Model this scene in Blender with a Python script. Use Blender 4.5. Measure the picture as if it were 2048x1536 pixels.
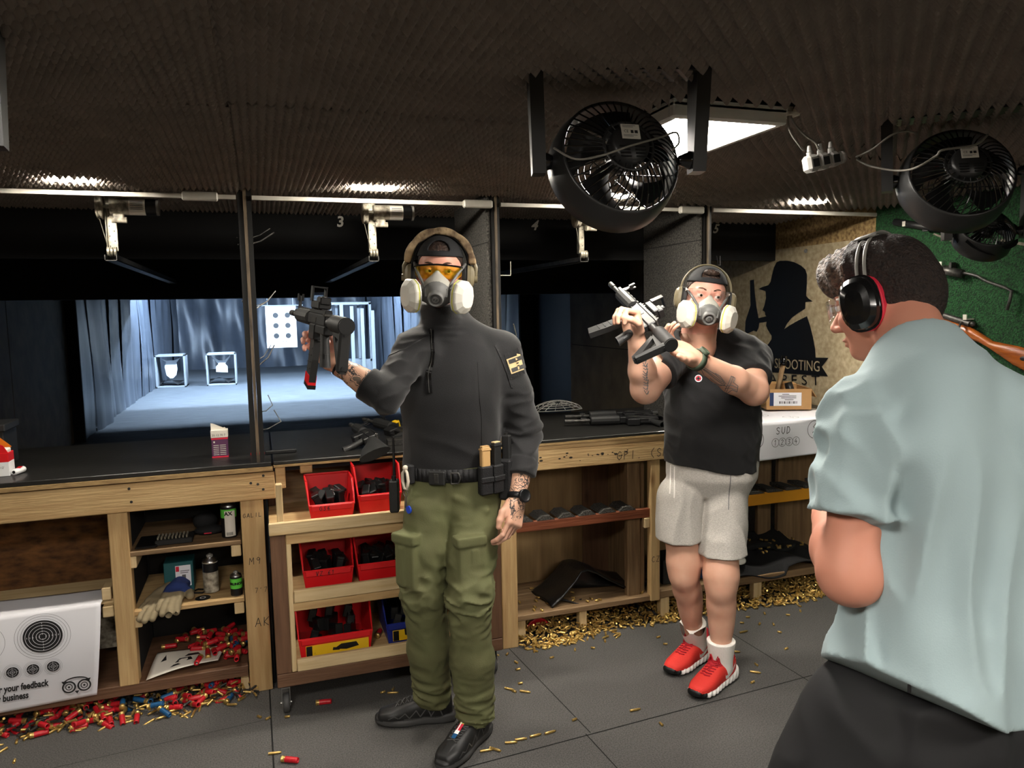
import bpy, math, random
import numpy as np
from mathutils import Vector, Matrix, Euler
random.seed(7); RNG = np.random.RandomState(7)
PI = math.pi; R = math.radians
for o in list(bpy.data.objects): bpy.data.objects.remove(o)
S = bpy.context.scene; COL = S.collection
# ---------------------------------------------------------------- camera
FPX = 1490.0; YAW, PIT, ROL, CH = R(18.65), R(5.67), R(-1.11), 1.58
cy, sy, cp, sp, cr, sr = math.cos(YAW), math.sin(YAW), math.cos(PIT), math.sin(PIT), math.cos(ROL), math.sin(ROL)
Fv = Vector((sy*cp, cy*cp, -sp)); Rv = Vector((cy, -sy, 0)); Uv = Rv.cross(Fv)
Rv, Uv = cr*Rv + sr*Uv, -sr*Rv + cr*Uv
cd = bpy.data.cameras.new('camera'); cam = bpy.data.objects.new('camera', cd); COL.objects.link(cam)
cd.sensor_width = 36; cd.lens = FPX/2048*36; cd.clip_start = .05; cd.clip_end = 100
Mc = Matrix((Rv, Uv, -Fv)).transposed().to_4x4(); Mc.translation = (0, 0, CH); cam.matrix_world = Mc
S.camera = cam
# ---------------------------------------------------------------- world, exposure
w = bpy.data.worlds.new('world'); S.world = w; w.use_nodes = True
w.node_tree.nodes['Background'].inputs[0].default_value = (1, .93, .85, 1)
w.node_tree.nodes['Background'].inputs[1].default_value = .10
S.view_settings.view_transform = 'Standard'; S.view_settings.look = 'None'
S.view_settings.exposure = .75; S.view_settings.gamma = 1; S.view_settings.use_curve_mapping = False
PANEL_E, LED_E, TUNNEL_E = 46, 260, 430
# ---------------------------------------------------------------- material helpers
MATS = {}
def lin(c): return tuple(((x/255)/12.92 if x/255 <= .04045 else ((x/255+.055)/1.055)**2.4) for x in c)
def mat(name, rgb, rough=.6, metal=0, noise=0, nscale=20, bump=0, bscale=None, stretch=(1, 1, 1), emit=0, alpha=1, trans=0, coat=0, ior=1.45, c2=None, sheen=0, det=4, sss=0):
    """rgb in 0-255 sRGB; noise mixes towards c2 (or a darker tone)"""
    m = bpy.data.materials.new(name); m.use_nodes = True; nt = m.node_tree; b = nt.nodes['Principled BSDF']
    c = (*lin(rgb), 1); b.inputs['Base Color'].default_value = c
    b.inputs['Roughness'].default_value = rough; b.inputs['Metallic'].default_value = metal
    b.inputs['IOR'].default_value = ior
    if coat: b.inputs['Coat Weight'].default_value = coat
    if sheen: b.inputs['Sheen Weight'].default_value = sheen
    if trans: b.inputs['Transmission Weight'].default_value = trans
    if sss: b.inputs['Subsurface Weight'].default_value = sss; b.inputs['Subsurface Radius'].default_value = (.01, .004, .002)
    if alpha < 1: b.inputs['Alpha'].default_value = alpha
    if emit: b.inputs['Emission Color'].default_value = c; b.inputs['Emission Strength'].default_value = emit
    if noise or bump:
        tc = nt.nodes.new('ShaderNodeTexCoord'); mp = nt.nodes.new('ShaderNodeMapping'); mp.inputs['Scale'].default_value = stretch
        nt.links.new(tc.outputs['Object'], mp.inputs[0])
    if noise:
        n = nt.nodes.new('ShaderNodeTexNoise'); n.inputs['Scale'].default_value = nscale; n.inputs['Detail'].default_value = det
        nt.links.new(mp.outputs[0], n.inputs[0])
        r = nt.nodes.new('ShaderNodeValToRGB'); r.color_ramp.elements[0].position = .5-.25/max(noise, .3); r.color_ramp.elements[1].position = .5+.25/max(noise, .3)
        d = lin(c2) if c2 else tuple(x*(1-.6*min(noise, 1)) for x in c[:3])
        r.color_ramp.elements[0].color = (*d, 1); r.color_ramp.elements[1].color = c
        nt.links.new(n.outputs[0], r.inputs[0]); nt.links.new(r.outputs[0], b.inputs['Base Color'])
    if bump:
        n2 = nt.nodes.new('ShaderNodeTexNoise'); n2.inputs['Scale'].default_value = bscale or nscale; n2.inputs['Detail'].default_value = 6
        nt.links.new(mp.outputs[0], n2.inputs[0])
        bp = nt.nodes.new('ShaderNodeBump'); bp.inputs['Strength'].default_value = bump; bp.inputs['Distance'].default_value = .01
        nt.links.new(n2.outputs[0], bp.inputs['Height']); nt.links.new(bp.outputs[0], b.inputs['Normal'])
    MATS[name] = m; return m
def wood(name, a, b_, axis, rough=.65, scale=1.0, knots=True):
    st = [14*scale]*3; st['xyz'.index(axis)] = 1.1*scale
    m = mat(name, a, rough, noise=.8, nscale=3.2, c2=b_, bump=.25, bscale=9, stretch=st, det=5)
    if knots:
        nt = m.node_tree; b = nt.nodes['Principled BSDF']; src = b.inputs['Base Color'].links[0].from_socket
        tc = [n for n in nt.nodes if n.type == 'TEX_COORD'][0]
        mp = nt.nodes.new('ShaderNodeMapping'); s2 = [7*scale]*3; s2['xyz'.index(axis)] = 3*scale; mp.inputs['Scale'].default_value = s2
        nt.links.new(tc.outputs['Object'], mp.inputs[0])
        v = nt.nodes.new('ShaderNodeTexVoronoi'); v.inputs['Scale'].default_value = .8; nt.links.new(mp.outputs[0], v.inputs[0])
        r = nt.nodes.new('ShaderNodeValToRGB'); r.color_ramp.elements[0].position = .04; r.color_ramp.elements[1].position = .13
        r.color_ramp.elements[0].color = (.28, .16, .09, 1); r.color_ramp.elements[1].color = (1, 1, 1, 1)
        nt.links.new(v.outputs['Distance'], r.inputs[0])
        mx = nt.nodes.new('ShaderNodeMix'); mx.data_type = 'RGBA'; mx.blend_type = 'MULTIPLY'; mx.inputs[0].default_value = .8
        nt.links.new(src, mx.inputs[6]); nt.links.new(r.outputs[0], mx.inputs[7]); nt.links.new(mx.outputs[2], b.inputs['Base Color'])
    return m
for ax in 'xyz':
    wood('pine_'+ax, (208, 178, 128), (166, 130, 84), ax)
    wood('oldpine_'+ax, (150, 122, 88), (88, 66, 44), ax)
    wood('brown_'+ax, (118, 86, 62), (78, 52, 36), ax)
wood('pale_x', (222, 200, 158), (190, 160, 112), 'x'); wood('pale_z', (222, 200, 158), (190, 160, 112), 'z')
wood('redbeam', (134, 72, 40), (92, 44, 26), 'x'); wood('varnish', (176, 98, 40), (112, 52, 18), 'y', rough=.25)
wood('plyback', (158, 130, 88), (112, 86, 54), 'z', knots=False, scale=.6)
mat('yellowbeam', (214, 150, 34), .5, noise=.5, nscale=8, c2=(180, 116, 26))
mat('ply_edge', (196, 164, 112), .7, noise=.9, nscale=60, c2=(120, 92, 60), stretch=(.3, 1, 3))
mat('osb', (132, 88, 44), .8, noise=1.2, nscale=14, c2=(52, 30, 14), bump=.4, bscale=14, stretch=(1, 1, 2.2), det=8)
mat('osb_pale', (176, 148, 100), .8, noise=1.6, nscale=55, c2=(112, 86, 54), bump=.3, det=6)
mat('wallboard', (196, 182, 150), .75, noise=1.0, nscale=38, c2=(150, 132, 102), det=6)
mat('foam', (136, 125, 115), .95, noise=.6, nscale=9, c2=(104, 95, 87), bump=.3, bscale=160)
mat('foam_wall', (84, 81, 76), .95, noise=1.5, nscale=140, c2=(36, 35, 32), bump=.8, bscale=150)
mat('felt', (20, 20, 21), .95, noise=.5, nscale=6)
mat('black_paint', (24, 23, 22), .55, noise=.7, nscale=14, c2=(12, 12, 12))
mat('post_edge', (120, 104, 84), .6, noise=1.6, nscale=22, c2=(24, 22, 20), stretch=(1, 1, .25))
mat('countertop', (34, 33, 31), .42, noise=1.3, nscale=26, c2=(20, 19, 18), bump=.12, bscale=60, stretch=(.5, 2, 1), coat=.1)
mat('rubber_floor', (96, 94, 92), .85, noise=1.2, nscale=190, c2=(58, 57, 56), bump=.5, bscale=220)
mat('floor_gap', (8, 8, 8), .9)
mat('range_rubber', (84, 88, 92), .8, noise=1.0, nscale=7, c2=(46, 50, 54), bump=.4, bscale=20, stretch=(.4, 3, 1))
mat('range_sheet', (74, 80, 90), .38, noise=.9, nscale=3, c2=(40, 44, 50), bump=.3, bscale=9, stretch=(1, 1, .3))
mat('dark_ply', (128, 114, 90), .8, noise=1, nscale=5, c2=(94, 82, 64), det=6, bump=.2, bscale=30)
mat('range_frame', (120, 124, 128), .6)
mat('turf', (30, 82, 40), .9, noise=1.6, nscale=120, c2=(8, 34, 16), bump=1, bscale=150)
mat('white_plastic', (214, 210, 200), .45, noise=.6, nscale=20, c2=(178, 172, 160))
mat('grey_plastic', (150, 148, 142), .45, noise=.7, nscale=30, c2=(100, 98, 94))
mat('white', (238, 238, 238), .6)
mat('paper', (226, 226, 232), .7)
mat('paper_warm', (222, 216, 204), .7)
mat('ink', (26, 26, 28), .6)
mat('ink_grey', (96, 96, 98), .6)
mat('pencil_black', (30, 26, 22), .8)
mat('black', (14, 14, 15), .5)
mat('black_gloss', (14, 14, 15), .16, coat=.3)
mat('black_plastic', (24, 24, 25), .34, noise=.5, nscale=30)
mat('fan_grey', (40, 40, 40), .38, noise=.7, nscale=10, c2=(28, 28, 28))
mat('gun', (26, 26, 27), .5, metal=.0, noise=.6, nscale=40, c2=(18, 18, 19))
mat('gun_worn', (84, 82, 78), .45, metal=.5, noise=1.2, nscale=60, c2=(40, 40, 40))
mat('gun_poly', (32, 32, 32), .6, noise=.5, nscale=60)
mat('steel', (170, 170, 170), .3, metal=1)
mat('galv', (176, 170, 154), .42, metal=.6, noise=1, nscale=50, c2=(110, 104, 90))
mat('dirty_white', (190, 182, 164), .5, noise=1.4, nscale=45, c2=(96, 88, 76))
mat('brass', (226, 196, 122), .3, metal=.75, noise=.8, nscale=90, c2=(176, 140, 76))
mat('red_shell', (206, 34, 44), .4, noise=.6, nscale=90, c2=(150, 18, 30))
mat('blue_shell', (28, 92, 140), .42, noise=.6, nscale=90, c2=(20, 60, 100))
mat('pink', (220, 96, 160), .5)
mat('red_bin', (212, 26, 32), .38); mat('blue_bin', (30, 44, 130), .38)
mat('label_yellow', (226, 184, 26), .5); mat('cardboard', (182, 142, 96), .85, noise=.5, nscale=10, c2=(160, 120, 76))
mat('leather', (20, 20, 21), .3, bump=.15, bscale=60)
mat('cloth_black', (22, 22, 24), .85, bump=.3, bscale=40)
mat('rubber_tyre', (70, 70, 70), .6)
mat('cord_grey', (110, 106, 98), .6)
mat('led', (255, 247, 232), .5, emit=LED_E); MATS['led'].node_tree.nodes['Principled BSDF'].inputs['Base Color'].default_value = (.8, .8, .8, 1)
mat('panel', (255, 247, 236), .5, emit=PANEL_E)
mat('tube', (196, 224, 255), .5, emit=TUNNEL_E)
mat('panel_frame', (206, 204, 198), .4)
# ---------------------------------------------------------------- mesh builder
def frame_from(a, b):
    d = (Vector(b)-Vector(a)); L = d.length; d = d/L if L else Vector((0, 0, 1))
    u = d.cross(Vector((0, 0, 1)));
    if u.length < 1e-4: u = Vector((1, 0, 0))
    u.normalize(); v = d.cross(u); return d, u, v, L
class MB:
    def __init__(s): s.v = []; s.f = []; s.m = []; s.mats = []; s.M = Matrix.Identity(4); s.cur = 0; s.sm = []
    def mat(s, name):
        if name not in s.mats: s.mats.append(name)
        s.cur = s.mats.index(name); return s
    def at(s, loc=(0, 0, 0), rot=(0, 0, 0), sc=(1, 1, 1)):
        s.M = Matrix.Translation(loc) @ Euler(rot).to_matrix().to_4x4() @ Matrix.Diagonal((*sc, 1)); return s
    def add(s, vs, fs, smooth=False):
        n = len(s.v); s.v += [tuple(s.M @ Vector(p)) for p in vs]
        for f in fs: s.f.append([i+n for i in f]); s.m.append(s.cur); s.sm.append(smooth)
        return s
    def box(s, a, b, bev=0):
        x0, y0, z0 = [min(a[i], b[i]) for i in range(3)]; x1, y1, z1 = [max(a[i], b[i]) for i in range(3)]
        if bev <= 0:
            return s.add([(x0, y0, z0), (x1, y0, z0), (x1, y1, z0), (x0, y1, z0), (x0, y0, z1), (x1, y0, z1), (x1, y1, z1), (x0, y1, z1)],
                         [(0, 3, 2, 1), (4, 5, 6, 7), (0, 1, 5, 4), (1, 2, 6, 5), (2, 3, 7, 6), (3, 0, 4, 7)])
        bev = min(bev, .45*min(x1-x0, y1-y0, z1-z0)); vs = []; idx = {}
        for sx in (0, 1):
            for sy_ in (0, 1):
                for sz in (0, 1):
                    c = [(x0, x1)[sx], (y0, y1)[sy_], (z0, z1)[sz]]; dr = [(bev, -bev)[sx], (bev, -bev)[sy_], (bev, -bev)[sz]]
                    for k in range(3):
                        p = [c[i]+(0 if i == k else dr[i]) for i in range(3)]; idx[(sx, sy_, sz, k)] = len(vs); vs.append(p)
        fs = []
        for k in range(3):
            i, j = [q for q in range(3) if q != k]
            for sd in (0, 1):
                def key(a_, b_):
                    t = [0, 0, 0]; t[k] = sd; t[i] = a_; t[j] = b_; return idx[(*t, k)]
                q = [key(0, 0), key(1, 0), key(1, 1), key(0, 1)]
                fs.append(q if (sd == 1) == (k != 1) else q[::-1])
        for k in range(3):
            i, j = [q for q in range(3) if q != k]
            for a_ in (0, 1):
                for b_ in (0, 1):
                    def kk(e, face):
                        t = [0, 0, 0]; t[k] = e; t[i] = a_; t[j] = b_; return idx[(*t, face)]
                    fs.append([kk(0, i), kk(1, i), kk(1, j), kk(0, j)])
        for sx in (0, 1):
            for sy_ in (0, 1):
                for sz in (0, 1): fs.append([idx[(sx, sy_, sz, k)] for k in range(3)])
        return s.add(vs, fs)
    def cone(s, a, b, r0, r1=None, seg=16, caps=True, smooth=True, rot=0):
        r1 = r0 if r1 is None else r1; d, u, v, L = frame_from(a, b); a = Vector(a); b = Vector(b)
        vs = []
        for c, r in ((a, r0), (b, r1)):
            for i in range(seg):
                t = 2*PI*i/seg+rot; vs.append(c+r*(math.cos(t)*u+math.sin(t)*v))
        s.add(vs, [(i, (i+1) % seg, seg+(i+1) % seg, seg+i) for i in range(seg)], smooth)
        if caps: s.add(vs, [list(range(seg))[::-1], list(range(seg, 2*seg))])
        return s
    def tube(s, pts, r, seg=8, closed=False, flat=None):
        pts = [Vector(p) for p in pts]; n = len(pts); rr = r if isinstance(r, (list, tuple)) else [r]*n
        vs = []; pu = None
        for i, p in enumerate(pts):
            t = (pts[(i+1) % n] if (closed or i < n-1) else p) - (pts[i-1] if (closed or i > 0) else p)
            if t.length < 1e-9: t = Vector((0, 0, 1))
            t.normalize()
            if pu is None:
                pu = t.cross(Vector((0, 0, 1)));
                if pu.length < 1e-3: pu = t.cross(Vector((0, 1, 0)))
            pu = (pu-pu.dot(t)*t).normalized(); pv = t.cross(pu)
            for k in range(seg):
                a = 2*PI*k/seg; vs.append(p+rr[i]*(math.cos(a)*pu+math.sin(a)*pv*(flat or 1)))
        fs = []
        for i in range(n if closed else n-1):
            j = (i+1) % n
            for k in range(seg): fs.append((i*seg+k, i*seg+(k+1) % seg, j*seg+(k+1) % seg, j*seg+k))
        if not closed: fs += [list(range(seg))[::-1], [(n-1)*seg+k for k in range(seg)]]
        return s.add(vs, fs, seg > 6)
    def lathe(s, prof, seg=24, axis_a=(0, 0, 0), axis_b=(0, 0, 1), smooth=True, a0=0, a1=2*PI):
        d, u, v, L = frame_from(axis_a, axis_b); a = Vector(axis_a); vs = []; full = abs(a1-a0-2*PI) < 1e-6; ns = seg if full else seg+1
        for (r, h) in prof:
            for i in range(ns):
                t = a0+(a1-a0)*i/seg; vs.append(a+d*h+r*(math.cos(t)*u+math.sin(t)*v))
        fs = []
        for j in range(len(prof)-1):
            for i in range(seg): fs.append((j*ns+i, j*ns+(i+1) % ns, (j+1)*ns+(i+1) % ns, (j+1)*ns+i))
        return s.add(vs, fs, smooth)
    def sphere(s, c, r, seg=16, rings=10, sc=(1, 1, 1)):
        c = Vector(c); vs = [c+Vector((0, 0, r*sc[2]))]
        for j in range(1, rings):
            p = PI*j/rings
            for i in range(seg):
                t = 2*PI*i/seg; vs.append(c+Vector((r*sc[0]*math.sin(p)*math.cos(t), r*sc[1]*math.sin(p)*math.sin(t), r*sc[2]*math.cos(p))))
        vs.append(c-Vector((0, 0, r*sc[2]))); fs = [(0, 1+i, 1+(i+1) % seg) for i in range(seg)]
        for j in range(rings-2):
            for i in range(seg): fs.append((1+j*seg+i, 1+(j+1)*seg+i, 1+(j+1)*seg+(i+1) % seg, 1+j*seg+(i+1) % seg))
        l = len(vs)-1; b = 1+(rings-2)*seg; fs += [(l, b+(i+1) % seg, b+i) for i in range(seg)]
        return s.add(vs, fs, True)
    def prism(s, poly, o, ux, uy, depth):
        """polygon in plane (o, ux, uy) extruded by vector depth"""
        o = Vector(o); ux = Vector(ux); uy = Vector(uy); d = Vector(depth); n = len(poly)
        a = [o+ux*p[0]+uy*p[1] for p in poly]; vs = a+[p+d for p in a]
        return s.add(vs, [list(range(n))[::-1], list(range(n, 2*n))]+[(i, (i+1) % n, n+(i+1) % n, n+i) for i in range(n)])
    def grid(s, fn, nu, nv, smooth=True):
        vs = [fn(i/nu, j/nv) for j in range(nv+1) for i in range(nu+1)]
        return s.add(vs, [(j*(nu+1)+i, j*(nu+1)+i+1, (j+1)*(nu+1)+i+1, (j+1)*(nu+1)+i) for j in range(nv) for i in range(nu)], smooth)
    def mesh(s, name, dflt='black'):
        me = bpy.data.meshes.new(name); me.from_pydata(s.v, [], s.f); names = s.mats or [dflt]
        for n in names: me.materials.append(MATS[n])
        me.polygons.foreach_set('material_index', s.m); me.polygons.foreach_set('use_smooth', s.sm); me.update()
        return me
def link(o, parent=None):
    COL.objects.link(o)
    if parent: o.parent = parent
    return o
def tag(o, label, cat, group=None, kind=None):
    if label: o['label'] = label
    if cat: o['category'] = cat
    if group: o['group'] = group
    if kind: o['kind'] = kind
    return o
def thing(name, label, cat, loc=(0, 0, 0), rz=0, group=None, rot=None):
    o = bpy.data.objects.new(name, None); o.empty_display_size = .05; link(o); o.location = loc
    o.rotation_euler = rot or (0, 0, rz); return tag(o, label, cat, group)
def part(name, mb, parent, m=None, label=None, solid=0, subsurf=0, bev=0, world=False):
    """mesh object under parent; world=True: verts are world coords, parent root is only translated"""
    me = mb.mesh(name, m or 'black') if isinstance(mb, MB) else mb
    if world:
        r = parent; off = Vector((0, 0, 0))
        while r: off += r.location; r = r.parent
        me.transform(Matrix.Translation(-off))
    o = bpy.data.objects.new(name, me); link(o, parent)
    if label: o['label'] = label
    mods(o, solid, subsurf, bev); return o
def mods(o, solid=0, subsurf=0, bev=0):
    if solid: q = o.modifiers.new('s', 'SOLIDIFY'); q.thickness = solid; q.offset = 0
    if bev: q = o.modifiers.new('b', 'BEVEL'); q.width = bev; q.segments = 2; q.limit_method = 'ANGLE'
    if subsurf: q = o.modifiers.new('u', 'SUBSURF'); q.levels = subsurf; q.render_levels = subsurf
def solo(name, mb, m, label, cat, group=None, kind=None, solid=0, subsurf=0, bev=0, loc=None):
    """single-mesh top-level thing, given in world coords; origin at its base centre (or local at loc)"""
    me = mb.mesh(name, m or 'black') if isinstance(mb, MB) else mb
    if loc is None:
        c = np.empty(len(me.vertices)*3); me.vertices.foreach_get('co', c); c = c.reshape(-1, 3)
        loc = Vector(((c[:, 0].min()+c[:, 0].max())/2, (c[:, 1].min()+c[:, 1].max())/2, c[:, 2].min())); me.transform(Matrix.Translation(-loc))
    o = bpy.data.objects.new(name, me); link(o); o.location = loc; tag(o, label, cat, group, kind); mods(o, solid, subsurf, bev); return o
def struct(name, mb, m=None, parent=None, label=None):
    me = mb.mesh(name, m or 'black') if isinstance(mb, MB) else mb
    o = bpy.data.objects.new(name, me); link(o, parent)
    if not parent: o['kind'] = 'structure'
    if label: o['label'] = label
    return o
def dup(o, loc=None, rot=None, label=None, group=None, parent=None):
    c = o.copy(); COL.objects.link(c)
    if parent: c.parent = parent
    for ch in list(o.children): dup(ch, parent=c)
    if loc is not None: c.location = loc
    if rot is not None: c.rotation_euler = rot
    if label: c['label'] = label
    if group: c['group'] = group
    return c
def npmesh(name, V, Fq, mats, mi=None, smooth=True):
    me = bpy.data.meshes.new(name); nv, nf = len(V), len(Fq)
    me.vertices.add(nv); me.vertices.foreach_set('co', np.asarray(V, np.float32).ravel())
    me.loops.add(nf*4); me.loops.foreach_set('vertex_index', np.asarray(Fq, np.int32).ravel())
    me.polygons.add(nf); me.polygons.foreach_set('loop_start', np.arange(nf, dtype=np.int32)*4)
    try: me.polygons.foreach_set('loop_total', np.full(nf, 4, np.int32))
    except Exception: pass
    for n in mats: me.materials.append(MATS[n])
    if mi is not None: me.polygons.foreach_set('material_index', np.asarray(mi, np.int32))
    me.polygons.foreach_set('use_smooth', np.full(nf, smooth)); me.update(calc_edges=True); me.validate(); return me
def text_mb(mb, s, size, o, ux, uy, depth=.002, sx=1.0, align='LEFT', shear=0, thick=0):
    """printed lettering: built-in font laid in plane (o, ux, uy)"""
    cu = bpy.data.curves.new('t', 'FONT'); cu.body = s; cu.size = size; cu.align_x = align; cu.shear = shear; cu.offset = thick; cu.resolution_u = 3
    ob = bpy.data.objects.new('t', cu); COL.objects.link(ob)
    dg = bpy.context.evaluated_depsgraph_get(); me = bpy.data.meshes.new_from_object(ob.evaluated_get(dg))
    o = Vector(o); ux = Vector(ux).normalized(); uy = Vector(uy).normalized(); n = ux.cross(uy)
    vs = [o+ux*(v.co.x*sx)+uy*v.co.y+n*depth for v in me.vertices]
    mb.add(vs, [list(p.vertices) for p in me.polygons])
    bpy.data.objects.remove(ob); bpy.data.meshes.remove(me); return mb
STK = {'G': [[(.9, .85), (.5, 1), (.1, .7), (.1, .25), (.5, 0), (.9, .2), (.9, .5), (.5, .5)]], 'A': [[(0, 0), (.5, 1), (1, 0)], [(.2, .35), (.8, .35)]],
       'L': [[(.1, 1), (.1, 0), (.9, .05)]], 'I': [[(.5, 1), (.5, 0)]], 'M': [[(0, 0), (.1, 1), (.5, .4), (.9, 1), (1, 0)]], '9': [[(.9, .8), (.5, 1), (.2, .75), (.5, .5), (.9, .75), (.8, 0)]],
       '7': [[(.1, 1), (.9, 1), (.4, 0)]], 'K': [[(.1, 1), (.1, 0)], [(.9, 1), (.1, .45), (.9, 0)]], 'C': [[(.9, .85), (.5, 1), (.1, .6), (.1, .3), (.5, 0), (.9, .15)]],
       'Z': [[(.1, 1), (.9, 1), (.1, 0), (.9, 0)]], 'P': [[(.1, 0), (.1, 1), (.7, .95), (.8, .7), (.1, .5)]], '(': [[(.8, 1.1), (.3, .7), (.3, .3), (.8, -.1)]],
       'S': [[(.9, .85), (.5, 1), (.1, .8), (.3, .55), (.8, .4), (.8, .1), (.4, 0), (.1, .15)]], 'H': [[(.1, 1), (.1, 0)], [(.9, 1), (.9, 0)], [(.1, .5), (.9, .5)]],
       'O': [[(.5, 1), (.1, .7), (.1, .3), (.5, 0), (.9, .3), (.9, .7), (.5, 1)]], 'U': [[(.1, 1), (.1, .3), (.5, 0), (.9, .3), (.9, 1)]], 'V': [[(.1, 1), (.5, 0), (.9, 1)]],
       'D': [[(.1, 1), (.1, 0), (.7, .15), (.9, .55), (.6, .95), (.1, 1)]], '1': [[(.25, .75), (.55, 1), (.5, 0)]], '2': [[(.1, .8), (.5, 1), (.85, .75), (.1, 0), (.9, .05)]],
       '3': [[(.15, .95), (.8, .9), (.4, .55), (.85, .3), (.5, 0), (.1, .1)]], '4': [[(.55, 1), (.1, .4), (.9, .4)], [(.6, .65), (.6, 0)]], '6': [[(.8, 1), (.2, .5), (.2, .15), (.6, 0), (.85, .3), (.5, .5), (.2, .3)]],
       '8': [[(.5, .5), (.15, .75), (.5, 1), (.85, .75), (.5, .5), (.1, .25), (.5, 0), (.9, .25), (.5, .5)]], '.': [[(.4, 0), (.5, .08)]], "'": [[(.5, 1), (.4, .75)]], '-': [[(.1, .5), (.9, .5)]]}
def scrawl(mb, s, o, ux, uy, h, r=.0015, wd=.62, gap=.28):
    """handwriting as thin marker strokes lying on a surface"""
    o = Vector(o); ux = Vector(ux).normalized(); uy = Vector(uy).normalized(); n = ux.cross(uy); x = 0
    for c in s:
        for st in STK.get(c, []):
            P = [o+ux*(x+p[0]*wd*h+p[1]*.06*h)+uy*(p[1]*h)+n*.0008 for p in st]
            for a, b in zip(P[:-1], P[1:]):
                d = (b-a).normalized(); e = d.cross(n)*r
                mb.add([a-e-d*r*.6, b-e+d*r*.6, b+e+d*r*.6, a+e-d*r*.6], [(0, 1, 2, 3)])
        x += (wd+gap)*h
    return mb
def ring_mb(mb, c, ux, uy, r, w_, seg=40, off=.0008, sy_=1.0):
    c = Vector(c); ux = Vector(ux).normalized(); uy = Vector(uy).normalized(); n = ux.cross(uy)*off; vs = []
    for i in range(seg):
        t = 2*PI*i/seg
        for q in (r-w_/2, r+w_/2): vs.append(c+n+ux*math.cos(t)*q+uy*math.sin(t)*q*sy_)
    return mb.add(vs, [(2*i, 2*i+1, (2*i+3) % (2*seg), (2*i+2) % (2*seg)) for i in range(seg)])
def disc_mb(mb, c, ux, uy, r, off=.0006, seg=32, sy_=1.0):
    c = Vector(c); ux = Vector(ux).normalized(); uy = Vector(uy).normalized(); n = ux.cross(uy)*off
    return mb.add([c+n+ux*math.cos(2*PI*i/seg)*r+uy*math.sin(2*PI*i/seg)*r*sy_ for i in range(seg)], [list(range(seg))])
X, Y, Z = Vector((1, 0, 0)), Vector((0, 1, 0)), Vector((0, 0, 1))
# ================================================================ room shell
XL, XR, YC, YB = -2.3, 3.15, 3.19, 24.0
b = MB().mat('rubber_floor').box((XL, -2.2, -.05), (XR, 4.1, 0)); struct('floor', b)
b = MB().mat('floor_gap')                      # joints between the rubber mats
def gap(p, q, w_=.004):
    p = Vector(p); q = Vector(q); d = (q-p).normalized(); e = d.cross(Z)*w_/2
    b.add([p-e, q-e, q+e, p+e], [(0, 1, 2, 3)])
zg = .0008
gap((-.035, 3.4, zg), (-.012, 1.2, zg), .006); gap((XL, 2.18, zg), (XR, 2.55, zg), .005); gap((1.02, 3.4, zg), (1.1, 2.42, zg)); gap((1.08, 2.42, zg), (1.2, .6, zg))
gap((.4, 2.25, zg), (.43, 1, zg), .003); gap((2.08, 3.3, zg), (2.12, 2.45, zg)); gap((XL, 2.75, zg), (-.04, 2.95, zg), .002)
struct('trim_1', b)
b = MB().mat('range_rubber').box((XL, 4.1, -.05), (XR, YB, 0)); struct('floor_range', b)
b = MB().mat('dark_ply').box((XL-.08, -2.2, 0), (XL, 6, 2.6)).mat('dark_ply').box((XL-.08, 6, 0), (XL, 8.4, 2.6)).box((XL-.08, 8.42, 0), (XL, 10.75, 2.6))
b.mat('floor_gap').box((XL-.08, 8.4, 0), (XL-.02, 8.42, 2.6)); struct('wall_left', b)
# rubber sheets hung down both sides of the range
def sheets(x, y0, y1, sgn, amp=.05, seed=0):
    rs = np.random.RandomState(seed); m = MB().mat('range_sheet'); y = y0; k = 0
    while y < y1:
        wd = rs.uniform(.75, 1.15); y2 = min(y+wd, y1); o = rs.uniform(.0, amp); t = rs.uniform(-.03, .05)
        def fn(u, v, y=y, y2=y2, o=o, t=t, k=k):
            return (x+sgn*(o+t*u+.03*math.sin(PI*u)+.02*math.sin(5*v+k)+.015*math.sin(9*u+3*v)), y+(y2-y)*u*1.02, 2.6*v)
        m.grid(fn, 8, 10); y = y2; k += 1
    return m
struct('wall_range_left', sheets(XL+.02, 10.75, YB, 1, seed=3)); struct('wall_range_right', sheets(XR-.02, 8.6, YB, -1, .03, seed=5))
struct('wall_range_backing', MB().mat('range_sheet').box((XL-.1, 10.76, 0), (XL, YB, 2.6)).box((XR, 8.6, 0), (XR+.1, YB, 2.6)).box((XL, YB, 0), (XR, YB+.1, 2.6)))
def back(u, v):
    x = XL+(XR-XL)*u; return (x, YB-.12-.10*abs(math.sin(x*2.1+.4))-.07*math.sin(v*7+x*3)-.04*math.sin(x*11+v*2), 2.6*v)
struct('trim_added_cover', MB().mat('felt').box((XR-.16, 8.5, 0), (XR, 8.56, 2.6)).box((XL, 10.7, 0), (XL+.13, 10.75, 2.6)))  # dark strips added over the sheet ends to hide their lit slivers
struct('wall_range_back', MB().mat('range_sheet').grid(back, 90, 16))
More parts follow.
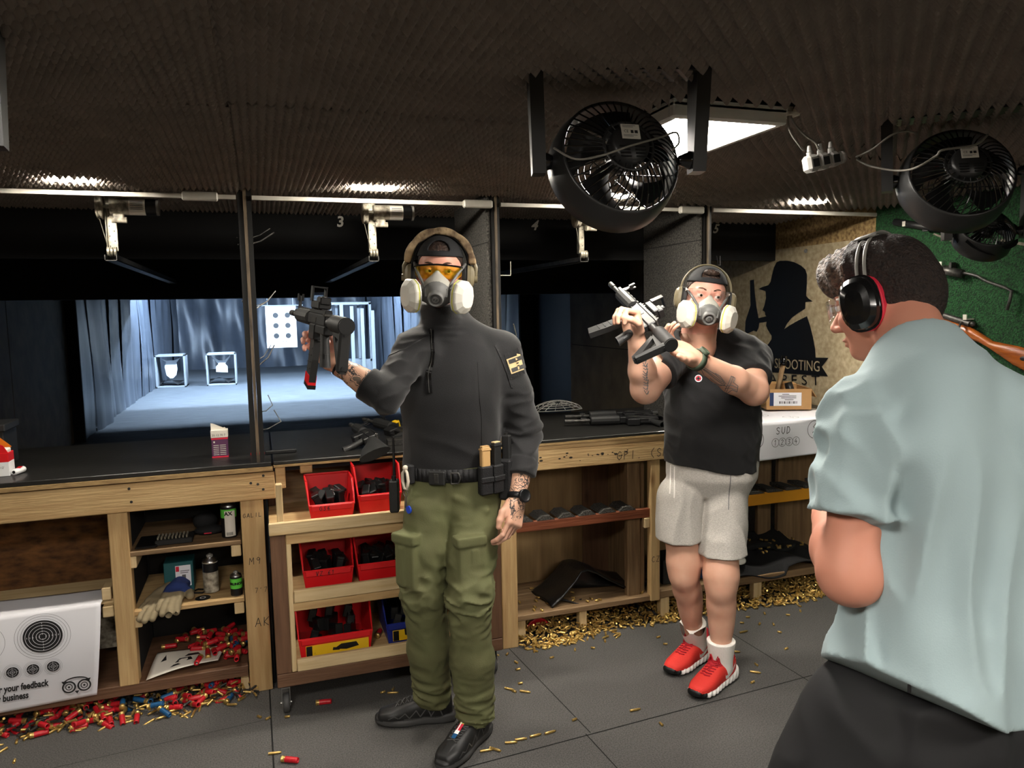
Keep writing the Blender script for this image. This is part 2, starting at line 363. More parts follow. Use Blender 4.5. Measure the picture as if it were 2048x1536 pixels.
# right wall: turf by the shooters, pale board at lane 5, dark plywood beyond
b = MB().mat('wallboard').box((XR, YC, 0), (XR+.08, 4.75, 1.93)).mat('osb_pale').box((XR, YC, 1.93), (XR+.08, 4.75, 2.3))
b.mat('dark_ply').box((XR, 4.75, 0), (XR+.08, 7.35, 2.6)).mat('floor_gap').box((XR-.002, 5.6, 1.2), (XR, 7.3, 1.206)).box((XR-.002, 5.75, 0), (XR, 5.755, 2.3)).mat('black_paint').box((XR, 7.35, 0), (XR+.1, 8.6, 2.6))
struct('wall_right', b)
b = MB().mat('turf').box((XR-.012, -2.2, 0), (XR+.08, YC, 2.2)); struct('wall_right_turf', b)
b = MB().mat('dark_ply').box((XL, -2.28, 0), (XR, -2.2, 2.3)); struct('wall_back', b)
b = MB().mat('felt').box((XL, 4.1, 2.6), (XR, YB, 2.68)).box((XL-.1, -2.3, 2.25), (XR+.1, 4.1, 2.33)).box((XL, 4.02, 2.2), (XR, 4.1, 2.68)); struct('ceiling_slab', b)
b = MB().mat('felt').box((XL, 6.0, 1.712), (XR, 6.06, 2.6)).box((XL, 10.2, 1.80), (XR, 10.26, 2.6)).box((XL, 15.6, 1.905), (XR, 15.66, 2.6)).box((XL, 4.02, 1.862), (1.7, 4.06, 2.22)).box((1.7, 4.02, 1.862), (XR, 4.06, 2.22))  # deeper two boards are unseen, added to block the tube lamps' light
struct('wall_baffle_and_light_stop', b)
# ---------------- egg-crate foam ceiling, real relief
def foam(x0, x1, y0, y1, zz, name, p=.044, amp=.0185, n=6, tilt=0, holes=()):
    nx = int((x1-x0)/p*n); ny = int((y1-y0)/p*n)
    xs = np.linspace(x0, x1, nx+1); ys = np.linspace(y0, y1, ny+1); Xg, Yg = np.meshgrid(xs, ys)
    warp = .12*np.sin(Xg*1.7+.3)+.1*np.sin(Yg*2.3)
    Zg = zz+amp*np.sin(2*PI*(Xg/p)+warp)*np.sin(2*PI*Yg/p-warp)+.010*np.sin(Xg*2.2+Yg)*np.sin(Yg*2.9+1)+tilt*(Yg-y0)
    V = np.stack([Xg, Yg, Zg], -1).reshape(-1, 3); i = np.arange(nx); j = np.arange(ny); I, J = np.meshgrid(i, j)
    a = (J*(nx+1)+I).ravel(); Fq = np.stack([a, a+1, a+nx+2, a+nx+1], -1)
    cx = V[Fq].mean(1); keep = np.ones(len(Fq), bool)
    for (hx0, hx1, hy0, hy1) in holes: keep &= ~((cx[:, 0] > hx0) & (cx[:, 0] < hx1) & (cx[:, 1] > hy0) & (cx[:, 1] < hy1))
    struct(name, npmesh(name, V, Fq[keep][:, ::-1], ['foam']))
PX0, PX1, PY0, PY1 = 1.0, 1.34, 1.67, 2.15
LEDS = [(-.60, 3.05), (.46, 3.03), (1.5, 3.03), (2.54, 3.0)]
H_ = [(PX0-.02, PX1+.02, PY0-.03, PY1+.02)]+[(x-.085, x+.085, y-.045, y+.04) for x, y in LEDS]
foam(-.055, 1.86, .05, 1.98, 2.089, 'ceiling', holes=H_); foam(-.05, 1.93, 1.96, 3.215, 2.085, 'ceiling', holes=H_)
foam(XL, -.05, .05, 2.0, 2.08, 'ceiling', holes=H_); foam(XL, -.04, 1.98, 3.215, 2.078, 'ceiling', holes=H_)
foam(1.85, XR, .05, 2.1, 2.09, 'ceiling', holes=H_); foam(1.92, XR, 2.08, 3.215, 2.082, 'ceiling', holes=H_)
foam(XL, XR, -2.2, .06, 2.09, 'ceiling', n=4); foam(XL, XR, 3.26, 4.02, 2.10, 'ceiling', n=5)
# ---------------- lane dividers: foam-lined boards with dark edge posts
b = MB().mat('black_paint').box((-.055, 3.2, .975), (-.035, 3.235, 2.1)).mat('post_edge').box((-.034, 3.195, .975), (-.022, 3.235, 2.1)).mat('black_paint').box((-.021, 3.2, .975), (-.003, 3.26, 2.1)); struct('wall_divider', b)
for x in (1.0, 2.09):
    b = MB().mat('foam_wall').box((x-.02, 3.21, .975), (x-.001, 3.78, 2.1), .006).mat('black_paint').box((x, 3.2, .975), (x+.012, 3.79, 2.1)).mat('post_edge').box((x+.013, 3.19, .975), (x+.022, 3.235, 2.1)).mat('black_paint').box((x+.023, 3.195, .975), (x+.034, 3.235, 2.1))
    b.mat('floor_gap').box((x-.022, 3.2, 1.86+.02*x), (x-.019, 3.78, 1.863+.02*x)); struct('wall_divider', b)
# cable trunking along the front of the lanes
b = MB().mat('white_plastic').box((XL, 3.185, 2.036), (-.06, 3.205, 2.052)).box((-.0, 3.185, 2.036), (.98, 3.205, 2.052)).box((1.04, 3.185, 2.036), (2.07, 3.205, 2.052)).box((2.13, 3.185, 2.038), (XR, 3.205, 2.056))
struct('trim_2', b)
# ---------------- lane numbers on the baffle board
for s_, x in (('3', .43), ('4', 1.505), ('5', 2.70)):
    m = MB().mat('white_plastic'); text_mb(m, s_, .075, (x-.02, 4.018, 2.03), X, Z, .002, shear=.35 if s_ != '3' else .1, thick=.002)
    solo('lane_number', m, None, {'3': 'grey painted lane number 3 on the black board', '4': 'pale painted italic lane number 4 on the black board', '5': 'pale painted italic lane number 5 on the black board nearest the silhouette wall'}[s_], 'number')
# silhouette sign painted on the pale wall at lane 5  (wall plane x = XR, seen facing -x; u runs towards -y)
SG = []
# ---------------- silhouette and lettering painted on the pale wall (real flat sign, at its place)
def wallp(px, py, off=.003):
    d = Fv+Rv*((px-1024)/FPX)-Uv*((py-768)/FPX); t = (XR-off)/d.x; return Vector((XR-off, d.y*t, CH+d.z*t))
def poly(mb, pts, off=.003): mb.add([wallp(1500+u/4.52, 500+v/4.52, off) for u, v in pts], [list(range(len(pts)))])
from mathutils.geometry import tessellate_polygon
def tpoly(mb, pts, off=.003):
    P_ = [wallp(1500+u/4.52, 500+v/4.52, off) for u, v in pts]; mb.add(P_, [list(t) for t in tessellate_polygon([P_])])
SN = thing('wall_sign', 'black painted silhouette of a man in a hat above a lettered banner', 'sign', (XR, 3.8, 1.1))
m = MB().mat('black')
tpoly(m, [(78, 352), (110, 335), (165, 318), (185, 290), (200, 220), (215, 160), (240, 110), (270, 98), (340, 97), (400, 110), (460, 140), (500, 175), (515, 220), (515, 300), (508, 415), (530, 440), (568, 465), (530, 468), (502, 472), (500, 530), (440, 565), (380, 610), (335, 665), (310, 715), (360, 680), (430, 640), (515, 598), (545, 690), (570, 790), (590, 900), (595, 985), (100, 985), (120, 900), (165, 850), (195, 805), (195, 775), (160, 720), (145, 685), (150, 648), (85, 658), (78, 705), (60, 740), (35, 728), (-30, 760), (-45, 735), (-40, 640), (5, 500), (0, 275), (35, 268), (45, 400), (60, 520), (78, 616), (150, 598), (138, 590), (135, 560), (113, 545), (130, 500), (145, 430), (140, 372)])
part('silhouette', m, SN, world=True)
m = MB().mat('black'); tpoly(m, [(-120, 955), (710, 975), (650, 1055), (705, 1142), (-120, 1080)], .004); tpoly(m, [(150, 1085), (182, 1185), (120, 1130)], .004); part('banner', m, SN, world=True)
p0, p1 = wallp(1500+172/4.52, 500+1062/4.52, .006), wallp(1500+630/4.52, 500+1100/4.52, .006); ux = (p1-p0).normalized(); uz = Vector((-1, 0, 0)).cross(ux); uz = uz if uz.z > 0 else -uz
def fit(mb, s, q0, q1, h, off=.0015):
    k = MB(); text_mb(k, s, 1.0, (0, 0, 0), X, Y, 0); xs = [v[0] for v in k.v]; ys = [v[1] for v in k.v]; L = (q1-q0).length; u = (q1-q0).normalized(); z = Vector((-1, 0, 0)).cross(u); z = z if z.z > 0 else -z
    mb.add([q0+u*((v[0]-min(xs))/(max(xs)-min(xs))*L)+z*((v[1]-min(ys))/(max(ys)-min(ys))*h)+Vector((-off, 0, 0)) for v in k.v], k.f)
hh = (wallp(1500+600/4.52, 500+1005/4.52)-wallp(1500+600/4.52, 500+1100/4.52)).length
m = MB().mat('wallboard'); fit(m, 'L SHOOTING', p0, p1, hh); part('lettering', m, SN, world=True, label='pale capital letters')
m = MB().mat('black'); q0, q1 = wallp(1500-110/4.52, 500+1195/4.52), wallp(1500+632/4.52, 500+1225/4.52); fit(m, 'B U D A P E S T', q0, q1, hh*.95, .001); part('lettering', m, SN, world=True)
solo('wall_screw', MB().mat('gun_worn').cone(wallp(1612, 502, 0), wallp(1612, 502, .006), .012, seg=12), None, 'dark screw head above the silhouette\'s hat', 'screw')
# ================================================================ counter and racks under it
def boxes(lst, m, mb=None):
    mb = mb or MB(); mb.mat(m)
    for a, c in lst: mb.box(a, c, .003)
    return mb
t = thing('counter_top', 'long black worktop on the left with pale plywood front edge', 'worktop', (-1.1, 3.6, .93))
part('board', MB().mat('countertop').box((XL, 3.19, .957), (.022, 4.02, .975), .002).mat('ply_edge').box((XL, 3.184, .940), (.026, 3.21, .9565)).box((XL, 3.21, .935), (.02, 4.0, .955)), t, world=True)
t = thing('storage_rack', 'pine rack of three shelves with spray cans under the left counter', 'rack', (-.35, 3.4, 0))
b = boxes([((XL, 3.186, .822), (.032, 3.215, .934))], 'pine_x'); o = part('front_beam', b, t, world=True)
RACKL = t
for x, z in ((-.012, .922), (-.062, .895), (-.035, .888), (-.015, .865), (-.51, .915), (-.505, .862)):
    part('screw', MB().mat('gun_worn').cone((x, 3.1863, z), (x, 3.1835, z), .0055, seg=10), t, world=True)
t = thing('counter_top', 'black rubber-covered worktop along lanes 3 to 5', 'worktop', (1.6, 3.6, .93))
b = MB().mat('countertop').box((.03, 3.185, .962), (XR, 4.02, .976), .002).mat('ply_edge').box((.03, 3.182, .952), (XR, 3.21, .961)).mat('pine_x').box((1.04, 3.19, .93), (XR, 3.21, .9515)).mat('felt').box((.03, 3.21, .93), (XR, 4.0, .961))
part('board', b, t, world=True)
RACK4 = thing('gun_rack', 'old pine rack under lane 4 with a notched reddish rest and a black leather bag', 'rack', (1.6, 3.4, 0))
part('front_beam', boxes([((1.04, 3.186, .835), (2.4, 3.215, .9285))], 'pine_x'), RACK4, world=True)
part('front_beam', boxes([((.03, 3.23, .925), (1.04, 3.25, .951)), ((.035, 3.19, .86), (.075, 3.22, .951)), ((.135, 3.2, .915), (.185, 3.23, .951))], 'pine_x'), t, world=True)
m = MB().mat('ink'); scrawl(m, 'GPI. (SMG', (1.60, 3.1858, .852), X, Z, .04, .0016); part('handwriting', m, RACK4, world=True)
m = MB().mat('pencil_black'); rs = np.random.RandomState(4)
for i in range(26):
    x = 1.12+rs.rand()*.55; z = .885+rs.randn()*.008; disc_mb(m, (x, 3.1855, z), X, Z, .003+rs.rand()*.007, .0003+.0001*i, 7, .5)
part('smudge', m, RACK4, world=True)
# white papers laid over lane 5 counter and hanging down in front
t = thing('paper_target', 'big white paper sheet over the lane 5 counter with handwritten circled 1 2 3 4', 'paper', (2.6, 3.3, .976))
def pap(u, v):
    x = 2.28+(.74)*u; s_ = v*.78
    if s_ < .42: return (x+.05*(1-v)*0, 3.60-s_+.0, .9785+.002*math.sin(9*u+4*v)+.001)
    if s_ < .46: a = (s_-.42)/.04*PI/2; return (x, 3.18-.0-.004*math.sin(a)-.003, .9785-.006*(1-math.cos(a)))
    return (x, 3.173-.012*(s_-.46)+.004*math.sin(7*u+5*s_), .974-(s_-.46)*.58-.02*0+.012*(u-.5)*(s_-.46)*4)
part('sheet', MB().mat('paper').grid(pap, 30, 60), t, solid=.0008, world=True)
m = MB().mat('ink'); n_ = (2.36, 3.168, .90)
ring_mb(m, (2.375, 3.1645, .895), X, Z, .048, .0026, off=.002); scrawl(m, 'Z', (2.355, 3.1645, .87), X, Z, .055, .0016)
scrawl(m, 'SUD', (2.50, 3.164, .915), X, Z, .036, .0016)
for i, c in enumerate('1234'):
    x = 2.495+.043*i; ring_mb(m, (x, 3.163, .872), X, Z, .022, .002, off=.002); scrawl(m, c, (x-.009, 3.163, .858), X, Z, .028, .0013)
ring_mb(m, (2.745, 3.1645, .925), X, Z, .047, .0026, off=.002); scrawl(m, '8', (2.727, 3.1645, .893), X, Z, .062, .0016)
for x, y in ((2.42, 3.30), (2.56, 3.37), (2.66, 3.25)): ring_mb(m, (x, y, .983), X, Y, .04, .002, off=.001); scrawl(m, '3', (x-.012, y-.02, .983), X, Y, .04, .0012)
part('handwriting', m, t, world=True)
# ---- left storage rack with three shelves
t = RACKL
part('post', boxes([((-.595, 3.195, .115), (-.525, 3.26, .822))], 'pine_z'), t, world=True)
o = part('post', boxes([((-.108, 3.19, 0), (-.018, 3.225, .822))], 'pine_z'), t, world=True)
m = MB().mat('ink'); scrawl(m, 'GALIL', (-.1, 3.1888, .752), X, Z, .017, .001); scrawl(m, "M9", (-.085, 3.1888, .553), X, Z, .028, .0011); scrawl(m, "7'7.", (-.07, 3.1888, .43), X, Z, .02, .0009); scrawl(m, 'AK', (-.075, 3.1888, .285), X, Z, .036, .0013)
g = part('handwriting', m, o); g.data.transform(Matrix.Translation((.35, -3.4, 0)))
part('side_panel', boxes([((-.545, 3.26, .08), (-.53, 3.66, .822))], 'felt'), t, world=True); part('side_panel', boxes([((-.018, 3.24, .0), (-.006, 3.66, .93))], 'felt'), t, world=True)
part('back_panel', boxes([((-.53, 3.66, .08), (-.02, 3.67, .93))], 'black_paint'), t, world=True)
for z, m_ in ((.638, 'oldpine_x'), (.395, 'pine_x')): part('shelf', boxes([((-.53, 3.20, z), (-.112, 3.65, z+.02))], m_), t, world=True)
b = boxes([((-1.35, 3.20, .072), (-.112, 3.65, .118))], 'brown_x'); part('shelf', b, t, world=True, label='long dark plank at the bottom')
for x, y, z in ((-.525, 3.2, .59), (-.135, 3.2, .59), (-.52, 3.2, .345), (-.135, 3.2, .345)): part('bracket', boxes([((x-.018, y+.002, z), (x+.02, y+.4, z+.047))], 'pale_z'), t, world=True)
part('foot', boxes([((-.145, 3.23, 0), (-.112, 3.27, .071))], 'pale_z'), t, world=True)
# OSB board and the low plank in the open bay on the far left
t = thing('back_board', 'brown OSB board behind the hanging paper target at the far left', 'board', (-1.3, 3.68, .12))
part('board', boxes([((XL, 3.68, .12), (-.56, 3.70, .93))], 'osb'), t, world=True)
t = thing('low_shelf', 'low pine ledge with a white liner that the paper target hangs over', 'shelf', (-1.1, 3.4, .08))
part('board', boxes([((-1.5, 3.24, .445), (-.60, 3.5, .468)), ((-.64, 3.215, .40), (-.60, 3.5, .444)), ((-.638, 3.215, .4695), (-.605, 3.3, .52))], 'pale_x'), t, world=True)
part('liner', MB().mat('dirty_white').box((-1.5, 3.50, .16), (-.60, 3.505, .40)), t, world=True)
t = thing('paper_target', 'white sheet printed with black bullseyes and an owl mark hanging at the lower left', 'paper target', (-.9, 3.18, .1))
def pt(u, v):
    x = -1.35+.715*u-.04*v*v*u
    if v < .25: return (x, 3.36-.18*v/.25, .472+.002*math.sin(6*u))
    k = (v-.25)/.75; return (x, 3.178-.02*math.sin(PI*k)*(.6+.4*u)-.008*math.sin(5*u), .470-.365*k-.006*k*math.sin(3*u))
part('sheet', MB().mat('paper').grid(pt, 36, 40), t, solid=.0008, world=True)
yf = 3.147; m = MB()
cx_, cz_ = -.832, .385
m.mat('ink'); disc_mb(m, (cx_, yf, cz_), X, Z, .066, .0, 48, .95)
m.mat('paper')
for r in (.058, .046, .034, .022, .012): ring_mb(m, (cx_, yf, cz_), X, Z, r, .0016, 48, .001, .95)
for i in range(-5, 6):
    if i: m.box((cx_+i*.0105-.0007, yf-.0012, cz_-.003), (cx_+i*.0105+.0007, yf-.001, cz_+.003)); m.box((cx_-.0007, yf-.0012, cz_+i*.0105-.003), (cx_+.0007, yf-.001, cz_+i*.0105+.003))
m.mat('ink'); disc_mb(m, (cx_, yf, cz_), X, Z, .005, .0014, 16)
for r in (.073, .083, .093): ring_mb(m, (cx_, yf, cz_), X, Z, r, .0009, 48, .001, .95)
for i in range(4):
    x = -1.007+.067*i; disc_mb(m, (x, yf+.0, .262), X, Z, .021, .0, 24, .95)
m.mat('paper')
for i in range(4):
    x = -1.007+.067*i
    for r in (.014, .007): ring_mb(m, (x, yf, .262), X, Z, r, .0008, 24, .001)
    m.box((x-.019, yf-.0012, .2617), (x+.019, yf-.001, .2623)); m.box((x-.0003, yf-.0012, .243), (x+.0003, yf-.001, .281))
m.mat('ink_grey'); ring_mb(m, (-1.03, yf, .385), X, Z, .075, .001, 48, .001)
for i in range(4): ring_mb(m, (-1.007+.067*i, yf, .262), X, Z, .026, .0007, 30, .001); ring_mb(m, (-1.007+.067*i, yf, .262), X, Z, .031, .0005, 30, .001)
m.mat('ink'); text_mb(m, 'We love to hear your feedback', .036, (-.828, yf, .190), X, Z, .001, sx=.70, align='RIGHT', shear=.12, thick=.0012)
text_mb(m, 'to help our business', .036, (-.895, yf, .154), X, Z, .001, sx=.70, align='RIGHT', shear=.12, thick=.0012)
ox, oz = -.733, .170
for sx in (-1, 1):
    ring_mb(m, (ox+sx*.026, yf, oz), X, Z, .021, .0055, 32, .0012); ring_mb(m, (ox+sx*.026, yf, oz), X, Z, .011, .003, 24, .0012); disc_mb(m, (ox+sx*.026, yf, oz), X, Z, .004, .0012, 16)
    m.add([(ox+sx*.05, yf-.0013, oz+.026), (ox+sx*.03, yf-.0013, oz+.024), (ox+sx*.044, yf-.0013, oz+.014)], [(0, 1, 2)])
arc = [(ox+.045*math.cos(a), yf-.0015, oz+.016+.022*math.sin(a)) for a in np.linspace(.35, PI-.35, 14)]
for p, q in zip(arc[:-1], arc[1:]): m.add([p, q, (q[0], q[1], q[2]-.005), (p[0], p[1], p[2]-.005)], [(0, 1, 2, 3)])
m.add([(ox-.008, yf-.0013, oz-.018), (ox+.008, yf-.0013, oz-.018), (ox, yf-.0013, oz-.03)], [(0, 1, 2)])
part('print', m, t, world=True, label='black printed bullseye rings, feedback line and owl face')
# ---- right-hand gun racks under lanes 4 and 5
t = RACK4
part('post', boxes([((1.008, 3.19, 0), (1.085, 3.235, .835))], 'pine_z'), t, world=True)
o = part('post', boxes([((1.787, 3.19, .118), (1.838, 3.23, .835))], 'pine_z'), t, world=True)
m = MB().mat('ink'); scrawl(m, 'CZ', (1.79, 3.1888, .32), X, Z, .028, .0012); g = part('handwriting', m, o); g.data.transform(Matrix.Translation((-1.6, -3.4, 0)))
part('side_post', boxes([((1.68, 3.23, .118), (1.75, 3.27, .93)), ((1.752, 3.25, .118), (1.785, 3.6, .93))], 'oldpine_z'), t, world=True)
part('back_panel', boxes([((1.085, 3.6, .14), (1.6, 3.612, .93))], 'plyback'), t, world=True)
part('back_panel', boxes([((1.60, 3.6, .14), (1.78, 3.612, .93))], 'brown_z'), t, world=True)
b = boxes([((1.085, 3.20, .546), (1.787, 3.225, .592))], 'redbeam'); b.mat('brown_x')
rest = part('gun_rest', b, t, world=True)
b = MB().mat('foam_wall')
for i in range(6):
    x = 1.13+.107*i; b.prism([(-.045, 0), (-.02, .02), (.02, .02), (.045, 0)], (x, 3.2, .593), X, Z, (0, .12, 0))
part('notch_pad', b, rest, label='grey felt notches').data.transform(Matrix.Translation((-1.6, -3.4, 0)))
part('bracket', boxes([((1.755, 3.195, .495), (1.785, 3.22, .545))], 'pale_z'), t, world=True)
part('bottom_shelf', boxes([((1.086, 3.20, .118), (1.838, 3.32, .146)), ((1.086, 3.325, .118), (1.838, 3.45, .143)), ((1.086, 3.455, .118), (1.838, 3.62, .146))], 'oldpine_x'), t, world=True)
for x in (1.1, 1.42): part('foot', boxes([((x, 3.24, 0), (x+.04, 3.28, .117))], 'pale_z'), t, world=True)
t = thing('gun_rack', 'old pine rack under lane 5 with a notched yellow rest', 'rack', (2.5, 3.4, 0))
b = boxes([((1.842, 3.20, .54), (XR-.02, 3.225, .60))], 'yellowbeam'); rest = part('gun_rest', b, t, world=True, label='yellow rest beam')
b = MB().mat('foam_wall')
for i in range(10):
    x = 1.95+.117*i; b.prism([(-.05, 0), (-.05, .018), (.02, .012), (.05, 0)], (x, 3.2, .601), X, Z, (0, .14, 0))
part('notch_pad', b, rest, label='grey felt notches').data.transform(Matrix.Translation((-2.5, -3.4, 0)))
part('back_panel', boxes([((1.842, 3.6, .14), (2.62, 3.612, .93))], 'plyback'), t, world=True)
part('side_post', boxes([((2.65, 3.50, .15), (2.74, 3.53, .93)), ((2.755, 3.46, .15), (2.80, 3.49, .93)), ((2.83, 3.50, .15), (XR-.02, 3.53, .93))], 'oldpine_z'), t, world=True)
part('post', boxes([((2.17, 3.24, .15), (2.24, 3.28, .54))], 'oldpine_z'), t, world=True)
part('bottom_shelf', boxes([((1.842, 3.20, .122), (XR-.02, 3.32, .160)), ((1.842, 3.325, .122), (XR-.02, 3.62, .158))], 'oldpine_x'), t, world=True)
for x in (1.86, 2.42): part('foot', boxes([((x, 3.22, 0), (x+.05, 3.26, .117))], 'pale_z'), t, world=True)
# ---- trolley
t = thing('trolley', 'pine trolley on castors with three levels of coloured bins', 'trolley', (.46, 3.1, 0))
for nm, l, m_ in (('post', [((0, 2.95, .173), (.057, 2.985, .734))], 'brown_z'), ('post', [((.875, 2.95, .173), (.93, 2.985, .734))], 'brown_z'), ('post', [((0, 3.36, .173), (.057, 3.395, .93))], 'brown_z'), ('post', [((.875, 3.36, .173), (.93, 3.395, .93))], 'brown_z'),
                  ('inner_post', [((.058, 2.952, .173), (.077, 2.99, .73))], 'pale_z'), ('inner_post', [((.855, 2.952, .173), (.874, 2.99, .73))], 'pale_z'),
                  ('lip', [((-.002, 2.93, .736), (.932, 2.95, .785))], 'pale_x'), ('rail', [((.058, 2.951, .690), (.874, 2.98, .735))], 'pine_x'),
                  ('lip', [((.078, 2.945, .454), (.855, 2.965, .504))], 'pale_x'), ('rail', [((.058, 2.953, .418), (.874, 2.985, .453))], 'pine_x'),
                  ('lip', [((.078, 2.945, .174), (.855, 2.965, .223))], 'pale_x'), ('bottom_rail', [((0, 2.948, .118), (.93, 2.985, .172))], 'brown_x'),
                  ('shelf', [((0, 2.952, .737), (.93, 3.39, .750))], 'pine_x'), ('shelf', [((.058, 2.99, .455), (.874, 3.39, .468))], 'pine_x'), ('shelf', [((.0, 2.99, .135), (.93, 3.39, .188))], 'pine_x'),
                  ('upright', [((.03, 2.955, .7505), (.055, 2.985, .93))], 'pale_z'), ('upright', [((.875, 2.955, .7505), (.90, 2.985, .93))], 'pale_z'), ('back_panel', [((.0, 3.396, .135), (.93, 3.404, .93))], 'oldpine_x')):
    part(nm, boxes(l, m_), t, world=True)
for x, y in ((.03, 2.98), (.9, 3.0), (.03, 3.35), (.9, 3.35)):
    b = MB().mat('steel').box((x-.017, y-.03, .112), (x+.017, y+.03, .117)).box((x-.017, y-.01, .03), (x-.014, y+.02, .112)).box((x+.014, y-.01, .03), (x+.017, y+.02, .112)).cone((x-.022, y+.005, .038), (x+.022, y+.005, .038), .005, seg=10)
    c = part('caster', b, t, world=True); w_ = part('wheel', MB().mat('rubber_tyre').lathe([(.012, -.012), (.034, -.012), (.038, -.007), (.038, .007), (.034, .012), (.012, .012)], 24, (x, y+.005, .038), (x+1, y+.005, .038)), c); w_.data.transform(Matrix.Translation(-t.location))
# ================================================================ sculpting: signed-distance bodies and clothes -> one continuous mesh each
def at(px, py, Yw):
    d = Fv+Rv*((px-1024)/FPX)-Uv*((py-768)/FPX); t = Yw/d.y; return np.array([d.x*t, Yw, CH+d.z*t])
def smin(a, b, k=.02):
    h = np.clip(.5+.5*(b-a)/k, 0, 1); return b*(1-h)+a*h-k*h*(1-h)
def smax(a, b, k=.01): return -smin(-a, -b, k)
def nrm(v): v = np.asarray(v, float); return v/np.linalg.norm(v)
def cap(P, a, b, ra, rb=None):
    rb = ra if rb is None else rb; a = np.asarray(a, float); b = np.asarray(b, float); ab = b-a
    t = np.clip((P-a)@ab/max(ab@ab, 1e-9), 0, 1); return np.linalg.norm(P-a-t[:, None]*ab, axis=1)-(ra+(rb-ra)*t)
def chain(P, pts, rs, k=.02):
    d = None
    for i in range(len(pts)-1):
        c = cap(P, pts[i], pts[i+1], rs[i], rs[i+1]); d = c if d is None else smin(d, c, k)
    return d
class Fr:
    """local frame: x = towards the figure's right, y = forward, z = up"""
    def __init__(s, c, fwd, up=(0, 0, 1)):
        s.c = np.asarray(c, float); s.z = nrm(up); f = np.asarray(fwd, float); f = nrm(f-s.z*(f@s.z)); s.y = f; s.x = np.cross(f, s.z)
    def l(s, P): Q = P-s.c; return Q@np.stack([s.x, s.y, s.z], 1)
    def w(s, x, y, z): return s.c+s.x*x+s.y*y+s.z*z
    def mat(s):
        m = Matrix.Identity(4)
        for i, v in enumerate((s.x, s.y, s.z)):
            for j in range(3): m[j][i] = v[j]
        m.translation = s.c; return m
def ell(Q, c, r):
    q = (Q-np.asarray(c))/np.asarray(r); k0 = np.linalg.norm(q, axis=1); k1 = np.linalg.norm(q/np.asarray(r), axis=1); return k0*(k0-1)/np.maximum(k1, 1e-6)
def rbox(Q, c, h, r):
    q = np.abs(Q-np.asarray(c))-(np.asarray(h)-r); return np.linalg.norm(np.maximum(q, 0), axis=1)+np.minimum(q.max(1), 0)-r
def loft(Q, secs, e=2.3, cap_=True):
    """secs rows: z, cx, cy, rx, ry  (in local frame)"""
    s = np.asarray(secs, float); z = Q[:, 2]; zz = np.linspace(s[0, 0], s[-1, 0], 90); kw = np.hanning(17); kw /= kw.sum()
    I = lambda k: np.interp(z, zz, np.convolve(np.pad(np.interp(zz, s[:, 0], s[:, k]), 8, 'edge'), kw, 'valid'))
    rx, ry = I(3), I(4); q = (np.abs((Q[:, 0]-I(1))/rx)**e+np.abs((Q[:, 1]-I(2))/ry)**e)**(1/e)
    d = (q-1)*np.minimum(rx, ry)*.92
    return smax(d, np.maximum(s[0, 0]-z, z-s[-1, 0]), .015) if cap_ else d
def wav(P, f, seed, stretch=(1, 1, 1)):
    rs = np.random.RandomState(seed); Q = P*np.asarray(stretch)*f; o = 0
    for i in range(4):
        d = rs.randn(3); d /= np.linalg.norm(d); ph = rs.rand()*6.28; w2 = rs.randn(3); w2 /= np.linalg.norm(w2)
        o = o+np.sin(Q@d*(1+.45*i)+ph+1.1*np.sin(Q@w2*.7+ph*2))/(1+.3*i)
    return o/2.4
def ridge(P, f, seed, stretch=(1, 1, 1)): return .5-np.abs(wav(P, f, seed, stretch))
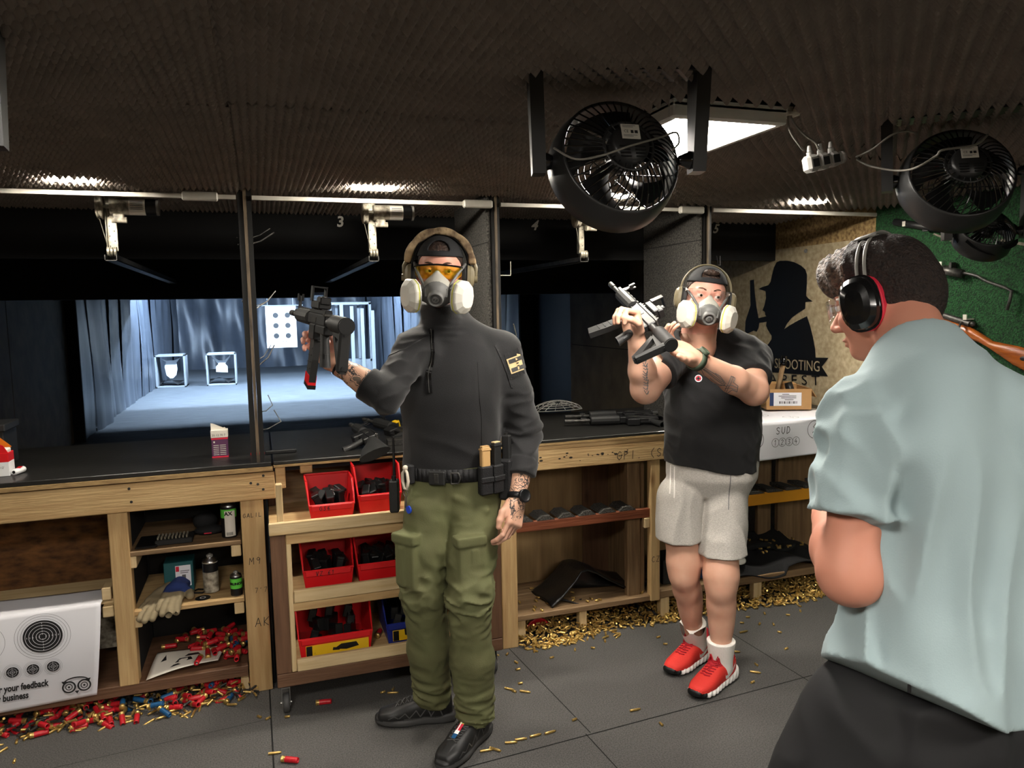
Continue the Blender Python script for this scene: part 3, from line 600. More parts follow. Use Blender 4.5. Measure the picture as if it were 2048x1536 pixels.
def surf(fn, lo, hi, h):
    """surface nets over a sparsely evaluated grid"""
    lo = np.asarray(lo, float); hi = np.asarray(hi, float); B = 8
    n = np.ceil((hi-lo)/h).astype(int)+1; nb = np.ceil(n/B).astype(int); n = nb*B
    ci = np.stack(np.meshgrid(*[np.arange(k) for k in nb], indexing='ij'), -1).reshape(-1, 3)
    cc = lo+(ci*B+(B-1)/2)*h; dc = fn(cc); act = np.abs(dc) < B*h*.9+.022
    vol = np.empty(n, np.float32); vb = np.where(dc > 0, 1., -1.).astype(np.float32).reshape(nb)
    vol[:] = np.repeat(np.repeat(np.repeat(vb, B, 0), B, 1), B, 2)
    off = np.stack(np.meshgrid(*[np.arange(B)]*3, indexing='ij'), -1).reshape(-1, 3)
    A = ci[act]
    for k in range(0, len(A), 400):
        idx = (A[k:k+400, None, :]*B+off[None]).reshape(-1, 3); vol[idx[:, 0], idx[:, 1], idx[:, 2]] = fn(lo+idx*h)
    ins = vol < 0; nx, ny, nz = n-1
    cnt = np.zeros((nx, ny, nz), np.int8)
    for dx in (0, 1):
        for dy in (0, 1):
            for dz in (0, 1): cnt += ins[dx:dx+nx, dy:dy+ny, dz:dz+nz]
    cell = (cnt > 0) & (cnt < 8); C = np.argwhere(cell); vid = -np.ones(cell.shape, np.int64); vid[cell] = np.arange(len(C))
    acc = np.zeros((len(C), 3)); na = np.zeros(len(C))
    for ax in range(3):
        for u in (0, 1):
            for v in (0, 1):
                o0 = [0, 0, 0]; oth = [q for q in range(3) if q != ax]; o0[oth[0]] = u; o0[oth[1]] = v; o1 = list(o0); o1[ax] = 1
                a = vol[C[:, 0]+o0[0], C[:, 1]+o0[1], C[:, 2]+o0[2]]; b_ = vol[C[:, 0]+o1[0], C[:, 1]+o1[1], C[:, 2]+o1[2]]
                m = (a < 0) != (b_ < 0); t = np.where(m, a/np.where(m, a-b_, 1), 0)
                p = np.tile(np.array(o0, float), (len(C), 1)); p[:, ax] += t; acc += p*m[:, None]; na += m
    V = lo+(C+acc/np.maximum(na, 1)[:, None])*h; F = []
    for ax in range(3):
        o = [q for q in range(3) if q != ax]; sl = [slice(None)]*3; s0 = list(sl); s1 = list(sl); s0[ax] = slice(0, -1); s1[ax] = slice(1, None)
        a = ins[tuple(s0)]; b_ = ins[tuple(s1)]
        for flip, msk in ((False, a & ~b_), (True, ~a & b_)):
            E = np.argwhere(msk); E = E[(E[:, o[0]] > 0) & (E[:, o[1]] > 0) & (E[:, 0] < nx) & (E[:, 1] < ny) & (E[:, 2] < nz)]
            if not len(E): continue
            q = []
            for (u, v) in ((0, 0), (1, 0), (1, 1), (0, 1)):
                D = E.copy(); D[:, o[0]] -= u; D[:, o[1]] -= v; q.append(vid[D[:, 0], D[:, 1], D[:, 2]])
            q = np.stack(q, 1); q = q[(q >= 0).all(1)]
            if flip == (ax != 1): q = q[:, ::-1]
            F.append(q)
    return V, np.concatenate(F)
def sculpt(name, fn, regions, mats, parent, matfn=None, label=None, loc=None):
    VV, FF, MM, n = [], [], [], 0
    for (lo, hi, h) in regions:
        V, F = surf(fn, lo, hi, h); VV.append(V); FF.append(F+n); n += len(V)
    V = np.concatenate(VV); F = np.concatenate(FF); mi = None
    if matfn is not None: mi = matfn(V[F].mean(1))
    root = parent; off = Vector((0, 0, 0))
    while root: off += root.location; root = root.parent
    me = npmesh(name, V-np.array(off), F, mats, mi); o = bpy.data.objects.new(name, me); link(o, parent)
    if label: o['label'] = label
    o['_'] = 0; del o['_']; return o
def bnd(pts, pad): a = np.array(pts); return a.min(0)-pad, a.max(0)+pad
def hand(P, wr, X_, Y_, curl, thumb, s=1.0, spread=.0, palm=.088):
    """X_ towards fingers, Y_ towards thumb side, Z = back of hand. curl: 4x3 bend angles (deg). thumb: 3 local points"""
    x = nrm(X_); y = np.asarray(Y_, float); y = nrm(y-x*(x@y)); z = np.cross(x, y)*HS[0]
    Q = (P-np.asarray(wr))@np.stack([x, y, z], 1)/s
    d = rbox(Q, (.052, .0, 0), (.046, .040, .014), .013)
    d = smin(d, cap(Q, (-.03, 0, 0), (.02, 0, 0), .026, .027), .02); d = smin(d, ell(Q, (.035, .026, -.012), (.034, .018, .016)), .012); d = smin(d, ell(Q, (.035, -.026, -.010), (.036, .014, .014)), .012)
    L = ((.043, .027, .021), (.048, .030, .022), (.044, .028, .022), (.034, .021, .020)); by = (.030, .0105, -.0095, -.0285); bx = (.092, .096, .092, .084); rr = (.0095, .0098, .0092, .0082)
    for i in range(4):
        p = np.array([bx[i]-.008, by[i], .0]); a = 0; yaw_ = (1.5-i)*spread; pts = [p]
        for k in range(3):
            a += math.radians(curl[i][k]); dr = np.array([math.cos(a)*math.cos(yaw_), math.sin(yaw_), -math.sin(a)]); p = p+dr*(L[i][k]+(.008 if k == 0 else 0)); pts.append(p)
        f = chain(Q, pts, [rr[i], rr[i]*.95, rr[i]*.9, rr[i]*.78], .004); d = smin(d, f, .006)
    d = smin(d, chain(Q, thumb, [.015, .0125, .0115, .0095][:len(thumb)], .006), .009)
    return d*s
HS = [1.0]
mat('skin', (214, 170, 146), .5, noise=.5, nscale=24, c2=(204, 150, 126), sss=.1)
mat('skin_pink', (222, 166, 146), .48, noise=.5, nscale=20, c2=(212, 148, 130), sss=.1)
mat('skin_red', (192, 134, 112), .6, noise=.5, nscale=14, c2=(178, 116, 94), sss=.05)
def tattoo(name, base, sc, ink=(44, 46, 50)):
    m = mat(name, base, .5); nt = m.node_tree; b = nt.nodes['Principled BSDF']
    tc = nt.nodes.new('ShaderNodeTexCoord'); v = nt.nodes.new('ShaderNodeTexNoise'); v.inputs['Scale'].default_value = sc; v.inputs['Detail'].default_value = 2; nt.links.new(tc.outputs['Object'], v.inputs[0])
    r = nt.nodes.new('ShaderNodeValToRGB'); e = r.color_ramp.elements; e[0].position = 0; e[0].color = (*lin(base), 1); e[1].position = .455; e[1].color = (*lin(base), 1)
    for p, c in ((.475, ink), (.49, base), (.53, base), (.545, ink), (.56, ink), (.59, base), (.62, base), (.64, (110, 96, 86))):
        q = e.new(p); q.color = (*lin(c), 1)
    nt.links.new(v.outputs[0], r.inputs[0]); nt.links.new(r.outputs[0], b.inputs['Base Color']); return m
tattoo('skin_tattoo', (208, 164, 138), 26)
mat('shirt_black', (19, 19, 21), .8, noise=.4, nscale=200, bump=.15, bscale=400, sheen=.15)
mat('shirt_torso', (22, 22, 24), .7, noise=.3, nscale=300, sheen=.1)
mat('tee_black', (15, 15, 17), .85, bump=.1, bscale=300, sheen=.1)
mat('tee_blue', (142, 160, 163), .85, bump=.08, bscale=300, sheen=.1)
mat('olive', (100, 104, 68), .8, noise=.8, nscale=8, c2=(88, 86, 56), bump=.1, bscale=260)
mat('olive_dark', (74, 78, 50), .8); mat('stretch_black', (22, 24, 24), .7)
mat('grey_marl', (192, 188, 181), .9, noise=1.5, nscale=160, c2=(164, 159, 152), bump=.15, bscale=200, stretch=(1, 1, 3))
mat('shorts_black', (22, 22, 24), .8)
mat('sock', (236, 232, 226), .9, bump=.4, bscale=120, stretch=(3, 3, .3))
mat('shoe_red', (216, 52, 44), .7, bump=.2, bscale=300); mat('shoe_red_dark', (170, 20, 36), .7); mat('swoosh', (240, 236, 232), .5)
mat('shoe_black', (34, 34, 35), .5, noise=.6, nscale=40, c2=(20, 20, 20)); mat('sole_grey', (64, 64, 64), .6); mat('overlay', (78, 78, 78), .5)
mat('filter_white', (206, 203, 192), .5); mat('filter_band', (206, 204, 90), .5); mat('mask_grey', (104, 104, 102), .55); mat('mask_pale', (166, 164, 154), .5); mat('mask_dark', (66, 66, 66), .5)
mat('lens_yellow', (255, 226, 40), .06, trans=.95, ior=1.1, alpha=.62); mat('lens_clear', (240, 244, 246), .04, trans=1, ior=1.25, alpha=.35)
mat('camo', (178, 154, 118), .85, noise=1.6, nscale=22, c2=(86, 68, 50), bump=.4, bscale=60); mat('cup_khaki', (128, 118, 92), .5, noise=.6, nscale=40)
mat('cap_black', (28, 29, 31), .85, bump=.1, bscale=200); mat('webbing', (20, 20, 22), .7, bump=.3, bscale=200)
mat('hair_brown', (66, 48, 38), .6, noise=1.4, nscale=90, c2=(30, 22, 18), bump=.8, bscale=120, stretch=(1, 1, .35)); mat('hair_dark', (46, 33, 27), .65, noise=1.4, nscale=140, c2=(22, 16, 14), bump=1, bscale=180)
mat('eye_white', (226, 216, 206), .2); mat('iris', (56, 40, 28), .2); mat('pupil', (8, 8, 8), .1); mat('brow', (70, 48, 36), .8)
mat('watch_black', (22, 22, 24), .35); mat('watch_green', (64, 76, 60), .6); mat('tan', (190, 152, 100), .6); mat('patch_tan', (206, 182, 136), .8); mat('bone', (212, 202, 184), .4); mat('key_blue', (30, 70, 190), .4)
mat('muff_red', (206, 36, 62), .5); mat('lip', (190, 110, 96), .5)
# ================================================================ heads and worn gear (frame: x = wearer's right, y = forward, z = up, origin between the eyes inside the head)
def head_d(Q, fat=1.0, ears=True):
    A = np.abs(Q[:, 0]); S_ = np.stack([A, Q[:, 1], Q[:, 2]], 1)
    d = ell(Q, (0, -.014, .034), (.076, .098, .084)); d = smin(d, ell(Q, (0, .016, -.042), (.060*fat, .074, .074)), .035)
    d = smin(d, ell(Q, (0, .062, -.1), (.026*fat, .024, .02)), .03); d = smin(d, ell(Q, (0, .074, .02), (.048, .014, .011)), .018)
    d = smin(d, ell(S_, (.042, .06, -.032), (.022*fat, .02, .02)), .02)
    d = smax(d, -ell(S_, (.032, .099, -.001), (.018, .018, .0125)), .010)
    d = smin(d, cap(Q, (0, .082, .006), (0, .112, -.036), .0075, .0125), .010); d = smin(d, ell(S_, (.011, .1, -.042), (.008, .012, .008)), .006)
    lid = np.maximum(ell(S_, (.032, .076, .0), (.0142, .0142, .0142)), -(S_[:, 2]-.0035)); d = smin(d, lid, .003)
    lid2 = np.maximum(ell(S_, (.032, .076, .0), (.0138, .0138, .0138)), (S_[:, 2]+.0055)); d = smin(d, lid2, .003)
    d = smin(d, ell(Q, (0, .088, -.069), (.024, .012, .005)), .005); d = smin(d, ell(Q, (0, .086, -.080), (.02, .012, .006)), .005)
    if ears: d = smin(d, smax(ell(S_, (.079, -.012, -.008), (.009, .019, .031)), -ell(S_, (.09, -.006, -.006), (.008, .009, .016)), .004), .006)
    return d
def eyes(fr, parent, look=(0, 1, 0), dx=.032):
    for sx in (-1, 1):
        c = Vector(fr.w(sx*dx, .076, 0)); L = Vector(fr.x*look[0]+fr.y*look[1]+fr.z*look[2]).normalized()
        b = MB().mat('eye_white').sphere(c, .0125, 16, 10).mat('iris').lathe([(0.0, .0128), (.003, .0127), (.0055, .0118)], 16, c, c+L).mat('pupil').lathe([(0, .0131), (.0026, .0129)], 12, c, c+L)
        part('eye', b, parent, world=True)
def brows(fr, parent, m='brow', zz=.020):
    for sx in (-1, 1):
        b = MB().mat(m); b.tube([fr.w(sx*(.014+.034*t), .0905-.020*t*t, zz+.007*math.sin(t*2.4)) for t in np.linspace(0, 1, 7)], [.0018, .0034, .004, .004, .0034, .0026, .001], 6); part('eyebrow', b, parent, world=True)
def local_part(name, mb, parent, fr, m=None, **k):
    mb2 = mb; M_ = fr.mat(); mb2.v = [tuple(M_ @ Vector(v)) for v in mb2.v]; return part(name, mb2, parent, m, world=True, **k)
def respirator(fr, parent, sc=1.0, letter='Z'):
    C0 = np.array((0, .0, .0))
    def f(P):
        Q = fr.l(P)/sc; A = np.abs(Q[:, 0]); S_ = np.stack([A, Q[:, 1], Q[:, 2]], 1)
        d = ell(Q, (0, .078, -.068), (.052, .052, .048)); d = smin(d, cap(Q, (0, .102, -.008), (0, .118, -.06), .010, .036), .03)
        d = smin(d, cap(Q, (0, .10, -.06), (0, .130, -.079), .038, .024), .02); d = smin(d, cap(S_, (.02, .1, -.07), (.062, .092, -.076), .026, .02), .02)
        d = smax(d, -(head_d(Q, 1, False)-.001), .004); d = smax(d, Q[:, 1]*-1+.045+.25*np.maximum(0, -.05-Q[:, 2]), .006)
        return d*sc
    lo, hi = bnd([fr.w(a*sc, b_*sc, c*sc) for a in (-.1, .1) for b_ in (.03, .19) for c in (-.14, .02)], .01)
    def mf(c):
        Q = fr.l(c)/sc; pale = (np.abs(Q[:, 0]) > .030-.0*Q[:, 2]) | (Q[:, 2] > -.036-.8*np.maximum(0, .0)-9*Q[:, 0]**2*1.2); core = (Q[:, 1] > .098+.2*np.abs(Q[:, 0])) & (Q[:, 2] < -.036-12*Q[:, 0]**2)
        return np.where(core, 0, np.where((Q[:, 2] > -.075) & (np.abs(Q[:, 0]) < .05), 1, 2))
    r = sculpt('respirator', f, [(lo, hi, .0028)], ['mask_grey', 'mask_pale', 'mask_dark'], parent, mf)
    def sub(nm, mb, lab=None):
        o = local_part(nm, mb, parent, fr); o.parent = r
        if lab: o['label'] = lab
    m = MB(); n = Vector((0, .86, -.5)).normalized(); c = Vector((0, .158, -.093))*sc
    m.mat('mask_grey').lathe([(.0, .004), (.012, .006), (.0145, .0), (.018, .0), (.020, .008), (.0245, .008), (.0265, .002), (.026, -.018)], 28, c, c+n)
    m.mat('mask_dark').lathe([(.0, .0052), (.0148, .0052)], 24, c, c+n)
    u = Vector((-1, 0, 0)); v = n.cross(u)
    if letter: m.mat('mask_grey'); text_mb(m, letter, .021, tuple(c+n*.0066-u*.0075-v*.0075), u, v, .0004, thick=.0006)
    sub('exhale_valve', m)
    OUT = [(-.018, .054), (.018, .052), (.040, .036), (.047, .012), (.044, -.022), (.034, -.042), (.012, -.052), (-.014, -.052), (-.034, -.042), (-.044, -.02), (-.046, .014), (-.038, .04)]
    for sx in (-1, 1):
        n = Vector((sx*.80, .60, -.08)).normalized(); c = Vector((sx*.062, .098, -.082))*sc; u = Vector((0, 0, 1)).cross(n).normalized(); v = n.cross(u); m = MB()
        lv = [(.0, .5, 'mask_dark'), (.010, .93, 'mask_dark'), (.012, 1.0, 'filter_white'), (.018, 1.02, 'filter_white'), (.0185, .985, 'filter_band'), (.0225, .985, 'filter_band'), (.023, 1.02, 'filter_white'), (.030, 1.0, 'filter_white'), (.034, .95, 'filter_white'), (.046, .66, 'filter_white'), (.048, .60, 'filter_white')]
        for (h0, s0, _), (h1, s1, mn) in zip(lv[:-1], lv[1:]):
            m.mat(mn); a = [c+(n*h0+u*p[0]*s0+v*p[1]*s0)*sc for p in OUT]; b_ = [c+(n*h1+u*p[0]*s1+v*p[1]*s1)*sc for p in OUT]; k = len(OUT)
            m.add(a+b_, [(i, (i+1) % k, k+(i+1) % k, k+i) for i in range(k)])
        m.mat('filter_white').add([c+(n*.048+u*p[0]*.6+v*p[1]*.6)*sc for p in OUT], [list(range(len(OUT)))])
        for f_ in m.f: pass
        sub('filter', m, 'white filter cartridge with yellow-green band')
        m = MB().mat('mask_grey').tube([Vector(q)*sc for q in ((sx*.036, .128, -.062), (sx*.046, .112, -.04), (sx*.062, .088, -.012), (sx*.076, .05, .012), (sx*.085, .0, .03))], .0050*sc, 6)
        m.box(Vector((sx*.030-.007, .120, -.086))*sc, Vector((sx*.030+.007, .140, -.058))*sc, .002); sub('strap', m)
    return r
def eyewear(fr, parent, lens, frame, bar=True, zc=-.002):
    def lf(u, v, sx):
        a = u*1.18; k = .030-.012*u**4-.006*(1-u)**3; z = zc+.018+(-2*k*v) if False else zc+.019-v*(2*k-.002*0)*.78
        if u < .28: z = zc+.019-v*(.022+.06*u)
        return (sx*.092*math.sin(a)*.93, .022+.092*math.cos(a*.95), z)
    g = part('safety_glasses', MB().mat(lens).grid(lambda u, v: fr.w(*lf(u, v, 1)), 16, 8), parent, world=True, solid=.0016); m = g
    for sx in (-1,):
        o = part('lens', MB().mat(lens).grid(lambda u, v: fr.w(*lf(u, v, sx)), 16, 8), parent, world=True, solid=.0016); o.parent = g
    m = MB().mat(frame)
    if bar: m.tube([fr.w(s_*.092*math.sin(u*1.18)*.95, .024+.092*math.cos(u*1.12), zc+.021-.004*u) for s_, u in [(-1, 1-k/8) for k in range(8)]+[(1, k/8) for k in range(9)]], .0034, 6)
    for sx in (-1, 1): m.tube([fr.w(sx*.081, .058, zc+.014), fr.w(sx*.0835, .03, zc+.012), fr.w(sx*.084, -.02, zc+.008)], .0028, 6)
    o = part('frame', m, parent, world=True); o.parent = g; return g
def hat(fr, parent, hair, arch_z=.078, z0=.049, strap_m='cap_black'):
    def f(P):
        Q = fr.l(P); d = ell(Q, (0, -.014, .036), (.0835, .1055, .093)); d = smax(d, -(ell(Q, (0, -.014, .032), (.0758, .0975, .0845))), .002)
        d = smax(d, z0-.10*np.minimum(Q[:, 1], 0)*0-.25*(Q[:, 1]-.08)*(Q[:, 1] > -2)*.25-Q[:, 2], .003)
        hole = np.maximum(np.maximum(np.sqrt((Q[:, 0]/.036)**2+(np.maximum(Q[:, 2]-(z0+.022), 0)/.034)**2)-1, (z0+.020-Q[:, 2])/.034)*.034, .03-Q[:, 1]); return smax(d, -hole, .002)
    lo, hi = bnd([fr.w(a, b_, c) for a in (-.1, .1) for b_ in (-.13, .11) for c in (.0, .15)], .005); g = sculpt('cap', f, [(lo, hi, .0035)], [strap_m], parent)
    m = MB().mat('cap_black')     # peak, worn at the back
    m.grid(lambda u, v: fr.w((u-.5)*.16, -.095-.075*v*(1-(2*u-1)**2*.35), z0-.012-.03*v-.02*(2*u-1)**2), 10, 6); o = part('peak', m, parent, world=True, solid=.004); o.parent = g
    def hf(P):
        Q = fr.l(P); d = ell(Q, (0, -.016, .035), (.0770, .0988, .0850)); return smax(d, .010+.62*(Q[:, 1]+.02)-Q[:, 2]+.0, .004)-.0015-.001*ridge(P, 300, 3)
    sculpt('hair', hf, [(lo-.03, hi, .0035)], [hair], parent); return g
def ear_cups(fr, parent, m_cup, m_ring, band, band_r=.0045, cushion='black', y=-.005, tall=.042, padded=False, band_n=1, label=None, ks=1.0):
    g = None; arc = [fr.w(.1*math.cos(t)*(1 if abs(math.cos(t)) > 0 else 1), y-.01, .026+.107*math.sin(t)) for t in np.linspace(-.15, PI+.15, 26)]
    m = MB().mat(band)
    for k in range(band_n):
        o_ = (k-(band_n-1)/2)*.016; m.tube([Vector(p)+Vector(fr.y)*o_ for p in arc], band_r, 8, flat=1)
    g = part('ear_defenders', m, parent, world=True, label=label)
    for sx in (-1, 1):
        c = Vector(fr.w(sx*.078, y, -.012)); n = Vector(fr.x)*sx; fy, fz = Vector(fr.y), Vector(fr.z); b = MB()
        lv = [(.0, .8, cushion), (.0, 1.0, cushion), (.012, 1.0, cushion), (.013, .98, m_ring), (.020, 1.02, m_ring), (.021, .96, m_cup), (.032, .92, m_cup), (.040, .74, m_cup), (.044, .45, m_cup), (.045, .0, m_cup)]
        K = 28
        for (h0, s0, _), (h1, s1, mn) in zip(lv[:-1], lv[1:]):
            b.mat(mn); ps = []
            for h, s_ in ((h0, s0), (h1, s1)):
                for i in range(K):
                    t = 2*PI*i/K; ct, st = math.cos(t), math.sin(t); e = 2.6; q = (abs(ct)**e+abs(st)**e)**(-1/e)
                    ps.append(c+n*h*ks+fy*(ct*q*.033*ks*s_)+fz*(st*q*tall*s_))
            b.add(ps, [(i, (i+1) % K, K+(i+1) % K, K+i) for i in range(K)], True)
        o = part('ear_cup', b, parent, world=True); o.parent = g
    return g
# ================================================================ instructor in black shirt and olive trousers
f1 = nrm((-.42, -.9, 0)); r1 = np.cross(f1, (0, 0, 1))      # r1 = his right
P1 = thing('person', 'person in black long-sleeved shirt and olive cargo trousers wearing a respirator, holding a carbine upright', 'person', (.64, 2.62, 0))
hd = Fr(at(889, 543, 2.50)+np.array((0, .07, 0)), (-.30, -.95, -.03), (.05, 0, 1))
SH_R, EL_R, WR_R = at(826, 700, 2.58), at(772, 792, 2.46), at(672, 727, 2.53)
SH_L, EL_L, WR_L = at(1005, 700, 2.60), at(1050, 862, 2.58), at(1034, 1000, 2.46)
HP_R, KN_R, AN_R = at(862, 1010, 2.62), at(848, 1180, 2.60), at(866, 1405, 2.72)
HP_L, KN_L, AN_L = at(945, 1010, 2.58), at(940, 1190, 2.48), at(950, 1440, 2.52)
TC = np.array([.655, 2.635, 0]); FT = Fr(TC, f1)
def sleeve_fold(P, seed, a=.0045): return -a*np.maximum(0, ridge(P, 42, seed, (1, 1, 1.6))+.1)
def hand_m1r(P): HS[0] = 1; return hand(P, WR_R, M1_HX, M1_HY, [(48, 55, 35)]*4, [(.018, .03, -.01), (.05, .058, -.022), (.082, .062, -.034), (.105, .052, -.040)], 1.0)
M1_HX = nrm(at(628, 672, 2.60)-WR_R); M1_HY = nrm((.45, -.2, .85))
M1_LX = nrm(at(1026, 1060, 2.42)-WR_L); M1_LY = nrm((-.75, -.55, -.1))
def hand_m1l(P): HS[0] = -1; return hand(P, WR_L, M1_LX, M1_LY, [(22, 30, 18), (26, 34, 20), (30, 36, 22), (34, 38, 24)], [(.02, .03, -.008), (.055, .05, -.018), (.085, .054, -.022), (.108, .050, -.026)], 1.0)
def body1(P):
    Q = hd.l(P); d = head_d(Q); d = smin(d, cap(Q, (0, -.02, -.09), (0, -.03, -.17), .050, .046), .02)
    d = smin(d, loft(FT.l(P), [(.9, 0, 0, .13, .085), (1.2, 0, 0, .14, .09), (1.40, 0, 0, .15, .09), (1.46, 0, -.01, .06, .05)]), .02)
    d = smin(d, chain(P, [SH_R, EL_R], [.045, .038]), .03); d = smin(d, cap(P, EL_R, WR_R, .044, .029), .02)
    d = smin(d, cap(P, EL_R*.62+WR_R*.38, EL_R*.4+WR_R*.6, .044, .036), .02)
    d = smin(d, chain(P, [SH_L, EL_L, EL_L*.3+WR_L*.7, WR_L], [.045, .04, .034, .028]), .03)
    d = smin(d, np.minimum(hand_m1r(P), hand_m1l(P)), .012)
    for a, k, n in ((HP_R, KN_R, AN_R), (HP_L, KN_L, AN_L)): d = smin(d, chain(P, [a, k, n], [.06, .045, .036]), .03)
    return d
hlo, hhi = bnd([hd.w(0, 0, 0)], .155); hlo[2] = 1.46
rr_ = bnd([WR_R, WR_R+M1_HX*.14, EL_R*.5+WR_R*.5, EL_R], .085); rl_ = bnd([WR_L, WR_L+M1_LX*.19, EL_L*.3+WR_L*.7], .075)
def mf1(c):
    dr = np.linalg.norm(c-WR_R, axis=1); tr = (c[:, 0] < .40) & (((c-WR_R)@nrm(EL_R-WR_R)) > .03) & (c[:, 2] > 1.1) & (c[:, 2] < 1.6)
    tl = (np.abs(c[:, 2]-.95) < .10) & (c[:, 0] > .8); return np.where(tr | tl, 1, np.where(c[:, 2] > 1.45, 2, 0))
sculpt('body', body1, [(hlo, hhi, .0035), (*rr_, .0028), (*rl_, .0028), (np.array((.4, 2.4, .06)), np.array((1.0, 2.85, 1.5)), .012)], ['skin', 'skin_tattoo', 'skin_pink'], P1, mf1)
def shirt1(P):
    Q = FT.l(P); d = loft(Q, [(.98, .01, 0, .174, .125), (1.05, .008, 0, .172, .126), (1.16, 0, .004, .176, .130), (1.28, 0, .008, .192, .134), (1.38, 0, .0, .200, .124), (1.45, 0, -.008, .178, .100), (1.50, 0, -.012, .105, .078), (1.535, 0, -.014, .066, .064), (1.585, 0, -.012, .058, .062), (1.60, 0, -.01, .056, .06)])
    hem = P[:, 2]
    cuffR = EL_R*.60+WR_R*.40; cuffL = EL_L*.34+WR_L*.66
    a = chain(P, [SH_R*.85+TC*.15*np.array((1, 1, 0))+np.array((0, 0, .15*SH_R[2])), SH_R, EL_R], [.055, .058, .056], .03); a = smin(a, cap(P, EL_R, cuffR, .055, .051), .02)
    a = a-.009*ridge(P, 46, 2, (1, 1, 1))
    b_ = chain(P, [SH_L, SH_L*.5+EL_L*.5, EL_L, cuffL], [.066, .060, .058, .051], .03); low = np.clip((1.32-P[:, 2])/.1, 0, 1); b_ = b_-(.3+.7*low)*.013*ridge(P, 36, 7, (.7, .7, 2.2))
    d = smin(d, smin(a, b_, .02)*1.0, .045)
    d = d-.006*ridge(P, 20, 5, (1, 1, 1.3))*np.clip((1.22-P[:, 2])*6, 0, 1)-.003*ridge(P, 34, 6)*np.clip((np.abs(Q[:, 0])-.08)*12, 0, 1)
    for e, w_, dirn in ((EL_R, cuffR, 1), (EL_L, cuffL, 1)):            # sleeve ends at the cuff
        ax = nrm(w_-e); t = (P-w_)@ax; near = np.linalg.norm(P-w_, axis=1)-.13
        d = np.where(near < 0, np.maximum(d, t), d); band = np.maximum(np.maximum(t-.004, -.062-t), np.linalg.norm(P-w_-((P-w_)@ax)[:, None]*ax, axis=1)-(.058+.0015*np.sin(60*P[:, 2]))); band = smax(np.maximum(t-.004, -.062-t), np.linalg.norm(P-w_-((P-w_)@ax)[:, None]*ax, axis=1)-.0585, .008); d = np.minimum(d, band)
    col = smax(cap(P, FT.w(0, -.01, 1.45), hd.w(0, -.022, -.125), .078, .069)-.003*ridge(P, 50, 9, (.6, .6, 2)), (P-hd.w(0, .02, -.108))@nrm(hd.z+hd.y*.25), .006); d = smin(d, col, .018)
    for q in (SH_R, SH_L): d = smin(d, cap(P, FT.w(0, -.02, 1.55)*.7+hd.w(0, -.03, -.15)*.3, q+np.array((0, 0, .0)), .042, .052), .04)
    return np.maximum(d, .975+.0*P[:, 0]-P[:, 2])
def mfs1(c):
    Q = FT.l(c); yoke = (Q[:, 2] > 1.415-.5*np.maximum(0, np.abs(Q[:, 0])-.0)*0) & (np.abs(Q[:, 0]) > .05) ; arm = np.abs(Q[:, 0]) > .182
    return np.where(arm | (Q[:, 2] > 1.43), 0, 1)
sh1 = sculpt('shirt', shirt1, [(np.array((.28, 2.3, .96)), np.array((1.06, 2.86, 1.66)), .0048)], ['shirt_black', 'shirt_torso'], P1, None)
def trousers1(P):
    Q = FT.l(P); d = loft(Q, [(.80, 0, 0, .12, .09), (.87, 0, 0, .172, .118), (.95, 0, 0, .182, .124), (1.02, 0, 0, .176, .124), (1.035, 0, 0, .174, .122)]); LG = []
    for a, k, n, s_ in ((HP_R, KN_R, AN_R, 1), (HP_L, KN_L, AN_L, 2)):
        m_ = a*.5+k*.5; sh = k*.5+n*.5; an = n+np.array((0, 0, .02)); l = chain(P, [a, m_, k, sh, an], [.096, .086, .076, .075, .064], .03)
        low = np.clip((.30-P[:, 2])/.15, 0, 1); kn = np.exp(-((P[:, 2]-k[2])/.11)**2); up = np.clip((P[:, 2]-.6)/.2, 0, 1)
        l = l-low*.018*ridge(P, 40, 11+s_, (.7, .7, 2))-kn*.020*ridge(P, 40, 21+s_, (.9, .9, 1.6))-.007*ridge(P, 16, 31+s_, (1.3, 1.3, .6))-.003*ridge(P, 60, 35+s_)
        l = smax(l, n[2]+.015+.25*(P[:, 1]-n[1])-P[:, 2], .004); LG.append(l)
    d = smin(d, smin(LG[0], LG[1], .004), .02)
        # cargo pocket with flap on the outer front of the thigh
    for a, k, sg in ((HP_R, KN_R, 1), (HP_L, KN_L, -1)):
        c = a*.42+k*.58+f1*.06+r1*(.048 if sg > 0 else -.004); q = (P-c)@np.stack([nrm(r1*.85-f1*.5*sg), nrm(f1*.85+r1*.5*sg), np.array((0, 0, 1.))], 1)
        d = smin(d, rbox(q, (0, .004, -.01), (.048, .028, .085), .010), .012); d = smin(d, rbox(q, (0, .007, .082), (.056, .031, .018), .006), .008)
        d = smin(d, rbox(q, (.01*sg, .009, -.02), (.014, .028, .075), .005), .005)
    c = HP_L+f1*.09-r1*.01; d = smin(d, cap(P, HP_L+f1*.088+r1*.045+np.array((0, 0, .05)), HP_L+f1*.07-r1*.06+np.array((0, 0, .0)), .011), .012)
    d = smin(d, cap(P, FT.w(0, .118, .99), FT.w(0, .10, .84), .010, .008), .015)
    return d
sculpt('trousers', trousers1, [(np.array((.40, 2.3, .06)), np.array((.98, 2.9, 1.05)), .0055)], ['olive', 'olive_dark', 'stretch_black'], P1, lambda c: np.where((np.abs(FT.l(c)[:, 0]) > .135) & (FT.l(c)[:, 0] < 0) & (c[:, 2] < .84) & (c[:, 2] > .55) & (FT.l(c)[:, 1] < .03), 2, 0))
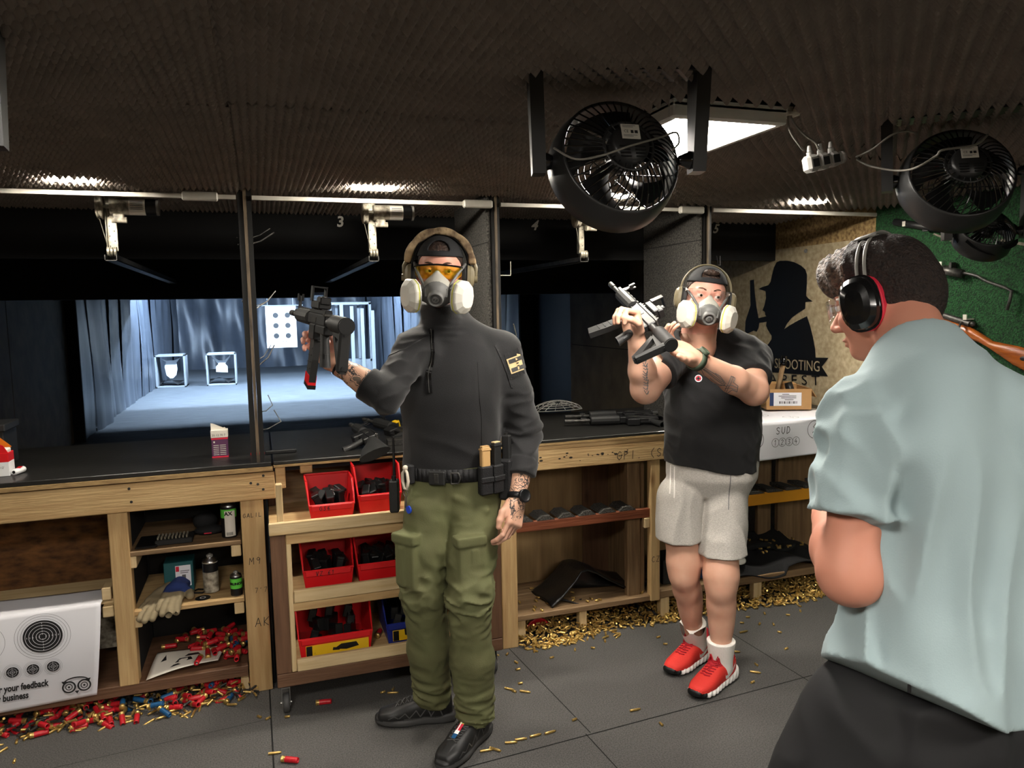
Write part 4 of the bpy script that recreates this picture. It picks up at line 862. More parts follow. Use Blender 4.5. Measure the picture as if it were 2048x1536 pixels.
# ---- trail shoes
SHB = []
def shoe_black(an, toe, name):
    an = np.array((an[0], an[1], 0)); d_ = nrm(np.array((toe[0], toe[1], 0))-an); F_ = Fr(an, d_)
    def f(P):
        Q = F_.l(P); u = loft(Q[:, [0, 2, 1]], [(-.085, 0, .055, .030, .040), (-.05, 0, .062, .040, .055), (.0, 0, .065, .043, .062), (.05, .0, .055, .044, .050), (.11, .0, .042, .050, .038), (.16, 0, .036, .046, .030), (.20, 0, .030, .030, .022)], 2.4)
        u = smin(u, cap(Q, (0, -.015, .06), (0, -.02, .125), .045, .045), .02); u = smax(u, Q[:, 2]-.125, .006)
        u = u-.0015*np.sin(60*Q[:, 1]+90*np.abs(Q[:, 0]))*(np.abs(Q[:, 0]) > .015)
        s = loft(Q[:, [0, 2, 1]], [(-.10, 0, .020, .032, .022), (-.05, 0, .020, .044, .024), (.03, 0, .018, .041, .020), (.10, 0, .016, .053, .018), (.17, 0, .018, .046, .017), (.215, 0, .026, .024, .014)], 3)
        s = smax(s, .002-Q[:, 2]+.002*np.sin(140*Q[:, 1]), .002); return np.minimum(smax(u, .02-Q[:, 2], .004), s)
    lo, hi = bnd([F_.w(a, b_, c) for a in (-.06, .06) for b_ in (-.11, .225) for c in (0, .13)], .006)
    def mf(c):
        q = F_.l(c); z = q[:, 2]; return np.where(z < .036-.008*(q[:, 1] > .1), 1, 0)
    o = sculpt(name, f, [(lo, hi, .0032)], ['shoe_black', 'sole_grey', 'overlay'], P1, mf)
    SHB.append((o, F_))
    return o, F_
s_a, Fa = shoe_black(AN_R+np.array((-.01, 0, 0)), at(768, 1452, 2.76), 'shoe'); s_b, Fb = shoe_black(AN_L+np.array((-.01, -.0, 0)), at(890, 1530, 2.40), 'shoe')
# ---- head gear
hat(hd, P1, 'hair_brown'); eyes(hd, P1, (-.45, 1, .0)); brows(hd, P1)
eyewear(hd, P1, 'lens_yellow', 'black_gloss'); respirator(hd, P1, 1.05)
g = ear_cups(hd, P1, 'cup_khaki', 'black', 'black', .007, label='tactical ear defenders with padded camouflage headband cover')
def pad(P):
    Q = hd.l(P); r_ = np.hypot(Q[:, 0]/.108, (Q[:, 2]-.03)/.108)*.108; an = np.arctan2(Q[:, 2]-.03, Q[:, 0]); seg = .0035*np.abs(np.sin(an*4.5))
    d = np.maximum(np.abs(r_-.113)-(.010+seg), np.abs(Q[:, 1]+.014)-(.026+seg*.8)); return smax(d-.004*0, .032-Q[:, 2], .006)
lo, hi = bnd([hd.w(a, b_, c) for a in (-.14, .14) for b_ in (-.05, .03) for c in (.0, .165)], .01); o = sculpt('headband_cover', pad, [(lo, hi, .004)], ['camo'], P1); o.parent = g
for sx in (-1, 1):
    c = hd.w(sx*.128, .0, -.012); part('ear_cup_arm', MB().mat('cup_khaki').tube([hd.w(sx*.112, -.01, .05), hd.w(sx*.126, -.008, .02), hd.w(sx*.124, -.004, -.02)], .007, 8).cone(hd.w(sx*.118, .0, -.02), hd.w(sx*.132, .0, -.02), .012), P1, world=True).parent = g
# ---- belt and what hangs on it
def beltp(a, r_=(.186, .136), z=1.005, o=0): return FT.w((r_[0]+o)*math.sin(a), (r_[1]+o)*math.cos(a), z)
def rim(m, r_, z0, z1, a0, a1, n=40, o=0):
    for k in range(n):
        p, q = a0+(a1-a0)*k/n, a0+(a1-a0)*(k+1)/n
        m.add([beltp(p, r_, z0, o), beltp(q, r_, z0, o), beltp(q, r_, z1, o), beltp(p, r_, z1, o)], [(0, 1, 2, 3)], True)
m = MB().mat('webbing'); rim(m, (.186, .134), .98, 1.026, 0, 2*PI, 60); bl = part('belt', m, P1, world=True, solid=.007)
def onbelt(a, o=.01, z=1.0): return Fr(beltp(a, z=z, o=o), FT.x*math.sin(a)*.9+FT.y*math.cos(a), (0, 0, 1))
def lp(name, mb, fr, par, lab=None):
    o = local_part(name, mb, P1, fr, label=lab); o.parent = par; return o
fr = onbelt(.16, .008); lp('buckle', MB().mat('gun_poly').box((-.03, -.004, -.026), (.03, .010, .024), .004).mat('gun_worn').box((-.008, .009, -.018), (.008, .012, .016), .002), fr, bl)
fr = onbelt(-.16, .008); lp('d_ring', MB().mat('gun_worn').tube([(-.014, .01, -.018), (-.02, .012, 0), (-.014, .01, .018), (.012, .01, .02), (.012, .01, -.02)], .0035, 8, closed=True), fr, bl)
for a, m_, c_, hh in ((-.72, 'tan', 'tan', .075), (-.98, 'gun_poly', 'patch_tan', .085)):
    fr = onbelt(a, .016); pch = lp('magazine_pouch', MB().mat('webbing').box((-.024, -.012, -.065), (.024, .022, .038), .005).box((-.026, .018, -.02), (.026, .026, .0), .003), fr, bl)
    b = MB().mat(m_); b.box((-.017, -.006, .0), (.017, .016, .03+hh), .003); b.mat(c_).box((-.015, -.004, .03+hh), (.015, .013, .034+hh), .001); b.mat(m_).box((-.019, -.008, .018+hh), (.019, .018, .024+hh), .001)
    o = lp('magazine', b, fr, bl, 'tan magazine' if m_ == 'tan' else 'black magazine with pale rounds on top')
fr = onbelt(-1.32, .02); lp('holster', MB().mat('webbing').box((-.03, -.02, -.10), (.03, .03, .05), .008).mat('gun_poly').box((-.012, -.01, .04), (.012, .02, .135), .004).cone((0, .004, .135), (0, .004, .142), .006), fr, bl)
fr = onbelt(.76, .012); car = lp('carabiner', MB().mat('bone').tube([(0, .02, .025), (.014, .022, .01), (.016, .022, -.02), (.006, .022, -.045), (-.01, .022, -.045), (-.018, .022, -.015), (-.012, .022, .015)], .0055, 8, closed=True).sphere((.0, .02, .03), .010).mat('webbing').box((-.02, -.01, -.03), (.02, .015, .04), .006), fr, bl)
lp('keys', MB().mat('steel').tube([(.012*math.cos(t), .022, -.062+.012*math.sin(t)) for t in np.linspace(0, 2*PI, 16)[:-1]], .0015, 5, closed=True).box((-.004, .02, -.12), (.006, .022, -.075), .001).tube([(0, .022, -.09), (.004, .024, -.115)], .0025, 5).mat('key_blue').cone((-.016, .02, -.118), (-.016, .025, -.118), .014, seg=20), fr, bl, 'keys with round blue tag')
fr = onbelt(1.42, .035, .93); lp('radio', MB().mat('gun_poly').box((-.025, -.016, -.085), (.025, .018, .035), .005).mat('black').cone((.012, 0, .035), (.012, 0, .19), .006, .004).cone((-.01, 0, .035), (-.01, 0, .052), .008).mat('gun_worn').box((-.012, .018, -.04), (.012, .0195, -.02)), fr, bl, 'black handheld radio with stubby aerial')
# ---- zip, pockets and sleeve patch, seams, watch, bracelet
m = MB().mat('black_gloss'); zp = []
for k in range(14):
    z = 1.555-.235*k/13; q = FT.w(.018-.0, .0, z); zp.append((q, z))
from mathutils.bvhtree import BVHTree
def bvh(*objs):
    vs, fs = [], []
    for o in objs:
        n = len(vs); vs += [tuple(o.matrix_world @ v.co) if False else tuple(v.co+absloc(o)) for v in o.data.vertices]; fs += [[i+n for i in p.vertices] for p in o.data.polygons]
    return BVHTree.FromPolygons(vs, fs)
def absloc(o):
    v = Vector((0, 0, 0))
    while o: v += o.location; o = o.parent
    return v
def onsurf(bv, p, d=None, off=.001):
    """drop a point on a garment along direction d (or to the nearest point)"""
    if d is not None:
        h = bv.ray_cast(Vector(p)-Vector(d)*.4, Vector(d))
        if h[0] is not None: return h[0]+h[1]*off*(1 if h[1].dot(Vector(d)) < 0 else -1)
    h = bv.find_nearest(Vector(p)); return h[0]+(Vector(p)-h[0]).normalized()*off if (Vector(p)-h[0]).length > 0 else h[0]
def stroke_on(mb, bv, pts, w_, d, off=.0012, step=.006):
    """a thin ribbon lying on a surface"""
    Q = []; pts = [Vector(p) for p in pts]
    for a, b_ in zip(pts[:-1], pts[1:]):
        n = max(1, int((b_-a).length/step))
        for k in range(n): Q.append(a+(b_-a)*k/n)
    Q.append(pts[-1]); S2 = [onsurf(bv, q, d, off) for q in Q]
    for a, b_ in zip(S2[:-1], S2[1:]):
        t = (b_-a)
        if t.length < 1e-6 or t.length > .03: continue
        t.normalize(); e = t.cross(Vector(d)).normalized()*w_/2; mb.add([a-e-t*w_*.2, b_-e+t*w_*.2, b_+e+t*w_*.2, a+e-t*w_*.2], [(0, 1, 2, 3)])
    return mb
for o_, F_ in SHB:
    bz = bvh(o_); m_ = MB().mat('overlay'); dn = Vector((0, 0, -1))
    for k in range(4):
        y = .062+.019*k; w_ = .024-.0015*k; m_.tube([onsurf(bz, F_.w(a*w_, y+dy, .3), dn, .002) for a, dy in ((-1, 0), (0, .008), (1, 0))], .0022, 6)
        m_.tube([onsurf(bz, F_.w(-a*w_, y+dy, .3), dn, .002) for a, dy in ((-1, .014), (0, .008), (1, .014))], .0016, 6)
    part('laces', m_, P1, world=True).parent = o_
    m_ = MB().mat('overlay')
    for sx in (-1, 1):
        dd_ = Vector(F_.x)*-sx
        for k in range(5): stroke_on(m_, bz, [Vector(F_.w(sx*.07, -.045+.042*k, .040)), Vector(F_.w(sx*.07, -.03+.042*k, .085-.009*k)), Vector(F_.w(sx*.07, .0+.040*k, .040))], .004, dd_, .0012)
        stroke_on(m_, bz, [Vector(F_.w(sx*.07, -.09+.03*k, .030)) for k in range(10)], .003, dd_, .0015)
    part('side_overlay', m_, P1, world=True).parent = o_
m = MB(); bz = bvh(s_b)
for cn, y0, y1 in (('filter_band', .050, .066), ('muff_red', .066, .092), ('white', .092, .106), ('blue_shell', .106, .126)):
    m.mat(cn).add([onsurf(bz, Fb.w(a, y, .3), Vector((0, 0, -1)), .0075) for a, y in ((-.008, y0), (.008, y0), (.008, y1), (-.008, y1))], [(0, 1, 2, 3)])
m.mat('white'); m.add([onsurf(bz, Fb.w(a, y, .3), Vector((0, 0, -1)), .0082) for a, y in ((.001, .06), (.005, .06), (.005, .1), (.001, .1))], [(0, 1, 2, 3)])
part('lace_tag', m, P1, world=True, label='bright multicoloured lace pull').parent = s_b
bv1 = bvh(sh1); dv = nrm(-f1); m = MB().mat('black_gloss')
stroke_on(m, bv1, [FT.w(.045, .2, 1.52), FT.w(.04, .2, 1.44), FT.w(.055, .2, 1.36), FT.w(.05, .2, 1.30)], .020, dv, .003); m.mat('gun_worn'); stroke_on(m, bv1, [FT.w(.045, .2, 1.52), FT.w(.04, .2, 1.44), FT.w(.055, .2, 1.36), FT.w(.05, .2, 1.30)], .003, dv, .005)
part('zip', m, P1, world=True).parent = sh1
m = MB().mat('black'); stroke_on(m, bv1, [FT.w(-.115, .2, 1.40), FT.w(-.125, .2, 1.2), FT.w(-.118, .2, 1.0)], .0025, dv, .001); stroke_on(m, bv1, [FT.w(.045, .2, 1.50), FT.w(.12, .2, 1.455), FT.w(.18, .2, 1.43)], .003, dv, .001); part('seam', m, P1, world=True).parent = sh1
V2 = Vector(at(1024, 740, 2.5)-np.array((0, 0, CH))).normalized()
def quad_on(mb, bv, px4, Yw, off=.002, n=5, dd=None):
    """cloth patch laid on a garment: the four corners are found on its surface"""
    g = []
    for j in range(n+1):
        for i in range(n+1):
            u, v = i/n, j/n; x = (px4[0][0]*(1-u)+px4[1][0]*u)*(1-v)+(px4[3][0]*(1-u)+px4[2][0]*u)*v; y = (px4[0][1]*(1-u)+px4[1][1]*u)*(1-v)+(px4[3][1]*(1-u)+px4[2][1]*u)*v
            p = Vector(at(x, y, Yw)); d = (p-Vector((0, 0, CH))).normalized(); g.append(onsurf(bv, p, d, off))
    fs = [(j*(n+1)+i, j*(n+1)+i+1, (j+1)*(n+1)+i+1, (j+1)*(n+1)+i) for j in range(n) for i in range(n)]
    mb.add(g, [f for f in fs if max((g[a]-g[b]).length for a in f for b in f) < .05]); return mb
def B2(c4, u, v):
    return ((c4[0][0]*(1-u)+c4[1][0]*u)*(1-v)+(c4[3][0]*(1-u)+c4[2][0]*u)*v, (c4[0][1]*(1-u)+c4[1][1]*u)*(1-v)+(c4[3][1]*(1-u)+c4[2][1]*u)*v)
pc = [(1012, 719), (1046, 706), (1053, 737), (1022, 748)]
m = MB().mat('webbing'); quad_on(m, bv1, [(1008, 708), (1042, 692), (1056, 744), (1022, 760)], 2.5, .0015); part('sleeve_panel', m, P1, world=True).parent = sh1
m = MB().mat('patch_tan'); quad_on(m, bv1, pc, 2.5, .003); m.mat('mask_dark')
for (u0, v0, u1, v1) in ((.08, .08, .92, .34), (.08, .66, .92, .92)): quad_on(m, bv1, [B2(pc, u0, v0), B2(pc, u1, v0), B2(pc, u1, v1), B2(pc, u0, v1)], 2.5, .004)
m.mat('patch_tan'); quad_on(m, bv1, [B2(pc, .47, .1), B2(pc, .56, .15), B2(pc, .54, .85), B2(pc, .45, .9)], 2.5, .005, 3); m.mat('ink')
for v0 in (.25, .42, .6): quad_on(m, bv1, [B2(pc, .45, v0), B2(pc, .58, v0), B2(pc, .56, v0+.08), B2(pc, .44, v0+.08)], 2.5, .006, 2)
part('patch', m, P1, world=True, label='tan and grey striped flag patch').parent = sh1
m = MB().mat('webbing')
pz = [(988, 690), (1000, 715), (1012, 745), (1022, 775)]
for a, b_ in zip(pz[:-1], pz[1:]): quad_on(m, bv1, [a, (a[0]+5, a[1]), (b_[0]+5, b_[1]), b_], 2.5, .003, 2)
part('sleeve_pocket', m, P1, world=True).parent = sh1
def wrist_band(parent, wr, ax, r, w_, m_, face=None, face_m=None, face_n=None, name='wristwatch', label=None, fr_=.02):
    ax = Vector(nrm(ax)); c = Vector(wr); m = MB().mat(m_).lathe([(r-.001, -w_/2), (r+.0025, -w_/2), (r+.003, w_/2), (r-.001, w_/2), (r-.001, -w_/2)], 28, c, c+ax); o = part(name, m, parent, world=True, label=label)
    if face_n is not None:
        n = Vector(nrm(face_n)); n = (n-ax*n.dot(ax)).normalized(); p = c+n*(r+.001)
        g = part('watch_case', MB().mat(face_m).lathe([(0, .011), (fr_*.8, .011), (fr_*.85, .0125), (fr_, .011), (fr_, 0)], 28, p, p+n), parent, world=True); g.parent = o
    return o
wrist_band(P1, WR_L+(-M1_LX)*.012, M1_LX, .0335, .022, 'watch_black', face_m='watch_black', face_n=(.35, -1, .2), label='black round-faced wristwatch', fr_=.024)
wrist_band(P1, WR_R+nrm(EL_R-WR_R)*.015, EL_R-WR_R, .033, .012, 'webbing', name='bracelet', label='dark beaded bracelet')
# ================================================================ visitor in black t-shirt and grey shorts
P2 = thing('person', 'person in black t-shirt, light grey shorts and red trainers, raising a carbine with both hands', 'person', (1.76, 2.68, 0))
f2 = nrm((-.5, -.86, 0)); G2 = Fr((1.805, 2.70, 0), f2)
h2 = Fr(at(1434, 592, 2.52)+np.array((0, .08, -.005)), (-.42, -.9, -.10), (.16, 0, 1))
S2R, E2R, W2R = at(1350, 702, 2.66), at(1291, 778, 2.50), at(1272, 672, 2.44)
S2L, E2L, W2L = at(1497, 715, 2.62), at(1508, 782, 2.46), at(1386, 716, 2.36)
H2R, K2R, A2R = at(1365, 1010, 2.72), at(1368, 1150, 2.68), at(1392, 1285, 2.77)
H2L, K2L, A2L = at(1440, 1010, 2.66), at(1442, 1175, 2.56), at(1442, 1330, 2.57)
X2R = nrm(at(1262, 628, 2.44)-W2R); Y2R = nrm((.2, -.75, .3)); X2L = nrm(at(1322, 680, 2.37)-W2L); Y2L = nrm((-.4, -.75, -.55))
def hr2(P): HS[0] = 1; return hand(P, W2R, X2R, Y2R, [(70, 62, 35), (68, 60, 35), (66, 60, 35), (64, 60, 35)], [(.02, .032, -.008), (.05, .052, -.03), (.07, .046, -.055), (.082, .03, -.068)], 1.04)
def hl2(P): HS[0] = -1; return hand(P, W2L, X2L, Y2L, [(18, 28, 16), (24, 34, 20), (30, 40, 26), (34, 44, 30)], [(.02, .032, -.008), (.045, .060, -.016), (.068, .074, -.022), (.088, .080, -.026)], 1.06, .06)
def leg2(P, a, k, n):
    m_ = k*.55+n*.45+np.array((.012, .015, .035)); d = chain(P, [a, k+np.array((0, 0, .05)), k, k*.8+n*.2, n], [.092, .068, .057, .053, .036], .03)
    return smin(smin(d, ell(P-m_, (0, 0, 0), (.050, .055, .11)), .03), ell(P-k, (-.02, -.03, .0), (.04, .04, .05)), .03)
def body2(P):
    Q = h2.l(P); d = head_d(Q, 1.2); d = smin(d, cap(Q, (0, -.03, -.09), (0, -.05, -.2), .068, .075), .03)
    d = smin(d, loft(G2.l(P), [(.86, 0, 0, .14, .10), (1.2, 0, 0, .15, .11), (1.4, 0, 0, .15, .09), (1.47, 0, -.01, .07, .06)]), .03)
    d = smin(d, chain(P, [S2R, E2R], [.066, .056]), .02); d = smin(d, chain(P, [E2R, E2R*.65+W2R*.35, W2R], [.052, .050, .031]), .02)
    d = smin(d, chain(P, [S2L, E2L], [.068, .056]), .02); d = smin(d, chain(P, [E2L, E2L*.65+W2L*.35, W2L], [.054, .052, .032]), .02)
    d = smin(d, np.minimum(hr2(P), hl2(P)), .012); d = smin(d, np.minimum(leg2(P, H2R, K2R, A2R), leg2(P, H2L, K2L, A2L)), .008); return d
hlo, hhi = bnd([h2.c], .165); hlo[2] -= .02
ra = bnd([S2R*.3+E2R*.7, E2R, W2R, W2R+X2R*.15], .10); la = bnd([S2L*.3+E2L*.7, E2L, W2L, W2L+X2L*.19], .11)
sculpt('body', body2, [(hlo, hhi, .0038), (*ra, .0034), (*la, .0034), (np.array((1.4, 2.4, .08)), np.array((2.05, 2.95, .72)), .007), (np.array((1.5, 2.45, .7)), np.array((2.1, 2.95, 1.46)), .013)], ['skin', 'skin_pink'], P2, lambda c: np.where((c[:, 2] > 1.47) & (np.linalg.norm(c-h2.c, axis=1) < .2), 1, 0))
def tee2(P):
    Q = G2.l(P); d = loft(Q, [(.885, 0, 0, .192, .150), (.93, 0, .004, .194, .156), (1.03, 0, .020, .198, .172), (1.14, 0, .016, .196, .168), (1.26, 0, .006, .200, .152), (1.35, 0, -.004, .200, .136), (1.41, 0, -.012, .178, .108), (1.455, 0, -.02, .115, .082), (1.485, 0, -.022, .085, .074)])
    a = chain(P, [G2.w(.12, -.015, 1.40), S2R, S2R*.42+E2R*.58], [.06, .080, .076], .03); b_ = chain(P, [G2.w(-.12, -.015, 1.40), S2L, S2L*.40+E2L*.60], [.06, .080, .078], .03)
    for s_, (S_, E_, k) in enumerate(((S2R, E2R, .60), (S2L, E2L, .66))):
        t = (P-(S_*(1-k)+E_*k))@nrm(E_-S_)
        if s_ == 0: a = smax(a, t, .003)
        else: b_ = smax(b_, t, .003)
    d = smin(d, smin(a, b_, .01), .05)
    d = d-.008*ridge(P, 26, 41, (1.3, 1.3, .7))*np.clip((np.abs(Q[:, 0])-.05)*9, .15, 1)-.004*ridge(P, 50, 42)
    d = smax(d, -(np.linalg.norm(P-h2.w(0, .0, -.185), axis=1)-.088), .006)
    return smax(d, .905+.05*Q[:, 0]+.012*np.sin(14*Q[:, 0])-Q[:, 2], .004)
tee = sculpt('t_shirt', tee2, [(np.array((1.46, 2.36, .86)), np.array((2.14, 2.98, 1.52)), .0055)], ['tee_black'], P2)
def shorts2(P):
    Q = G2.l(P); d = loft(Q, [(.78, 0, 0, .15, .11), (.86, 0, 0, .19, .145), (.95, 0, 0, .188, .145), (.99, 0, 0, .18, .14)]); L = []
    for a, k, hz, sx in ((H2R+np.array((-.012, .0, 0)), K2R+np.array((-.010, 0, 0)), .603, 1), (H2L+np.array((.012, 0, 0)), K2L+np.array((.010, 0, 0)), .552, -1)):
        top = a+np.array((0, 0, .03)); bot = a*.22+k*.78+np.array((-.008, -.006, 0)); l = chain(P, [top, bot], [.100, .100], .02)
        l = l-.010*ridge(P, 22, 60+sx, (1.6, 1.6, .5)); l = smax(l, hz+.04*(P[:, 0]-bot[0])+.004*np.sin(30*P[:, 0])-P[:, 2], .004); L.append(l)
    d = smin(d, np.minimum(L[0], L[1]), .015); return d-.006*ridge(P, 44, 66, (1.3, 1.3, .5))*np.clip((Q[:, 2]-.8)*8, 0, 1)
st = sculpt('shorts', shorts2, [(np.array((1.48, 2.38, .54)), np.array((2.1, 2.96, 1.02)), .0055)], ['grey_marl'], P2)
bvs = bvh(st); m = MB().mat('sock'); m2 = MB().mat('ink_grey')
for pts in ([(1344, 958), (1343, 985), (1341, 1012)], [(1352, 958), (1351, 990), (1350, 1018)]):
    stroke_on(m, bvs, [Vector(at(x, y, 2.5)) for x, y in pts], .005, (f2*-1), .003)
part('drawstring', m, P2, world=True).parent = st
stroke_on(m2, bvs, [Vector(at(x, y, 2.45)) for x, y in ((1467, 950), (1464, 1000), (1462, 1035))], .003, nrm((.5, .86, 0)), .002); part('pocket_seam', m2, P2, world=True).parent = st
# chest logo: white ring with red cross-hair disc and start of the lettering
bvt = bvh(tee); m = MB(); c0 = Vector(at(1397, 757, 2.45)); dq = (c0-Vector((0, 0, CH))).normalized(); cs = onsurf(bvt, c0, dq, .001); nn = -dq; ux = nn.cross(Z).normalized()*-1; uz = ux.cross(nn)*-1
if uz.z < 0: uz = -uz
def dz(mb, r, off): mb.add([onsurf(bvt, cs+ux*math.cos(t)*r+uz*math.sin(t)*r-dq*.1, dq, off) for t in np.linspace(0, 2*PI, 25)[:-1]], [list(range(24))])
m.mat('white'); dz(m, .0145, .0015); m.mat('muff_red'); dz(m, .0115, .0025); m.mat('ink')
for q in ((ux, uz), (uz, ux)): m.add([cs+q[0]*s_*.011+q[1]*e_*.0011-dq*.004 for s_, e_ in ((-1, -1), (1, -1), (1, 1), (-1, 1))], [(0, 1, 2, 3)])
m.mat('ink'); m.add([onsurf(bvt, cs+ux*math.cos(t)*.0055+uz*math.sin(t)*.0055-dq*.1, dq, .0032) for t in np.linspace(0, 2*PI, 17)[:-1]], [list(range(16))])
part('logo', m, P2, world=True, label='round white and red crosshair logo').parent = tee
# socks and trainers
for A_, K_ in ((A2R, K2R), (A2L, K2L)):
    def fs(P, A_=A_, K_=K_):
        ku = nrm(K_-A_); top = A_+ku*.125; d = chain(P, [A_+np.array((-.01, 0, -.03)), A_, top], [.045, .046, .061], .01); return smax(d, (P-A_)@ku-.112, .003)
    lo, hi = bnd([A_], .075); hi = hi+np.array((0, 0, .06)); sculpt('sock', fs, [(lo, hi, .0035)], ['sock'], P2)
def shoe_red(an, toe):
    an = np.array((an[0], an[1], 0)); d_ = nrm(np.array((toe[0], toe[1], 0))-an); F_ = Fr(an, d_)
    def up(Q):
        u = loft(Q[:, [0, 2, 1]], [(-.075, 0, .07, .030, .042), (-.04, 0, .066, .041, .052), (.0, 0, .064, .043, .056), (.05, .0, .058, .044, .050), (.11, .0, .044, .049, .036), (.16, 0, .038, .045, .026), (.20, 0, .034, .028, .016)], 2.3)
        u = smin(u, cap(Q, (0, -.06, .08), (0, -.078, .125), .016, .009), .02); u = smin(u, rbox(Q, (0, .042, .118), (.026, .010, .032), .008), .012)
        return smax(u, -cap(Q, (0, -.022, .13), (0, -.018, .075), .036, .034), .006)
    def so(Q):
        s = loft(Q[:, [0, 2, 1]], [(-.10, 0, .034, .026, .026), (-.075, 0, .028, .040, .030), (-.02, 0, .022, .043, .024), (.04, 0, .018, .042, .019), (.11, 0, .016, .052, .017), (.17, 0, .020, .046, .015), (.208, 0, .030, .024, .013)], 3)
        return smax(s, .003-Q[:, 2]-.0*s, .002)+.0009*np.sin(230*Q[:, 1]+90*Q[:, 2])
    def f(P): Q = F_.l(P); return np.minimum(smax(up(Q), .022-Q[:, 2], .004), so(Q))
    def mf(c):
        q = F_.l(c); a = so(q); b_ = smax(up(q), .022-q[:, 2], .004); sole = (a < b_); toec = (q[:, 1] > .165) & sole & (q[:, 0] < .03); tread = sole & (q[:, 2] < .0085)
        dark = (~sole) & ((q[:, 2] > .098) ); return np.where(toec | tread, 3, np.where(sole, 2, np.where(dark, 1, 0)))
    lo, hi = bnd([F_.w(a, b_, c) for a in (-.06, .06) for b_ in (-.115, .22) for c in (0, .155)], .006)
    o = sculpt('shoe', f, [(lo, hi, .003)], ['shoe_red', 'shoe_red_dark', 'swoosh', 'black'], P2, mf, 'red mesh trainer with white sole')
    m = MB().mat('shoe_red_dark'); bz = bvh(o); dn = Vector((0, 0, -1))
    for k in range(6):
        y = .050+.013*k; w_ = .026-.001*k; m.tube([onsurf(bz, F_.w(a*w_, y+dy, .3), dn, .002) for a, dy in ((-1, 0), (-.5, .005), (0, .007), (.5, .002), (1, .004))], .0030, 6)
    for sx in (-1, 1): m.tube([onsurf(bz, F_.w(sx*.012+sx*.010*math.sin(t*3), .052-.004*t+.014*t*t, .3), dn, .004) for t in np.linspace(0, 2, 9)], .0022, 6)
    part('laces', m, P2, world=True).parent = o
    bv = bvh(o); m = MB().mat('swoosh')     # curved tick on the outer side
    T = [(-.070, .095), (-.045, .078), (-.02, .062), (.005, .050), (.024, .047), (.034, .052), (.036, .066)]; W = [.002, .008, .013, .017, .018, .012, .003]
    for sx in (-1, 1):
        dd = Vector(F_.x)*-sx; R_ = []
        for (y, z), w_ in zip(T, W): R_.append((onsurf(bv, F_.w(sx*.05, y, z+w_/2), dd, .0012), onsurf(bv, F_.w(sx*.05, y, z-w_/2), dd, .0012)))
        for p, q in zip(R_[:-1], R_[1:]): m.add([p[0], q[0], q[1], p[1]], [(0, 1, 2, 3)])
    part('side_mark', m, P2, world=True, label='white curved tick mark').parent = o
shoe_red(A2R+np.array((0, .0, 0)), at(1312, 1335, 2.66)); shoe_red(A2L+np.array((0, 0, 0)), at(1366, 1380, 2.46))
# head gear
hat(h2, P2, 'hair_brown', z0=.052); 
def tuft(P): Q = h2.l(P); return ell(Q, (.0, .070, .093), (.031, .018, .013))-.002*ridge(P, 200, 5)
lo, hi = bnd([h2.w(0, .07, .09)], .045); sculpt('fringe', tuft, [(lo, hi, .003)], ['hair_brown'], P2)
eyes(h2, P2, (-.2, 1, -.1), .033); brows(h2, P2); eyewear(h2, P2, 'lens_clear', 'white_plastic', bar=False, zc=.004); respirator(h2, P2, 1.0, letter='8')
ear_cups(h2, P2, 'cup_khaki', 'gun_poly', 'cup_khaki', .0032, band_n=2, tall=.046, label='khaki electronic ear defenders with double wire band')
wrist_band(P2, W2L+nrm(E2L-W2L)*.02, E2L-W2L, .0375, .026, 'watch_green', face_m='watch_green', face_n=(.1, -.6, .9), label='green rubber sports watch', fr_=.02)
# forearm tattoos: drawn as thin ink lines lying on the skin
bd = [o for o in P2.children if o.name.startswith('body')][0]; bvb = bvh(bd); m = MB().mat('ink_grey')
def ink(pts, Yw, w_=.0022):
    P_ = [Vector(at(x, y, Yw)) for x, y in pts]; d = (P_[0]-Vector((0, 0, CH))).normalized(); P_ = [p-d*.2 for p in P_]
    stroke_on(m, bvb, P_, w_, d, .0008, .005)
for pts in ([(1398, 730), (1412, 737), (1430, 748), (1444, 760), (1450, 770), (1440, 772), (1424, 764), (1408, 750), (1398, 730)], [(1402, 735), (1420, 749), (1438, 763), (1446, 768)], [(1408, 738), (1426, 750), (1444, 764)],
            [(1446, 790), (1452, 776), (1458, 764), (1462, 752)], [(1450, 791), (1456, 777), (1462, 765), (1466, 753)], [(1462, 752), (1470, 756), (1466, 764), (1476, 772), (1474, 784), (1464, 780), (1456, 786), (1446, 790)], [(1452, 772), (1464, 770), (1476, 776)], [(1450, 776), (1462, 776), (1472, 780)], [(1430, 746), (1440, 752), (1452, 768)], [(1420, 756), (1436, 768), (1452, 772)]): ink(pts, 2.36)
rs = np.random.RandomState(2)
for k in range(16):
    y = 698+k*5.5; x = 1283+k*.4+rs.randn()*1.5; ink([(x, y), (x+5, y+4+rs.randn()*2), (x+9, y+1), (x+7, y+8)], 2.42, .0026)
part('tattoo', m, P2, world=True, label='grey ink tattoos on both forearms').parent = bd
